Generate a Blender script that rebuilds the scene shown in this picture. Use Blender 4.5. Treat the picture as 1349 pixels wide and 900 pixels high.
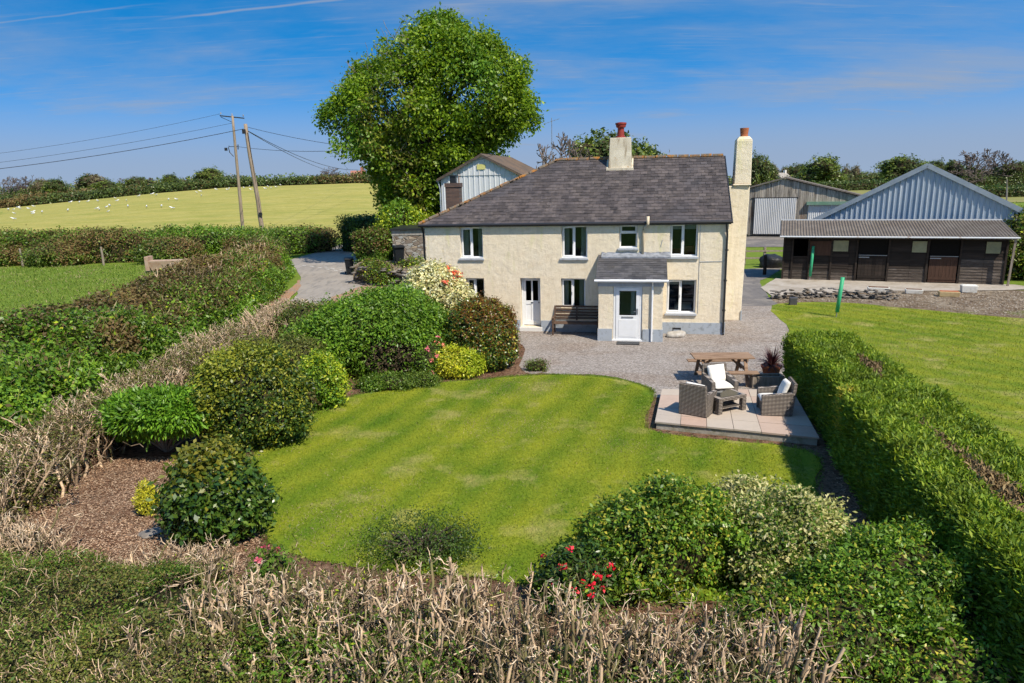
import bpy, math, random
import numpy as np
from mathutils import Vector, Matrix
R_ = math.radians
for o in list(bpy.data.objects): bpy.data.objects.remove(o)
SC = bpy.context.scene
COL = SC.collection
# ------------------------------------------------------------------ camera
cam_d = bpy.data.cameras.new('camera'); cam = bpy.data.objects.new('camera', cam_d); COL.objects.link(cam)
cam_d.sensor_width = 36.0; cam_d.lens = 24.02; cam_d.clip_start = .1; cam_d.clip_end = 6000
EYE = Vector((0, 0, 5.7)); pitch = R_(13.2); roll = R_(1.3)
fwd = Vector((0, math.cos(pitch), -math.sin(pitch))); r0 = Vector((1, 0, 0)); u0 = r0.cross(fwd)
rt = r0*math.cos(roll) - u0*math.sin(roll); up = r0*math.sin(roll) + u0*math.cos(roll)
mm = Matrix((rt, up, -fwd)).transposed().to_4x4(); mm.translation = EYE
cam.matrix_world = mm; SC.camera = cam
# ------------------------------------------------------------------ light
SUN_EL = 52.0; SH = Vector((-.62, .78, 0)).normalized()
W = bpy.data.worlds.new('World'); SC.world = W; W.use_nodes = True
nt = W.node_tree; nt.nodes.clear()
def N(nt, t, **k):
    n = nt.nodes.new(t)
    for a, b in k.items():
        if a == 'ins':
            for i, v in b.items(): n.inputs[i].default_value = v
        else: setattr(n, a, b)
    return n
def LK(nt, a, ao, b, bi): nt.links.new(a.outputs[ao], b.inputs[bi])
out = N(nt, 'ShaderNodeOutputWorld'); bg = N(nt, 'ShaderNodeBackground', ins={1: .15})
sky = N(nt, 'ShaderNodeTexSky', sky_type='NISHITA', sun_disc=False)
sky.sun_elevation = R_(SUN_EL); sky.sun_rotation = math.atan2(-SH.x, -SH.y)
sky.air_density = 1.0; sky.dust_density = .35; sky.ozone_density = 2.6; sky.altitude = 900
tc = N(nt, 'ShaderNodeTexCoord'); sep = N(nt, 'ShaderNodeSeparateXYZ'); LK(nt, tc, 'Generated', sep, 0)
mz = N(nt, 'ShaderNodeMath', operation='MULTIPLY_ADD', ins={1: 2.6, 2: .17}); LK(nt, sep, 2, mz, 0)
cmb = N(nt, 'ShaderNodeCombineXYZ'); LK(nt, sep, 0, cmb, 0); LK(nt, sep, 1, cmb, 1); LK(nt, mz, 0, cmb, 2)
nrm = N(nt, 'ShaderNodeVectorMath', operation='NORMALIZE'); LK(nt, cmb, 0, nrm, 0); LK(nt, nrm, 0, sky, 0)
hs = N(nt, 'ShaderNodeHueSaturation', ins={'Hue': .493, 'Saturation': 1.42, 'Value': 1.23}); LK(nt, sky, 0, hs, 'Color')
# wispy high cloud: plane-projected direction, strongly stretched noise
zz = N(nt, 'ShaderNodeMath', operation='MAXIMUM', ins={1: .0}); LK(nt, sep, 2, zz, 0)
za = N(nt, 'ShaderNodeMath', operation='ADD', ins={1: .09}); LK(nt, zz, 0, za, 0)
dx = N(nt, 'ShaderNodeMath', operation='DIVIDE'); LK(nt, sep, 0, dx, 0); LK(nt, za, 0, dx, 1)
dy = N(nt, 'ShaderNodeMath', operation='DIVIDE'); LK(nt, sep, 1, dy, 0); LK(nt, za, 0, dy, 1)
cv = N(nt, 'ShaderNodeCombineXYZ'); LK(nt, dx, 0, cv, 0); LK(nt, dy, 0, cv, 1)
def cloud(scale, rot, stretch, detail, lo, hi, amt, dist=.6):
    mp = N(nt, 'ShaderNodeMapping'); mp.inputs['Rotation'].default_value = (0, 0, R_(rot)); mp.inputs['Scale'].default_value = (scale, scale*stretch, 1)
    LK(nt, cv, 0, mp, 0)
    nz = N(nt, 'ShaderNodeTexNoise', ins={'Scale': 1.0, 'Detail': detail, 'Roughness': .62, 'Distortion': dist}); LK(nt, mp, 0, nz, 'Vector')
    r = N(nt, 'ShaderNodeMapRange', ins={1: lo, 2: hi, 3: 0, 4: amt}); r.interpolation_type = 'SMOOTHSTEP'; LK(nt, nz, 0, r, 0)
    return r
c1 = cloud(.17, 14, 1.7, 10, .38, .68, .78, .3); c2 = cloud(.55, -22, 2.2, 11, .47, .78, .45, .4); c3 = cloud(1.9, 10, 9, 8, .52, .80, .28, .6)
a1 = N(nt, 'ShaderNodeMath', operation='ADD'); LK(nt, c1, 0, a1, 0); LK(nt, c2, 0, a1, 1)
a2 = N(nt, 'ShaderNodeMath', operation='ADD'); LK(nt, a1, 0, a2, 0); LK(nt, c3, 0, a2, 1); a2.use_clamp = True
def trail(k, c0, w, xa, xb, amt):
    a = N(nt, 'ShaderNodeMath', operation='MULTIPLY_ADD', ins={1: k}); LK(nt, dx, 0, a, 0); LK(nt, dy, 0, a, 2)
    nzt = N(nt, 'ShaderNodeTexNoise', ins={'Scale': 6.0, 'Detail': 4}); LK(nt, cv, 0, nzt, 'Vector')
    w0 = N(nt, 'ShaderNodeMath', operation='MULTIPLY_ADD', ins={1: .03}); LK(nt, nzt, 0, w0, 0); LK(nt, a, 0, w0, 2)
    s = N(nt, 'ShaderNodeMath', operation='SUBTRACT', ins={1: c0+.015}); LK(nt, w0, 0, s, 0); ab = N(nt, 'ShaderNodeMath', operation='ABSOLUTE'); LK(nt, s, 0, ab, 0)
    r = N(nt, 'ShaderNodeMapRange', ins={1: 0, 2: w, 3: amt, 4: 0}); r.interpolation_type = 'SMOOTHSTEP'; LK(nt, ab, 0, r, 0)
    e1 = N(nt, 'ShaderNodeMapRange', ins={1: xa-.12, 2: xa+.12}); LK(nt, dx, 0, e1, 0); e2 = N(nt, 'ShaderNodeMapRange', ins={1: xb+.2, 2: xb-.1}); LK(nt, dx, 0, e2, 0)
    m = N(nt, 'ShaderNodeMath', operation='MULTIPLY'); LK(nt, r, 0, m, 0); LK(nt, e1, 0, m, 1); m2 = N(nt, 'ShaderNodeMath', operation='MULTIPLY'); LK(nt, m, 0, m2, 0); LK(nt, e2, 0, m2, 1); return m2
for tr_ in (trail(.16, 2.858, .022, -1.35, -.45, .55), trail(.13, 2.726, .016, -2.3, -1.5, .3)):
    q_ = N(nt, 'ShaderNodeMath', operation='ADD'); LK(nt, a2, 0, q_, 0); LK(nt, tr_, 0, q_, 1); q_.use_clamp = True; a2 = q_
# high haze low down near the horizon
hz = N(nt, 'ShaderNodeMapRange', ins={1: .0, 2: .17, 3: .92, 4: .0}); hz.interpolation_type = 'SMOOTHERSTEP'; LK(nt, sep, 2, hz, 0)
a3 = N(nt, 'ShaderNodeMath', operation='MAXIMUM'); LK(nt, a2, 0, a3, 0); LK(nt, hz, 0, a3, 1)
mx = N(nt, 'ShaderNodeMix', data_type='RGBA'); LK(nt, a3, 0, mx, 0); LK(nt, hs, 0, mx, 6); mx.inputs[7].default_value = (1.64, 1.98, 2.62, 1)
LK(nt, mx, 2, bg, 0); LK(nt, bg, 0, out, 0)
sd = bpy.data.lights.new('sun', 'SUN'); sd.energy = 4.5; sd.angle = R_(.5); sd.color = (1, .915, .78)
so = bpy.data.objects.new('sun', sd); COL.objects.link(so)
so.rotation_euler = Vector((SH.x*math.cos(R_(SUN_EL)), SH.y*math.cos(R_(SUN_EL)), -math.sin(R_(SUN_EL)))).to_track_quat('-Z', 'Y').to_euler()
so.location = (20, -30, 40)
SC.view_settings.view_transform = 'Standard'; SC.view_settings.look = 'None'; SC.view_settings.exposure = 0.42; SC.view_settings.gamma = 1
SC.render.engine = 'CYCLES'
cy = SC.cycles
cy.use_adaptive_sampling = True; cy.adaptive_threshold = .03; cy.use_denoising = True
try: cy.denoiser = 'OPENIMAGEDENOISE'
except Exception: pass
cy.max_bounces = 5; cy.diffuse_bounces = 2; cy.glossy_bounces = 2; cy.transmission_bounces = 4; cy.transparent_max_bounces = 8
cy.caustics_reflective = False; cy.caustics_refractive = False; cy.sample_clamp_indirect = 4
SC.render.use_persistent_data = False

# ------------------------------------------------------------------ materials
MATS = {}
def mat(name, col, rough=.7, spec=.3, metal=0, noise=None, bump=None, island=None, extra=None, coat=0):
    """noise=(scale, colour2, lo, hi) ; bump=(scale, strength, distance) ; island = value jitter per island"""
    m = bpy.data.materials.new(name); m.use_nodes = True; t = m.node_tree; b = t.nodes['Principled BSDF']
    b.inputs['Roughness'].default_value = rough; b.inputs['Specular IOR Level'].default_value = spec; b.inputs['Metallic'].default_value = metal
    b.inputs['Coat Weight'].default_value = coat
    tcn = N(t, 'ShaderNodeTexCoord')
    src = N(t, 'ShaderNodeRGB'); src.outputs[0].default_value = (*col, 1); so_ = (src, 0)
    layers = [] if noise is None else (noise if isinstance(noise, list) else [noise])
    for ns in layers:
        sc, c2, lo, hi = ns[:4]; st = ns[4] if len(ns) > 4 else (1, 1, 1); det = ns[5] if len(ns) > 5 else 6
        mp = N(t, 'ShaderNodeMapping'); mp.inputs['Scale'].default_value = (sc*st[0], sc*st[1], sc*st[2]); LK(t, tcn, 'Object', mp, 0)
        nz = N(t, 'ShaderNodeTexNoise', ins={'Scale': 1, 'Detail': det, 'Roughness': .6, 'Distortion': .3}); LK(t, mp, 0, nz, 'Vector')
        rg = N(t, 'ShaderNodeMapRange', ins={1: lo, 2: hi}); LK(t, nz, 0, rg, 0)
        mx = N(t, 'ShaderNodeMix', data_type='RGBA'); LK(t, rg, 0, mx, 0); t.links.new(so_[0].outputs[so_[1]], mx.inputs[6]); mx.inputs[7].default_value = (*c2, 1)
        so_ = (mx, 2)
    if island:
        g = N(t, 'ShaderNodeNewGeometry'); rg = N(t, 'ShaderNodeMapRange', ins={1: 0, 2: 1, 3: 1-island, 4: 1+island}); LK(t, g, 'Random Per Island', rg, 0)
        hs = N(t, 'ShaderNodeHueSaturation'); LK(t, rg, 0, hs, 'Value'); t.links.new(so_[0].outputs[so_[1]], hs.inputs['Color']); so_ = (hs, 0)
    if extra: so_ = extra(t, tcn, so_, b) or so_
    t.links.new(so_[0].outputs[so_[1]], b.inputs['Base Color'])
    if bump:
        prev = None
        for bs in (bump if isinstance(bump, list) else [bump]):
            nz = N(t, 'ShaderNodeTexNoise', ins={'Scale': bs[0], 'Detail': 5, 'Roughness': .65}); LK(t, tcn, 'Object', nz, 'Vector')
            bp = N(t, 'ShaderNodeBump', ins={'Strength': bs[1], 'Distance': bs[2]}); LK(t, nz, 0, bp, 'Height')
            if prev: LK(t, prev, 0, bp, 'Normal')
            prev = bp
        LK(t, prev, 0, b, 'Normal')
    MATS[name] = m
    return m
def leafmat(name, cols, rough=.42, spec=.4, tr=.22, nscale=.9, patch=None):
    m = bpy.data.materials.new(name); m.use_nodes = True; t = m.node_tree; b = t.nodes['Principled BSDF']
    if name.startswith('leaf'): cols = [(min(c[0]*1.62, .8), min(c[1]*1.46, .8), c[2]*1.3) for c in cols]; tr = tr*1.35
    g = N(t, 'ShaderNodeNewGeometry'); cr = N(t, 'ShaderNodeValToRGB'); LK(t, g, 'Random Per Island', cr, 0)
    e = cr.color_ramp.elements
    while len(e) < len(cols): e.new(.5)
    for i, c in enumerate(cols): e[i].position = i/(len(cols)-1); e[i].color = (*c, 1)
    tcn = N(t, 'ShaderNodeTexCoord'); nz = N(t, 'ShaderNodeTexNoise', ins={'Scale': nscale, 'Detail': 3}); LK(t, tcn, 'Object', nz, 'Vector')
    rg = N(t, 'ShaderNodeMapRange', ins={1: .3, 2: .7, 3: .72, 4: 1.28}); LK(t, nz, 0, rg, 0)
    hs = N(t, 'ShaderNodeHueSaturation'); LK(t, rg, 0, hs, 'Value'); LK(t, cr, 0, hs, 'Color')
    src = (hs, 0)
    if patch:
        n2 = N(t, 'ShaderNodeTexNoise', ins={'Scale': patch[0], 'Detail': 4, 'Roughness': .6}); LK(t, tcn, 'Object', n2, 'Vector')
        r2 = N(t, 'ShaderNodeMapRange', ins={1: patch[2], 2: patch[3]}); LK(t, n2, 0, r2, 0)
        mx = N(t, 'ShaderNodeMix', data_type='RGBA'); LK(t, r2, 0, mx, 0); LK(t, hs, 0, mx, 6); mx.inputs[7].default_value = (*patch[1], 1); src = (mx, 2)
    t.links.new(src[0].outputs[src[1]], b.inputs['Base Color'])
    b.inputs['Roughness'].default_value = rough; b.inputs['Specular IOR Level'].default_value = spec
    if tr:
        tl = N(t, 'ShaderNodeBsdfTranslucent'); t.links.new(src[0].outputs[src[1]], tl.inputs[0])
        ms = N(t, 'ShaderNodeMixShader', ins={0: tr}); o = t.nodes['Material Output']; LK(t, b, 0, ms, 1); LK(t, tl, 0, ms, 2); LK(t, ms, 0, o, 0)
    MATS[name] = m
    return m

# ------------------------------------------------------------------ object helpers
def npmesh(name, V, F4=None, F3=None, mi=None, smooth=False):
    V = np.asarray(V, dtype=np.float32).reshape(-1, 3)
    me = bpy.data.meshes.new(name)
    F4 = np.zeros((0, 4), np.int32) if F4 is None else np.asarray(F4, np.int32).reshape(-1, 4)
    F3 = np.zeros((0, 3), np.int32) if F3 is None else np.asarray(F3, np.int32).reshape(-1, 3)
    loops = np.concatenate([F4.ravel(), F3.ravel()]); n4, n3 = len(F4), len(F3)
    me.vertices.add(len(V)); me.vertices.foreach_set('co', V.ravel())
    me.loops.add(len(loops)); me.loops.foreach_set('vertex_index', loops)
    me.polygons.add(n4+n3)
    st = np.concatenate([np.arange(n4)*4, n4*4+np.arange(n3)*3]).astype(np.int32)
    me.polygons.foreach_set('loop_start', st)
    if mi is not None: me.polygons.foreach_set('material_index', np.asarray(mi, np.int32))
    if smooth: me.polygons.foreach_set('use_smooth', np.ones(n4+n3, bool))
    me.update(calc_edges=True)
    return me
class MB:
    """collects boxes, prisms, tubes, sheets into one mesh"""
    def __init__(s): s.V = []; s.F = []; s.n = 0; s.M = []
    def add(s, vs, fs, m=0):
        s.V.extend([tuple(v) for v in vs]); s.F.extend([tuple(i+s.n for i in f) for f in fs]); s.M.extend([m]*len(fs)); s.n += len(vs)
    def box(s, x0, x1, y0, y1, z0, z1, m=0, M=None, bev=0):
        vs = [Vector(p) for p in ((x0,y0,z0),(x1,y0,z0),(x1,y1,z0),(x0,y1,z0),(x0,y0,z1),(x1,y0,z1),(x1,y1,z1),(x0,y1,z1))]
        if M: vs = [M @ v for v in vs]
        s.add(vs, [(0,3,2,1),(4,5,6,7),(0,1,5,4),(1,2,6,5),(2,3,7,6),(3,0,4,7)], m)
    def hexa(s, pts, m=0): s.add(pts, [(0,3,2,1),(4,5,6,7),(0,1,5,4),(1,2,6,5),(2,3,7,6),(3,0,4,7)], m)
    def bar(s, a, b, w, h, m=0, upv=(0, 0, 1)):
        a = Vector(a); b = Vector(b); d = (b-a).normalized(); u = Vector(upv)
        if abs(d.dot(u)) > .95: u = Vector((0, 1, 0))
        sd_ = d.cross(u).normalized(); u = sd_.cross(d)
        q = [a-sd_*w/2-u*h/2, a+sd_*w/2-u*h/2, a+sd_*w/2+u*h/2, a-sd_*w/2+u*h/2]
        q2 = [p+(b-a) for p in q]
        s.add(q+q2, [(0,1,2,3),(7,6,5,4),(0,4,5,1),(1,5,6,2),(2,6,7,3),(3,7,4,0)], m)
    def tube(s, pts, r, n=8, m=0, cap=True):
        pts = [Vector(p) for p in pts]; rs = r if isinstance(r, (list, tuple)) else [r]*len(pts); vs = []
        for i, p in enumerate(pts):
            d = (pts[min(i+1, len(pts)-1)]-pts[max(i-1, 0)]).normalized()
            u = Vector((0, 0, 1)) if abs(d.z) < .9 else Vector((1, 0, 0))
            a = d.cross(u).normalized(); b = a.cross(d)
            for k in range(n):
                t = 2*math.pi*k/n; vs.append(p+(a*math.cos(t)+b*math.sin(t))*rs[i])
        fs = []
        for i in range(len(pts)-1):
            for k in range(n): k2 = (k+1) % n; fs.append((i*n+k, i*n+k2, (i+1)*n+k2, (i+1)*n+k))
        if cap: fs.append(tuple(range(n-1, -1, -1))); fs.append(tuple((len(pts)-1)*n+k for k in range(n)))
        s.add(vs, fs, m)
    def lathe(s, prof, c=(0, 0, 0), n=20, m=0):
        vs = []; 
        for r, z in prof:
            for k in range(n):
                t = 2*math.pi*k/n; vs.append((c[0]+r*math.cos(t), c[1]+r*math.sin(t), c[2]+z))
        fs = []
        for i in range(len(prof)-1):
            for k in range(n): k2 = (k+1) % n; fs.append((i*n+k, i*n+k2, (i+1)*n+k2, (i+1)*n+k))
        fs.append(tuple(range(n-1, -1, -1))); fs.append(tuple((len(prof)-1)*n+k for k in range(n)))
        s.add(vs, fs, m)
    def poly(s, pts, m=0): s.add(pts, [tuple(range(len(pts)))], m)
    def prism(s, pts, d, m=0):
        """extrude polygon pts by vector d"""
        n = len(pts); p = [Vector(q) for q in pts]; q = [v+Vector(d) for v in p]
        s.add(p+q, [tuple(range(n-1, -1, -1)), tuple(range(n, 2*n))]+[(i, (i+1) % n, n+(i+1) % n, n+i) for i in range(n)], m)
    def mesh(s, name, smooth=False, bevel=0):
        me = bpy.data.meshes.new(name); me.from_pydata(s.V, [], s.F); me.polygons.foreach_set('material_index', s.M)
        if smooth: me.polygons.foreach_set('use_smooth', [True]*len(s.F))
        me.update(); return me
    def build(s, name, mats, parent=None, loc=(0, 0, 0), rz=0, smooth=False, bevel=0):
        me = s.mesh(name, smooth)
        o = link(name, me, mats, parent, loc, rz)
        if bevel:
            b = o.modifiers.new('bevel', 'BEVEL'); b.width = bevel; b.segments = 2; b.limit_method = 'ANGLE'
        return o
def link(name, me, mats, parent=None, loc=(0, 0, 0), rz=0):
    o = bpy.data.objects.new(name, me); COL.objects.link(o)
    for m in (mats if isinstance(mats, (list, tuple)) else [mats]): me.materials.append(MATS[m] if isinstance(m, str) else m)
    o.parent = parent; o.location = loc; o.rotation_euler = (0, 0, rz)
    return o
def tag(o, label=None, cat=None, group=None, kind=None):
    for k, v in (('label', label), ('category', cat), ('group', group), ('kind', kind)):
        if v: o[k] = v
    return o
def thing(name, loc, rz, label, cat, group=None):
    o = bpy.data.objects.new(name, None); COL.objects.link(o); o.location = loc; o.rotation_euler = (0, 0, rz); o.empty_display_size = .3
    return tag(o, label, cat, group)
def copy_tree(o, loc=None, rz=None, scale=None, label=None, parent=None):
    c = o.copy(); COL.objects.link(c); c.parent = parent
    if loc is not None: c.location = loc
    if rz is not None: c.rotation_euler = (0, 0, rz)
    if scale is not None: c.scale = scale
    if label: c['label'] = label
    for ch in [x for x in bpy.data.objects if x.parent == o]: copy_tree(ch, parent=c)
    return c
def smoothstep(a, b, x):
    t = np.clip((np.asarray(x, float)-a)/(b-a), 0, 1); return t*t*(3-2*t)
def sn(p, f=1.0, seed=0, octs=3):
    """cheap smooth 3-D noise, roughly -1..1"""
    p = np.asarray(p, float); rg = np.random.default_rng(seed+991); v = np.zeros(len(p)); a = 1; tot = 0
    for o in range(octs):
        for k in range(4):
            d = rg.normal(size=3); d /= np.linalg.norm(d); v += a*np.sin((p@d)*f*(2**o)*(.8+.5*rg.random())+rg.random()*6.28)*.5
        tot += a; a *= .55
    return v/tot

# ------------------------------------------------------------------ terrain
QX = [-1.2, -.73, -.506, -.4, -.205, -.05, .1, .4, 1.5]; QZ = [1.0, 1.95, 4.74, 5.76, 6.11, 3.0, .8, .4, .4]
def zt(x, y):
    x = np.asarray(x, float); y = np.asarray(y, float)
    q = x/np.maximum(y, 30); h = np.interp(q, QX, QZ)
    r = np.clip((y-78)/92, 0, 1); r = r*r*(3-2*r)*.35+r*.65
    far = smoothstep(320, 900, y)
    return h*r*(1-far)+far*(-2)
Zt = lambda x, y: float(zt([x], [y])[0])

# ------------------------------------------------------------------ foliage helpers
def nz_(v): return v/np.maximum(np.linalg.norm(v, axis=-1, keepdims=True), 1e-9)
def leafquads(P, Nn, T, L, Wd, fold=.18):
    T = nz_(T-(T*Nn).sum(1, keepdims=True)*Nn); S = np.cross(Nn, T)
    L = np.asarray(L).reshape(-1, 1); Wd = np.asarray(Wd).reshape(-1, 1)
    a = P; b = P+T*L*.5+S*Wd*.5+Nn*L*fold*.5; c = P+T*L; d = P+T*L*.5-S*Wd*.5+Nn*L*fold*.5
    return np.stack([a, b, c, d], 1).reshape(-1, 3)
def scatter_leaves(rng, cp, cn, per, rc, L, Wd, out=.7, up=.4, spread=.7, jl=.5, tdir=None, tw=.5):
    i = np.repeat(np.arange(len(cp)), per); n = len(i)
    P = cp[i]+rng.normal(size=(n, 3))*rc*np.array([1, 1, .8])
    Nn = nz_(cn[i]*out+np.array([0, 0, up])+rng.normal(size=(n, 3))*spread)
    T = rng.normal(size=(n, 3))
    if tdir is not None: T = nz_(T)*(1-tw)+tdir[i]*tw
    s = 1+rng.uniform(-jl, jl, n)
    return leafquads(P, Nn, T, L*s, Wd*s), P
def rdir(rng, n): return nz_(rng.normal(size=(n, 3)))
def blob_points(rng, blobs, n, lump=.16, zmin=.03, freq=2.2, seed=0, depth=.10, cut=.8):
    C = np.array([b[0] for b in blobs], float); Rr = np.array([b[1] if np.ndim(b[1]) else (b[1],)*3 for b in blobs], float)
    w = (Rr[:, 0]*Rr[:, 1]+Rr[:, 0]*Rr[:, 2]+Rr[:, 1]*Rr[:, 2]); w = w/w.sum()
    PP = []; NN = []; got = 0; tries = 0
    while got < n and tries < 40:
        k = rng.choice(len(blobs), n, p=w); d = rdir(rng, n)
        f = 1+lump*sn(d*Rr[k]*freq/Rr.mean()*1.6+C[k], 1.5, seed)
        f = f*(1+lump*.42*sn(d*Rr[k]*7.5/Rr.mean()+C[k]*3, 1.5, seed+50, 2))*(1-np.abs(rng.normal(size=n))*depth)
        p = C[k]+d*Rr[k]*f[:, None]
        ok = p[:, 2] > zmin
        for j in range(len(blobs)):
            ok &= (k == j) | ((((p-C[j])/Rr[j])**2).sum(1) > cut)
        PP.append(p[ok]); NN.append(nz_(d/Rr[k])[ok]); got += ok.sum(); tries += 1
    return np.concatenate(PP)[:n], np.concatenate(NN)[:n]
import bmesh
def ico(sub=3):
    bm = bmesh.new(); bmesh.ops.create_icosphere(bm, subdivisions=sub, radius=1)
    v = np.array([x.co[:] for x in bm.verts]); f = np.array([[q.index for q in x.verts] for x in bm.faces]); bm.free(); return v, f
ICO = ico(3)
def cauli_points(rng, blobs, n, nsub, rs, lump=.2, zmin=.03, seed=0, flat=.8):
    """clumps set on the surfaces of many small boughs that themselves stud the big shape"""
    c, nn = blob_points(rng, blobs, nsub, lump, zmin, 2.6, seed, .09, .75)
    r = rs*rng.uniform(.6, 1.4, nsub); c = c-nn*(r*.7)[:, None]; k = rng.integers(0, nsub, int(n*1.25)); d = nz_(rdir(rng, len(k))+nn[k]*.85+np.array([0, 0, .15])); f = 1-np.abs(rng.normal(size=len(k)))*.12
    p = c[k]+d*(r[k]*f)[:, None]*np.array([1, 1, flat]); ok = p[:, 2] > zmin; return p[ok][:n], d[ok][:n]
def core_blobs(blobs, s=.8, zmin=0.0, seed=0, lump=.1):
    V = []; F = []; n = 0
    for c, r in blobs:
        r = np.array(r if np.ndim(r) else (r,)*3, float); v, f = ICO
        p = np.array(c)+v*r*s*(1+lump*sn(v*3+np.array(c), 1.6, seed))[:, None]; p[:, 2] = np.maximum(p[:, 2], zmin)
        V.append(p); F.append(f+n); n += len(p)
    return np.concatenate(V), np.concatenate(F)
def tubes_np(paths, radii, sides=4, cap=True):
    """paths (M,K,3), radii (M,K)"""
    paths = np.asarray(paths, float); M, K, _ = paths.shape
    d = nz_(paths[:, -1]-paths[:, 0]+1e-6); a = np.where(np.abs(d[:, 2:3]) > .8, np.array([[1., 0, 0]]), np.array([[0, 0, 1.]]))
    u = nz_(np.cross(d, a)); v = np.cross(d, u); th = np.arange(sides)*2*np.pi/sides
    ring = u[:, None, :]*np.cos(th)[None, :, None]+v[:, None, :]*np.sin(th)[None, :, None]
    V = paths[:, :, None, :]+ring[:, None, :, :]*np.asarray(radii)[:, :, None, None]
    idx = np.arange(M*K*sides).reshape(M, K, sides)
    A = idx[:, :-1, :]; B = np.roll(A, -1, 2); D = idx[:, 1:, :]; Cc = np.roll(D, -1, 2)
    F = np.stack([A, B, Cc, D], -1).reshape(-1, 4)
    if sides == 4 and cap: F = np.concatenate([F, idx[:, -1, :]])
    return V.reshape(-1, 3), F
def join(parts):
    """parts: list of (V, F4 or None, F3 or None, matindex or array)"""
    V = []; F4 = []; F3 = []; M4 = []; M3 = []; n = 0
    for v, f4, f3, m in parts:
        v = np.asarray(v).reshape(-1, 3); V.append(v)
        if f4 is not None: F4.append(np.asarray(f4)+n); M4.append(np.broadcast_to(m, len(f4)))
        if f3 is not None: F3.append(np.asarray(f3)+n); M3.append(np.broadcast_to(m, len(f3)))
        n += len(v)
    f4 = np.concatenate(F4) if F4 else None; f3 = np.concatenate(F3) if F3 else None
    return np.concatenate(V), f4, f3, np.concatenate(M4+M3)
def qf(V): return np.arange(len(V)).reshape(-1, 4)
def mk(name, parts, mats, parent=None, org=(0, 0, 0), loc=(0, 0, 0)):
    V, f4, f3, m = join(parts); V = V-np.array(org)
    return link(name, npmesh(name, V, f4, f3, m), mats, parent, loc)
def stems(rng, base, top_pts, r0=.03, r1=.008, K=4, wob=.06):
    M = len(top_pts); t = np.linspace(0, 1, K)[None, :, None]
    b = np.asarray(base)+np.zeros((M, 3)); P = b[:, None, :]*(1-t)+np.asarray(top_pts)[:, None, :]*t
    P = P+rng.normal(size=P.shape)*wob*np.sin(np.pi*t); P[:, :, 2] += .12*np.sin(np.pi*t[..., 0])*np.linalg.norm(np.asarray(top_pts)-b, axis=1)[:, None]
    return tubes_np(P, np.linspace(r0, r1, K)[None, :]*np.ones((M, 1)), 5)
def shrub(name, label, cat, base, blobs, nclump, per, rc, L, Wd, mats, seed=0, lump=.16, out=.6, up=.45, spread=.7, group=None, mixf=None,
          core='shade_core', cores=.8, flowers=None, depth=.1, nst=9, freq=2.2, tdir=None, tw=.5, zmin=.04, st_mat='bark', cut=.8, sprig=.07, sub=None):
    """blobs relative to base"""
    rng = np.random.default_rng(seed+17); t = thing(name, base, 0, label, cat, group)
    cp, cn = blob_points(rng, blobs, nclump, lump, zmin, freq, seed, depth, cut)
    if sub: c2, n2 = cauli_points(rng, blobs, int(nclump*.8), sub[0], sub[1], lump, zmin, seed); cp = np.concatenate([c2, cp[:int(nclump*.25)]]); cn = np.concatenate([n2, cn[:int(nclump*.25)]])
    td = None
    if sprig:
        kk = rng.random(len(cp)) < sprig; rm = np.mean([np.mean(b_[1]) for b_ in blobs]); cp[kk] += (cn[kk]+np.array([0, 0, .25]))*(rng.uniform(.04, .17, kk.sum())*rm)[:, None]
    if tdir == 'up': td = nz_(cn*.5+np.array([0, 0, 1.]))
    if tdir == 'out': td = nz_(cn+np.array([0, 0, -.15]))
    V, P = scatter_leaves(rng, cp, cn, per, rc, L, Wd, out, up, spread, tdir=td, tw=tw)
    P4 = V.reshape(-1, 4, 3); V = P4[P4[:, :, 2].min(1) > .0].reshape(-1, 3)
    nq = len(V)//4; Pc = V.reshape(-1, 4, 3)[:, 0]
    mi = np.zeros(nq, int) if mixf is None else mixf(rng, Pc)
    parts = [(V, qf(V), None, mi)]
    if cores:
        cv_, cf = core_blobs(blobs, cores, 0, seed); parts.append((cv_, None, cf, len(mats)))
    mk('foliage', parts, list(mats)+[core], t)
    if nst:
        sel = cp[rng.choice(len(cp), nst)]*(np.array([.75, .75, .85]) if st_mat == 'bark' else np.array([1.0, 1.0, 1.03]))
        v, f = stems(rng, (0, 0, 0), sel+rng.normal(size=sel.shape)*.02, .035, .01)
        mk('stems', [(v, f, None, 0)], [st_mat], t)
    if flowers:
        for fl in flowers:
            nf, fm, fs, fp, sel = fl['n'], fl['mat'], fl['size'], fl.get('petals', 7), fl.get('sel')
            c, nn = (cp, cn) if sel is None else sel(rng, cp, cn)
            if len(c) == 0: continue
            k = rng.choice(len(c), nf); fc = c[k]+nn[k]*(rc*.9+fs*.3)
            for q_ in range(nf):
                v, _ = scatter_leaves(rng, fc[q_:q_+1], nn[k][q_:q_+1], fp, fs*.30, fs, fs*.7, 1, .3, .6)
                mk(fl.get('name', 'flower'), [(v, qf(v), None, 0)], [fm], t)
    return t
def resample(pts, n):
    p = np.asarray(pts, float); seg = np.linalg.norm(np.diff(p, axis=0), axis=1); s = np.r_[0, np.cumsum(seg)]
    t = np.linspace(0, s[-1], n); return np.stack([np.interp(t, s, p[:, k]) for k in range(p.shape[1])], 1)
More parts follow.
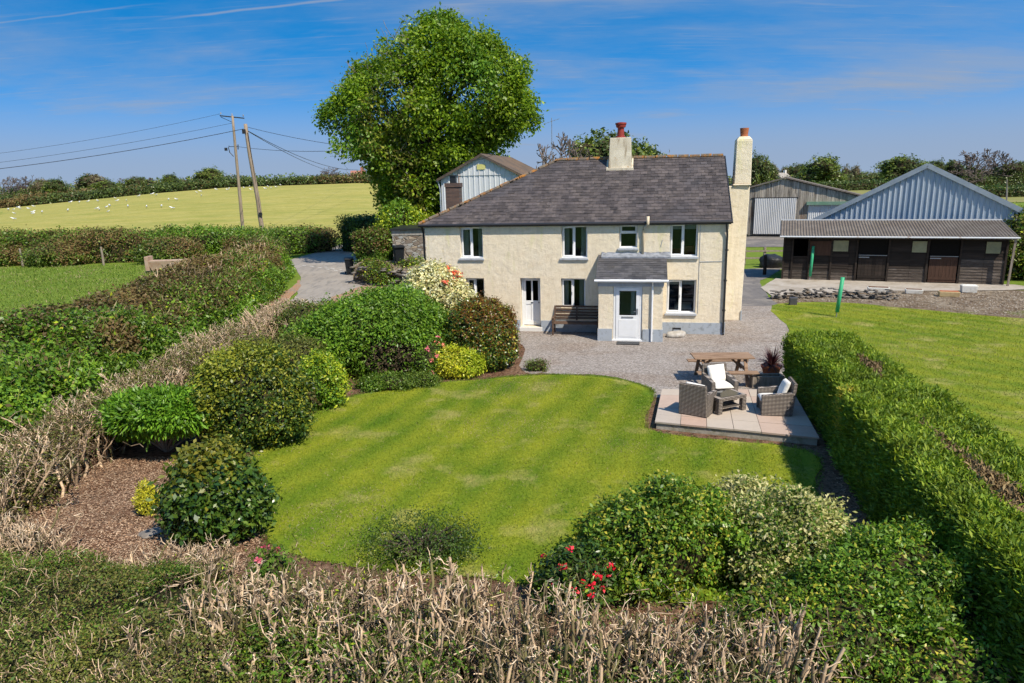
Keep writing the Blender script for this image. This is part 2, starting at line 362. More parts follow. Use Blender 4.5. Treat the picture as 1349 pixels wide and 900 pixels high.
def hedge_surface(rng, line, n, w, h, lump=.12, freq=1.0, seed=0, rnd=.3, depth=.05, ground=True, sideonly=0, taper=0):
    """line (K,2or3+) = x, y [, w scale, h scale]; returns points, normals"""
    K = 200; L = np.asarray(line, float); 
    if L.shape[1] == 2: L = np.c_[L, np.ones((len(L), 2))]
    R = resample(L, K); tan = nz_(np.gradient(R[:, :2], axis=0)); nor = np.stack([-tan[:, 1], tan[:, 0]], 1)
    ln = np.linalg.norm(np.diff(R[:, :2], axis=0), axis=1).sum()
    capw = w/(2*ln+w)*.5
    u = rng.random(n); kk = u*(K-1); i0 = kk.astype(int).clip(0, K-2); fr = (kk-i0)[:, None]
    c = R[i0]*(1-fr)+R[i0+1]*fr; nn = nor[i0]; tt = tan[i0]
    per = w+2*h; s = rng.random(n)*per; hw = w/2
    left = s < h; right = s > h+w; top = ~(left | right)
    lx = np.where(left, -hw*(1+taper*(1-s/h)), np.where(right, hw*(1+taper*((s-h-w)/h)), s-h-hw)); lz = np.where(left, s, np.where(right, per-s, h))
    # rounding of the shoulders
    q = np.maximum(0, np.abs(lx)/hw-(1-rnd))/rnd; qz = np.maximum(0, lz/h-(1-rnd*hw/h))/(rnd*hw/h); q = np.clip(q, 0, 1); qz = np.clip(qz, 0, 1)
    rr = np.sqrt(q**2+qz**2); over = np.maximum(rr, 1)
    lx = np.where(rr > 1, np.sign(lx)*hw*((1-rnd)+rnd*q/over), lx); lz = np.where(rr > 1, h-rnd*hw+rnd*hw*qz/over, lz)
    nl = np.stack([np.sign(lx)*np.where(top, q, 1), np.where(top, 1, qz)], 1)
    cap = rng.random(n) < capw*2
    end = rng.random(n) < .5
    lx = np.where(cap, rng.uniform(-hw, hw, n), lx); lz = np.where(cap, rng.random(n)*h, lz)
    c = np.where(cap[:, None], np.where(end[:, None], R[0], R[-1]), c); tt = np.where(cap[:, None], np.where(end[:, None], tan[0], tan[-1]), tt)
    nn = np.where(cap[:, None], np.stack([-tt[:, 1], tt[:, 0]], 1), nn)
    P = np.c_[c[:, :2]+nn*(lx*c[:, 2])[:, None], lz*c[:, 3]]
    Nn = np.c_[nn*nl[:, :1], nl[:, 1:2]]; sg = np.where(end, -1, 1)
    Nn = np.where(cap[:, None], np.c_[tt*sg[:, None], np.zeros(n)], Nn); Nn = nz_(Nn+1e-6)
    disp = lump*sn(P, freq, seed)+lump*.4*sn(P, freq*3.7, seed+9, 2)-np.abs(rng.normal(size=n))*depth
    P = P+Nn*disp[:, None]; P[:, 2] = np.maximum(P[:, 2], .03)
    return P, Nn
def hedge_core(line, w, h, s=.82, K=40, lump=.08, freq=1.0, seed=0):
    L = np.asarray(line, float)
    if L.shape[1] == 2: L = np.c_[L, np.ones((len(L), 2))]
    R = resample(L, K); tan = nz_(np.gradient(R[:, :2], axis=0)); nor = np.stack([-tan[:, 1], tan[:, 0]], 1)
    inset = (1-s)*min(w, 2*h)/2; e0 = tan[0]*inset; R[0, :2] += e0; R[-1, :2] -= tan[-1]*inset
    prof = np.array([(-1, 0), (-1, .45), (-.95, .8), (-.6, .97), (0, 1), (.6, .97), (.95, .8), (1, .45), (1, 0)])
    V = []; 
    for k in range(K):
        for px, pz in prof: 
            q = R[k, :2]+nor[k]*px*(w/2-inset)*R[k, 2]; V.append((q[0], q[1], pz*(h-inset)*R[k, 3]))
    V = np.array(V); m = len(prof)
    V[:, 2] = np.where(V[:, 2] > .01, V[:, 2]+lump*sn(V, freq, seed)*.5, 0)
    F = [(k*m+j, k*m+j+1, (k+1)*m+j+1, (k+1)*m+j) for k in range(K-1) for j in range(m-1)]
    F3 = [(0, j+1, j+2) for j in range(m-2)]+[((K-1)*m, (K-1)*m+j+2, (K-1)*m+j+1) for j in range(m-2)]
    return V, np.array(F), np.array(F3)
def hedge(name, label, cat, line, w, h, nclump, per, rc, L, Wd, mats, seed=0, lump=.12, freq=1.0, rnd=.3, out=.6, up=.45, spread=.7, mixf=None,
          core='shade_core', cores=.85, group=None, extra=None, tdir=None, tw=.5, z0=None, depth=.05, filt=None, taper=0, fold=.18):
    rng = np.random.default_rng(seed+5); lx, ly = line[0][0], line[0][1]; t = thing(name, (lx, ly, 0), 0, label, cat, group)
    cp, cn = hedge_surface(rng, line, nclump, w, h, lump, freq, seed, rnd, depth, taper=taper)
    if filt is not None: k = filt(rng, cp); cp, cn = cp[k], cn[k]
    td = None
    if tdir == 'up': td = nz_(cn*.5+np.array([0, 0, 1.]))
    elif tdir is not None: td = nz_(cn*.6+np.array(tdir))
    V, P = scatter_leaves(rng, cp, cn, per, rc, L, Wd, out, up, spread, tdir=td, tw=tw)
    P4 = V.reshape(-1, 4, 3); V = P4[P4[:, :, 2].min(1) > 0].reshape(-1, 3); Pc = V.reshape(-1, 4, 3)[:, 0]
    if z0 is not None: V = V.copy(); V[:, 2] += z0(V[:, 0], V[:, 1])
    mi = np.zeros(len(Pc), int) if mixf is None else mixf(rng, Pc)
    parts = [(V, qf(V), None, mi)]
    cv_, f4, f3 = hedge_core(line, w, h, cores, lump=lump, freq=freq, seed=seed)
    if z0 is not None: cv_[:, 2] += z0(cv_[:, 0], cv_[:, 1])-.1
    parts.append((cv_, f4, f3, len(mats)))
    # join wants one material array per face block
    V_, f4_, f3_, m_ = [], [], [], []
    n = 0; F4 = []; F3 = []; M4 = []; M3 = []; VV = []
    for v, a, b, m in parts:
        VV.append(v); F4.append(a+n); M4.append(np.broadcast_to(m, len(a)))
        if b is not None: F3.append(b+n); M3.append(np.broadcast_to(m, len(b)))
        n += len(v)
    V = np.concatenate(VV)-np.array([lx, ly, 0])
    link('foliage', npmesh('foliage', V, np.concatenate(F4), np.concatenate(F3), np.concatenate(M4+M3)), list(mats)+[core], t)
    if extra: extra(t, rng, cp, cn, np.array([lx, ly, 0]))
    return t
def mixn(thr, f=.8, seed=0, hard=.25):
    """material 1 where noise+random > thr"""
    def fn(rng, P): return ((sn(P, f, seed)+rng.normal(size=len(P))*hard) > thr).astype(int)
    return fn
def twigs(rng, P, D, ln, r, jit=.3, K=4, kink=.12, sides=4):
    """bent tapering twigs from points P along D"""
    M = len(P); D = nz_(D+rng.normal(size=D.shape)*jit); L = ln*(1+rng.uniform(-.45, .45, M)); t = np.linspace(0, 1, K)
    path = P[:, None, :]+D[:, None, :]*(t[None, :, None]*L[:, None, None])
    path[:, 1:] += np.cumsum(rng.normal(size=(M, K-1, 3)), 1)*(L*kink/2)[:, None, None]
    rad = np.linspace(1, .6, K)[None, :]*(r*(1+rng.uniform(-.4, .5, M)))[:, None]
    return path, rad
#%%MATS
mat('ground_grass', (.13, .20, .022), .95, .1, noise=[(.35, (.17, .22, .03), .4, .65), (2.5, (.085, .14, .012), .45, .7), (14, (.16, .21, .045), .45, .75)], bump=(9, .6, .08))
def lawn_extra(t, tcn, so_, b):
    # mown stripes fanning away from the house, and fine blade grain
    mp = N(t, 'ShaderNodeMapping'); mp.inputs['Rotation'].default_value = (0, 0, R_(31)); LK(t, tcn, 'Object', mp, 0)
    wv = N(t, 'ShaderNodeTexWave', ins={'Scale': .30, 'Distortion': 5.5, 'Detail': 4, 'Detail Scale': .55, 'Detail Roughness': .65}); LK(t, mp, 0, wv, 'Vector')
    rg = N(t, 'ShaderNodeMapRange', ins={1: .15, 2: .85, 3: .88, 4: 1.10}); LK(t, wv, 'Fac', rg, 0)
    hs = N(t, 'ShaderNodeHueSaturation'); LK(t, rg, 0, hs, 'Value'); t.links.new(so_[0].outputs[so_[1]], hs.inputs['Color'])
    return (hs, 0)
mat('lawn_grass', (.185, .240, .013), .9, .12, noise=[(.5, (.26, .27, .022), .40, .62), (1.1, (.115, .19, .010), .47, .68), (.8, (.36, .30, .12), .60, .78, (1, 1.5, 1)), (2.6, (.26, .25, .05), .55, .75), (22, (.075, .105, .009), .45, .68, (1, 1, 1), 4), (60, (.27, .29, .06), .52, .74, (1, 1, 1), 3)], bump=[(70, .6, .03)], extra=lawn_extra)
def turf(name, rot, green, yel, dry, isl=False):
    def ex(t, tcn, so_, b):
        def nzz(sc, lo, hi, det=5):
            n_ = N(t, 'ShaderNodeTexNoise', ins={'Scale': sc, 'Detail': det, 'Roughness': .6}); LK(t, tcn, 'Object', n_, 'Vector'); r = N(t, 'ShaderNodeMapRange', ins={1: lo, 2: hi}); LK(t, n_, 0, r, 0); return r
        mp = N(t, 'ShaderNodeMapping'); mp.inputs['Rotation'].default_value = (0, 0, R_(rot)); LK(t, tcn, 'Object', mp, 0)
        wv = N(t, 'ShaderNodeTexWave', ins={'Scale': .33, 'Distortion': 3.2, 'Detail': 4, 'Detail Scale': .5, 'Detail Roughness': .65}); LK(t, mp, 0, wv, 'Vector')
        a = N(t, 'ShaderNodeMath', operation='MULTIPLY', ins={1: .45}); LK(t, wv, 'Fac', a, 0); q = nzz(.45, .35, .68); c = N(t, 'ShaderNodeMath', operation='MULTIPLY_ADD', ins={1: .7}); LK(t, q, 0, c, 0); LK(t, a, 0, c, 2); c.use_clamp = True
        m1 = N(t, 'ShaderNodeMix', data_type='RGBA'); LK(t, c, 0, m1, 0); m1.inputs[6].default_value = (*green, 1); m1.inputs[7].default_value = (*yel, 1)
        d = nzz(.75, .545, .70, 7); m2 = N(t, 'ShaderNodeMix', data_type='RGBA'); LK(t, d, 0, m2, 0); LK(t, m1, 2, m2, 6); m2.inputs[7].default_value = (*dry, 1)
        f = nzz(26, .38, .66, 4); m3 = N(t, 'ShaderNodeMix', data_type='RGBA', blend_type='MULTIPLY'); LK(t, f, 0, m3, 0); LK(t, m2, 2, m3, 6); m3.inputs[7].default_value = (.55, .66, .6, 1); return (m3, 2)
    return mat(name, (.1, .1, .1), .85, .12, extra=ex, bump=None if isl else [(60, .6, .03)])
mat('side_lawn_grass', (.20, .235, .016), .9, .12, noise=[(.25, (.24, .235, .03), .42, .66), (.8, (.13, .175, .014), .47, .68), (.4, (.36, .31, .11), .57, .78, (1.8, 1, 1)), (2.2, (.25, .25, .05), .55, .75), (24, (.10, .13, .012), .45, .75, (1, 1, 1), 4)], bump=[(60, .6, .03)])
mat('hay_field', (.37, .325, .085), .95, .1, noise=[(.05, (.26, .27, .06), .42, .66, (1, 5, 1)), (.35, (.43, .37, .13), .45, .7, (.5, 3.5, 1)), (.9, (.20, .215, .04), .50, .70, (.25, 3, 1)), (3, (.22, .22, .05), .5, .72, (.5, 1.6, 1))], bump=(4, .4, .1))
mat('stubble_field', (.24, .22, .08), .95, .1, noise=[(.04, (.17, .19, .05), .4, .65, (1, 4, 1)), (.6, (.28, .26, .10), .45, .75, (.5, 3, 1))])
def gravel_extra(t, tcn, so_, b):
    v = N(t, 'ShaderNodeTexVoronoi', ins={'Scale': 26.0}); LK(t, tcn, 'Object', v, 'Vector')
    cr = N(t, 'ShaderNodeValToRGB'); e = cr.color_ramp.elements
    e[0].color = (.13, .11, .095, 1); e[1].color = (.50, .455, .415, 1); e.new(.5).color = (.27, .235, .205, 1)
    sp = N(t, 'ShaderNodeSeparateColor'); LK(t, v, 'Color', sp, 0); LK(t, sp, 0, cr, 0)
    mx = N(t, 'ShaderNodeMix', data_type='RGBA', ins={0: .6}); t.links.new(so_[0].outputs[so_[1]], mx.inputs[6]); LK(t, cr, 0, mx, 7)
    bp = N(t, 'ShaderNodeBump', ins={'Strength': .8, 'Distance': .03}); bp.invert = True; LK(t, v, 'Distance', bp, 'Height'); LK(t, bp, 0, b, 'Normal')
    return (mx, 2)
mat('gravel', (.29, .25, .22), .9, .25, noise=[(.5, (.20, .165, .14), .45, .68), (1.5, (.37, .335, .31), .5, .75), (.30, (.21, .145, .10), .50, .62, (1, 2.0, 1)), (3.5, (.16, .12, .09), .60, .72)], extra=gravel_extra)
mat('mulch', (.16, .085, .05), .95, .1, noise=[(1.2, (.24, .15, .10), .4, .65), (9, (.07, .035, .02), .45, .62), (30, (.36, .25, .17), .55, .72)], bump=[(25, .9, .05)])
mat('soil', (.20, .145, .095), .95, .1, noise=[(.5, (.30, .24, .17), .42, .6), (2.5, (.12, .08, .05), .45, .65), (8, (.42, .37, .29), .58, .72), (.35, (.17, .19, .05), .60, .72)], bump=[(8, .9, .12), (30, .6, .03)])
mat('asphalt_lane', (.27, .235, .20), .9, .3, noise=[(.25, (.34, .30, .255), .4, .65), (1.2, (.17, .155, .14), .48, .72, (2.6, .5, 1)), (40, (.34, .32, .29), .5, .8)], bump=(50, .3, .01))
mat('tarmac_dark', (.15, .135, .125), .9, .3, noise=[(.5, (.24, .21, .18), .45, .62), (3, (.09, .085, .08), .5, .7), (30, (.25, .24, .22), .52, .8)], bump=(40, .3, .01))
mat('concrete', (.40, .35, .29), .9, .25, noise=[(.8, (.28, .235, .18), .45, .65), (4, (.48, .44, .39), .5, .75), (20, (.33, .29, .24), .5, .7)], bump=(20, .4, .02))
mat('road_paint', (.55, .53, .48), .8, .3, noise=(9, (.28, .26, .24), .48, .62))
mat('verge_litter', (.34, .19, .11), .95, .1, noise=[(2, (.24, .2, .16), .45, .62), (12, (.45, .3, .2), .5, .7)], bump=(20, .6, .03))
def slab_extra(t, tcn, so_, b):
    g = N(t, 'ShaderNodeNewGeometry'); cr = N(t, 'ShaderNodeValToRGB'); cr.color_ramp.interpolation = 'CONSTANT'; e = cr.color_ramp.elements
    e[0].color = (.46, .385, .31, 1); e[1].position = .45; e[1].color = (.42, .36, .305, 1); e.new(.66).color = (.46, .30, .225, 1); e.new(.84).color = (.45, .32, .25, 1)
    LK(t, g, 'Random Per Island', cr, 0); mx = N(t, 'ShaderNodeMix', data_type='RGBA', ins={0: .72}); t.links.new(so_[0].outputs[so_[1]], mx.inputs[6]); LK(t, cr, 0, mx, 7); return (mx, 2)
mat('patio_slab', (.44, .38, .32), .85, .25, noise=[(3, (.33, .29, .25), .45, .65), (18, (.5, .45, .4), .5, .75)], extra=slab_extra, bump=(30, .3, .01))
mat('patio_block', (.36, .33, .27), .9, .2, noise=[(2, (.24, .23, .16), .45, .62), (9, (.44, .41, .35), .5, .7)], bump=(20, .5, .02))
# render on the house
mat('cream_render', (.78, .675, .505), .85, .2, noise=[(.5, (.80, .715, .57), .4, .7), (1.4, (.68, .59, .45), .50, .72, (4.5, 4.5, .45)), (1.6, (.70, .585, .42), .54, .72, (1, 1, 2.2)), (.9, (.66, .62, .33), .59, .74, (2.6, 1, .5)), (9, (.68, .58, .41), .52, .72), (22, (.60, .51, .37), .58, .74)], bump=[(3.2, .5, .06), (38, .7, .018)])
mat('plinth_paint', (.36, .40, .45), .7, .3, noise=[(2, (.36, .39, .42), .45, .65), (7, (.23, .25, .26), .52, .7)], bump=[(4, .3, .03), (34, .4, .01)])
mat('chimney_render', (.56, .50, .39), .9, .2, noise=[(2.2, (.68, .62, .50), .42, .62), (1.6, (.36, .29, .20), .54, .68, (3.5, 3.5, .6)), (5, (.40, .21, .05), .62, .74)], bump=[(30, .5, .015)])
mat('slate', (.072, .060, .060), .72, .3, noise=[(1.1, (.10, .082, .076), .4, .62), (4.5, (.045, .039, .040), .47, .66), (14, (.15, .135, .12), .60, .76), (.45, (.060, .055, .060), .5, .66)], island=.34, bump=(40, .3, .006))
mat('slate_new', (.062, .060, .066), .55, .45, noise=[(2, (.09, .085, .085), .4, .65)], island=.3, bump=(40, .25, .005))
mat('lichen_ridge', (.13, .105, .085), .9, .2, noise=[(3.2, (.36, .15, .03), .46, .60), (9, (.20, .17, .12), .5, .64)], bump=(12, .7, .03))
mat('lead', (.28, .30, .34), .6, .4, noise=(6, (.15, .16, .18), .42, .64), bump=(9, .6, .03))
mat('gutter_black', (.018, .018, .02), .4, .5)
mat('upvc', (.80, .81, .82), .35, .45, noise=(5, (.76, .77, .77), .4, .7))
mat('sill_grey', (.40, .42, .45), .7, .3, noise=(4, (.25, .25, .26), .5, .7))
mat('pipe_cream', (.62, .52, .38), .5, .4)
mat('pot_red', (.26, .030, .022), .6, .4, noise=(8, (.20, .03, .02), .5, .7))
mat('pot_terracotta', (.40, .13, .055), .8, .3, noise=(9, (.26, .09, .05), .5, .7))
mat('brick_old', (.13, .085, .07), .9, .2, bump=(12, .5, .02), extra=None)
def brick_extra(c1, c2, mo, sc, rot=(90, 0, 0)):
    def fn(t, tcn, so_, b):
        mp = N(t, 'ShaderNodeMapping'); mp.inputs['Rotation'].default_value = tuple(R_(a) for a in rot); LK(t, tcn, 'Object', mp, 0)
        br = N(t, 'ShaderNodeTexBrick', ins={'Color1': (*c1, 1), 'Color2': (*c2, 1), 'Mortar': (*mo, 1), 'Scale': sc, 'Mortar Size': .012, 'Brick Width': .5, 'Row Height': .17}); LK(t, mp, 0, br, 'Vector')
        bp = N(t, 'ShaderNodeBump', ins={'Strength': .5, 'Distance': .01}); LK(t, br, 'Fac', bp, 'Height'); bp.invert = True; LK(t, bp, 0, b, 'Normal'); return (br, 0)
    return fn
mat('brick_chimney', (.1, .1, .1), .9, .2, extra=brick_extra((.15, .095, .075), (.09, .062, .055), (.10, .09, .08), 2.2))
def rubble(t, tcn, so_, b):
    mp = N(t, 'ShaderNodeMapping'); mp.inputs['Scale'].default_value = (3.2, 3.2, 6.2); LK(t, tcn, 'Object', mp, 0)
    v = N(t, 'ShaderNodeTexVoronoi', ins={'Scale': 1.0, 'Randomness': 1.0}); LK(t, mp, 0, v, 'Vector')
    v2 = N(t, 'ShaderNodeTexVoronoi', feature='DISTANCE_TO_EDGE', ins={'Scale': 1.0}); LK(t, mp, 0, v2, 'Vector')
    cr = N(t, 'ShaderNodeValToRGB'); e = cr.color_ramp.elements; e[0].color = (.16, .12, .09, 1); e[1].color = (.42, .31, .20, 1); e.new(.5).color = (.29, .25, .21, 1); e.new(.8).color = (.34, .34, .32, 1)
    sp = N(t, 'ShaderNodeSeparateColor'); LK(t, v, 'Color', sp, 0); LK(t, sp, 1, cr, 0)
    rg = N(t, 'ShaderNodeMapRange', ins={1: .0, 2: .09}); LK(t, v2, 'Distance', rg, 0)
    mx = N(t, 'ShaderNodeMix', data_type='RGBA'); LK(t, rg, 0, mx, 0); mx.inputs[6].default_value = (.24, .20, .155, 1); LK(t, cr, 0, mx, 7)
    bp = N(t, 'ShaderNodeBump', ins={'Strength': .8, 'Distance': .05}); LK(t, rg, 0, bp, 'Height'); LK(t, bp, 0, b, 'Normal'); return (mx, 2)
mat('rubble_stone', (.3, .25, .2), .95, .15, extra=rubble)
mat('dark_interior', (.09, .09, .095), .9, .1)
mat('interior_wall', (.30, .29, .28), .9, .1)
mat('curtain', (.62, .60, .56), .9, .1)
mat('orange_wood', (.34, .09, .03), .6, .3)
mat('white_cloth', (.78, .76, .70), .9, .1, bump=(14, .35, .02))
mat('bench_wood', (.085, .050, .033), .7, .3, noise=[(3, (.15, .095, .065), .4, .65, (1, 9, 9)), (12, (.05, .03, .02), .5, .7, (1, 6, 6))], bump=(20, .3, .005))
mat('picnic_wood', (.21, .13, .080), .75, .25, noise=[(2, (.36, .24, .155), .4, .65, (1, 8, 8)), (7, (.24, .13, .07), .54, .72, (1, 8, 8))], bump=(18, .3, .005))
def wicker(t, tcn, so_, b):
    mp = N(t, 'ShaderNodeMapping'); LK(t, tcn, 'Object', mp, 0)
    sx = N(t, 'ShaderNodeSeparateXYZ'); LK(t, mp, 0, sx, 0)
    ad = N(t, 'ShaderNodeMath', operation='ADD'); LK(t, sx, 0, ad, 0); LK(t, sx, 1, ad, 1)
    def sine(src, i, k, ph=None):
        m = N(t, 'ShaderNodeMath', operation='MULTIPLY', ins={1: k}); LK(t, src, i, m, 0)
        if ph is not None: a = N(t, 'ShaderNodeMath', operation='ADD'); LK(t, m, 0, a, 0); LK(t, ph, 0, a, 1); m = a
        s = N(t, 'ShaderNodeMath', operation='SINE'); LK(t, m, 0, s, 0); return s
    a = sine(sx, 2, 175.0); col = sine(ad, 0, 70.0)
    sg = N(t, 'ShaderNodeMath', operation='MULTIPLY'); LK(t, a, 0, sg, 0); LK(t, col, 0, sg, 1)
    rg = N(t, 'ShaderNodeMapRange', ins={1: -.65, 2: .5}); LK(t, a, 0, rg, 0)
    rg2 = N(t, 'ShaderNodeMapRange', ins={1: -1, 2: 1, 3: .5, 4: 1.3}); LK(t, sg, 0, rg2, 0)
    nz = N(t, 'ShaderNodeTexNoise', ins={'Scale': 9.0, 'Detail': 2}); LK(t, mp, 0, nz, 'Vector')
    c1 = N(t, 'ShaderNodeMix', data_type='RGBA'); LK(t, nz, 0, c1, 0); c1.inputs[6].default_value = (.24, .20, .165, 1); c1.inputs[7].default_value = (.42, .36, .31, 1)
    mx = N(t, 'ShaderNodeMix', data_type='RGBA'); LK(t, rg, 0, mx, 0); mx.inputs[6].default_value = (.085, .072, .062, 1); LK(t, c1, 2, mx, 7)
    hs = N(t, 'ShaderNodeHueSaturation'); LK(t, rg2, 0, hs, 'Value'); LK(t, mx, 2, hs, 'Color')
    bp = N(t, 'ShaderNodeBump', ins={'Strength': .9, 'Distance': .012}); LK(t, a, 0, bp, 'Height'); LK(t, bp, 0, b, 'Normal'); return (hs, 0)
mat('wicker', (.3, .26, .22), .7, .3, extra=wicker)
mat('cushion_white', (.78, .75, .69), .95, .1, bump=[(7, .4, .03), (40, .2, .005)])
mat('black_glass', (.012, .014, .016), .06, .6)
mat('bin_plastic', (.013, .015, .018), .6, .15, noise=(6, (.018, .025, .028), .5, .7))
mat('black_plastic', (.02, .02, .022), .45, .4, bump=(5, .8, .08))
mat('green_post', (.035, .36, .17), .55, .4, noise=(5, (.05, .26, .14), .5, .7))
mat('shade_void', (.012, .011, .010), .95, .05)
mat('slate_rubble', (.14, .125, .11), .9, .2, island=.45, noise=[(6, (.22, .20, .18), .45, .65), (2, (.12, .09, .06), .5, .7)], bump=(20, .4, .01))
mat('old_wood', (.26, .215, .165), .9, .2, noise=[(2, (.34, .29, .24), .4, .65, (5, 5, .7)), (7, (.12, .095, .07), .52, .7, (5, 5, .7))], bump=(20, .4, .01))
mat('pole_wood', (.27, .205, .145), .85, .2, noise=[(2, (.36, .29, .22), .4, .65, (5, 5, .5)), (6, (.13, .095, .065), .54, .7, (5, 5, .6))])
mat('barn_boards', (.36, .315, .26), .9, .15, noise=[(1, (.44, .40, .345), .4, .65, (3, 3, .25)), (3, (.12, .10, .085), .52, .66, (5, 5, .3)), (.5, (.19, .11, .07), .56, .72, (2, 2, .5))], island=.32)
mat('stable_boards', (.027, .020, .016), .85, .2, noise=[(1.5, (.042, .031, .025), .42, .62, (.5, 2, 5)), (6, (.025, .024, .02), .5, .7, (.5, 2, 6))], island=.30, bump=(15, .4, .01))  # eave shadow on the upper boards is part of this dark colour
mat('stable_boards_worn_lit', (.095, .078, .063), .9, .15, noise=[(1.5, (.07, .055, .045), .42, .62, (.5, 2, 5)), (6, (.18, .15, .13), .5, .7, (.5, 2, 6))], island=.28, bump=(15, .4, .01))  # lower boards: weathered, with sunlight below the eave shadow put into the colour
mat('fibre_cement', (.155, .13, .11), .95, .15, noise=[(.8, (.20, .175, .15), .4, .65), (5, (.11, .095, .08), .50, .68), (2.5, (.24, .21, .15), .6, .75)], bump=(30, .4, .01))
mat('blue_cladding', (.40, .465, .54), .5, .4, .1, noise=[(.7, (.29, .37, .47), .45, .66, (1, 1, .6)), (.9, (.50, .555, .61), .5, .7, (4, 4, .3)), (3, (.34, .40, .47), .55, .75, (3, 3, .3))])
mat('cladding_trim', (.36, .41, .46), .5, .4, .15, noise=(2, (.27, .32, .37), .4, .7))
mat('white_sheet', (.60, .62, .635), .6, .3, noise=[(1, (.60, .62, .65), .45, .65, (2, 2, .3)), (1.1, (.30, .19, .13), .60, .72, (3.5, 3.5, .25))])
mat('grey_sheet', (.56, .565, .57), .6, .3, noise=[(1, (.47, .475, .48), .4, .65, (2, 2, .4))])
mat('rust_roof', (.10, .08, .066), .9, .2, noise=[(1, (.15, .105, .075), .42, .62), (4, (.09, .07, .06), .5, .7)])
mat('green_beam', (.13, .25, .17), .7, .3, noise=(2, (.20, .30, .24), .4, .7))
mat('perspex', (.30, .30, .18), .5, .3, noise=(3, (.22, .22, .13), .4, .7))
mat('red_brown_board', (.065, .038, .027), .9, .15, noise=(3, (.09, .05, .035), .4, .65, (4, 4, .6)))
mat('white_planter', (.74, .72, .66), .7, .3, noise=(4, (.55, .52, .44), .5, .7))
mat('tan_planter', (.55, .42, .22), .7, .3, noise=(4, (.42, .3, .15), .5, .7))
mat('white_wall', (.72, .70, .66), .8, .2, noise=(2, (.62, .6, .55), .5, .7))
mat('pink_brick', (.36, .16, .12), .9, .2)
mat('yellow_sign', (.60, .56, .20), .6, .3)
mat('stone_grey', (.27, .25, .22), .9, .2, island=.4, noise=[(6, (.38, .36, .33), .45, .65), (2, (.2, .15, .1), .55, .7)], bump=(20, .4, .01))
mat('cable', (.03, .03, .035), .6, .3)
mat('metal_grey', (.35, .36, .38), .4, .4, .6)
mat('gull_white', (.82, .82, .80), .7, .2)
mat('gull_grey', (.35, .37, .40), .7, .2)
mat('bark', (.12, .095, .07), .9, .15, noise=[(5, (.07, .055, .04), .45, .65, (1, 1, .3)), (3, (.10, .12, .05), .55, .7)], bump=(16, .8, .03))
mat('bark_pale', (.24, .21, .175), .9, .15, noise=[(5, (.15, .13, .10), .45, .65, (1, 1, .3))])
mat('shade_core', (.030, .032, .012), .95, .1, noise=(4, (.055, .040, .022), .45, .65))  # solid fill inside crowns, coloured dark as the shade between leaves
mat('twig_brown', (.085, .060, .040), .95, .1, noise=(5, (.05, .045, .02), .45, .65))
mat('cut_twig', (.55, .40, .26), .85, .2, island=.5, noise=[(7, (.26, .185, .12), .46, .66), (3, (.17, .17, .07), .60, .72)])
mat('cut_twig_pale', (.74, .60, .43), .85, .2, island=.3, noise=(9, (.36, .27, .19), .46, .66))
mat('twig_mossy', (.17, .135, .07), .9, .15, island=.5, noise=[(6, (.13, .14, .045), .45, .65)])
mat('far_twig', (.16, .13, .115), .9, .1)
G = lambda r, g, b: (r, g, b)
leafmat('leaf_bright', [(.045, .115, .010), (.085, .185, .014), (.15, .26, .025)])
leafmat('leaf_big_tree', [(.058, .12, .009), (.11, .205, .012), (.195, .29, .018)], tr=.32, nscale=.35)
leafmat('leaf_big_tree_young', [(.10, .13, .02), (.15, .19, .025), (.20, .22, .04)], tr=.25)
leafmat('leaf_ivy', [(.045, .060, .012), (.08, .10, .018), (.14, .14, .03)], rough=.35)
leafmat('leaf_lime', [(.15, .24, .012), (.24, .33, .018), (.34, .40, .03)])
leafmat('leaf_yellow', [(.26, .32, .02), (.42, .44, .03), (.52, .50, .06)])
leafmat('leaf_mid', [(.035, .085, .008), (.065, .14, .012), (.11, .19, .022)])
leafmat('leaf_emerald', [(.05, .13, .010), (.085, .21, .014), (.15, .29, .025)])
leafmat('leaf_dark', [(.018, .045, .008), (.032, .070, .010), (.055, .10, .016)])
leafmat('leaf_glossy', [(.014, .042, .006), (.030, .072, .009), (.075, .12, .016)], rough=.3, spec=.5, tr=.1)
leafmat('leaf_golden_edge', [(.12, .17, .018), (.24, .27, .03), (.38, .37, .06)], rough=.35)
leafmat('leaf_varieg', [(.17, .21, .06), (.33, .36, .14), (.50, .49, .28)], rough=.4)
leafmat('leaf_cream', [(.42, .36, .17), (.62, .54, .30), (.76, .68, .44)], rough=.6, tr=.15)
leafmat('leaf_red_new', [(.10, .045, .010), (.15, .075, .014), (.09, .075, .012)], rough=.35)
leafmat('leaf_camellia_new', [(.06, .09, .010), (.12, .14, .014), (.19, .19, .02)], rough=.4)
leafmat('leaf_euonymus', [(.085, .125, .012), (.15, .19, .018), (.24, .26, .035)], rough=.4)
leafmat('leaf_redtip', [(.42, .05, .03), (.55, .09, .05), (.40, .12, .05)], rough=.4)
leafmat('leaf_bramble', [(.060, .052, .020), (.105, .072, .030), (.085, .11, .025)], rough=.5)
leafmat('leaf_olive', [(.055, .075, .016), (.09, .115, .022), (.15, .165, .035)], rough=.55)
leafmat('leaf_conifer', [(.052, .108, .006), (.102, .180, .009), (.185, .255, .015)], rough=.6, tr=.2, nscale=1.4)
leafmat('leaf_conifer_inner', [(.07, .055, .03), (.11, .08, .04), (.15, .12, .06)], rough=.8, tr=0)
leafmat('leaf_conifer_gold', [(.30, .25, .03), (.40, .36, .04), (.25, .28, .03)], rough=.6)
leafmat('leaf_hedge', [(.040, .080, .012), (.070, .125, .016), (.12, .18, .028)], nscale=.5)
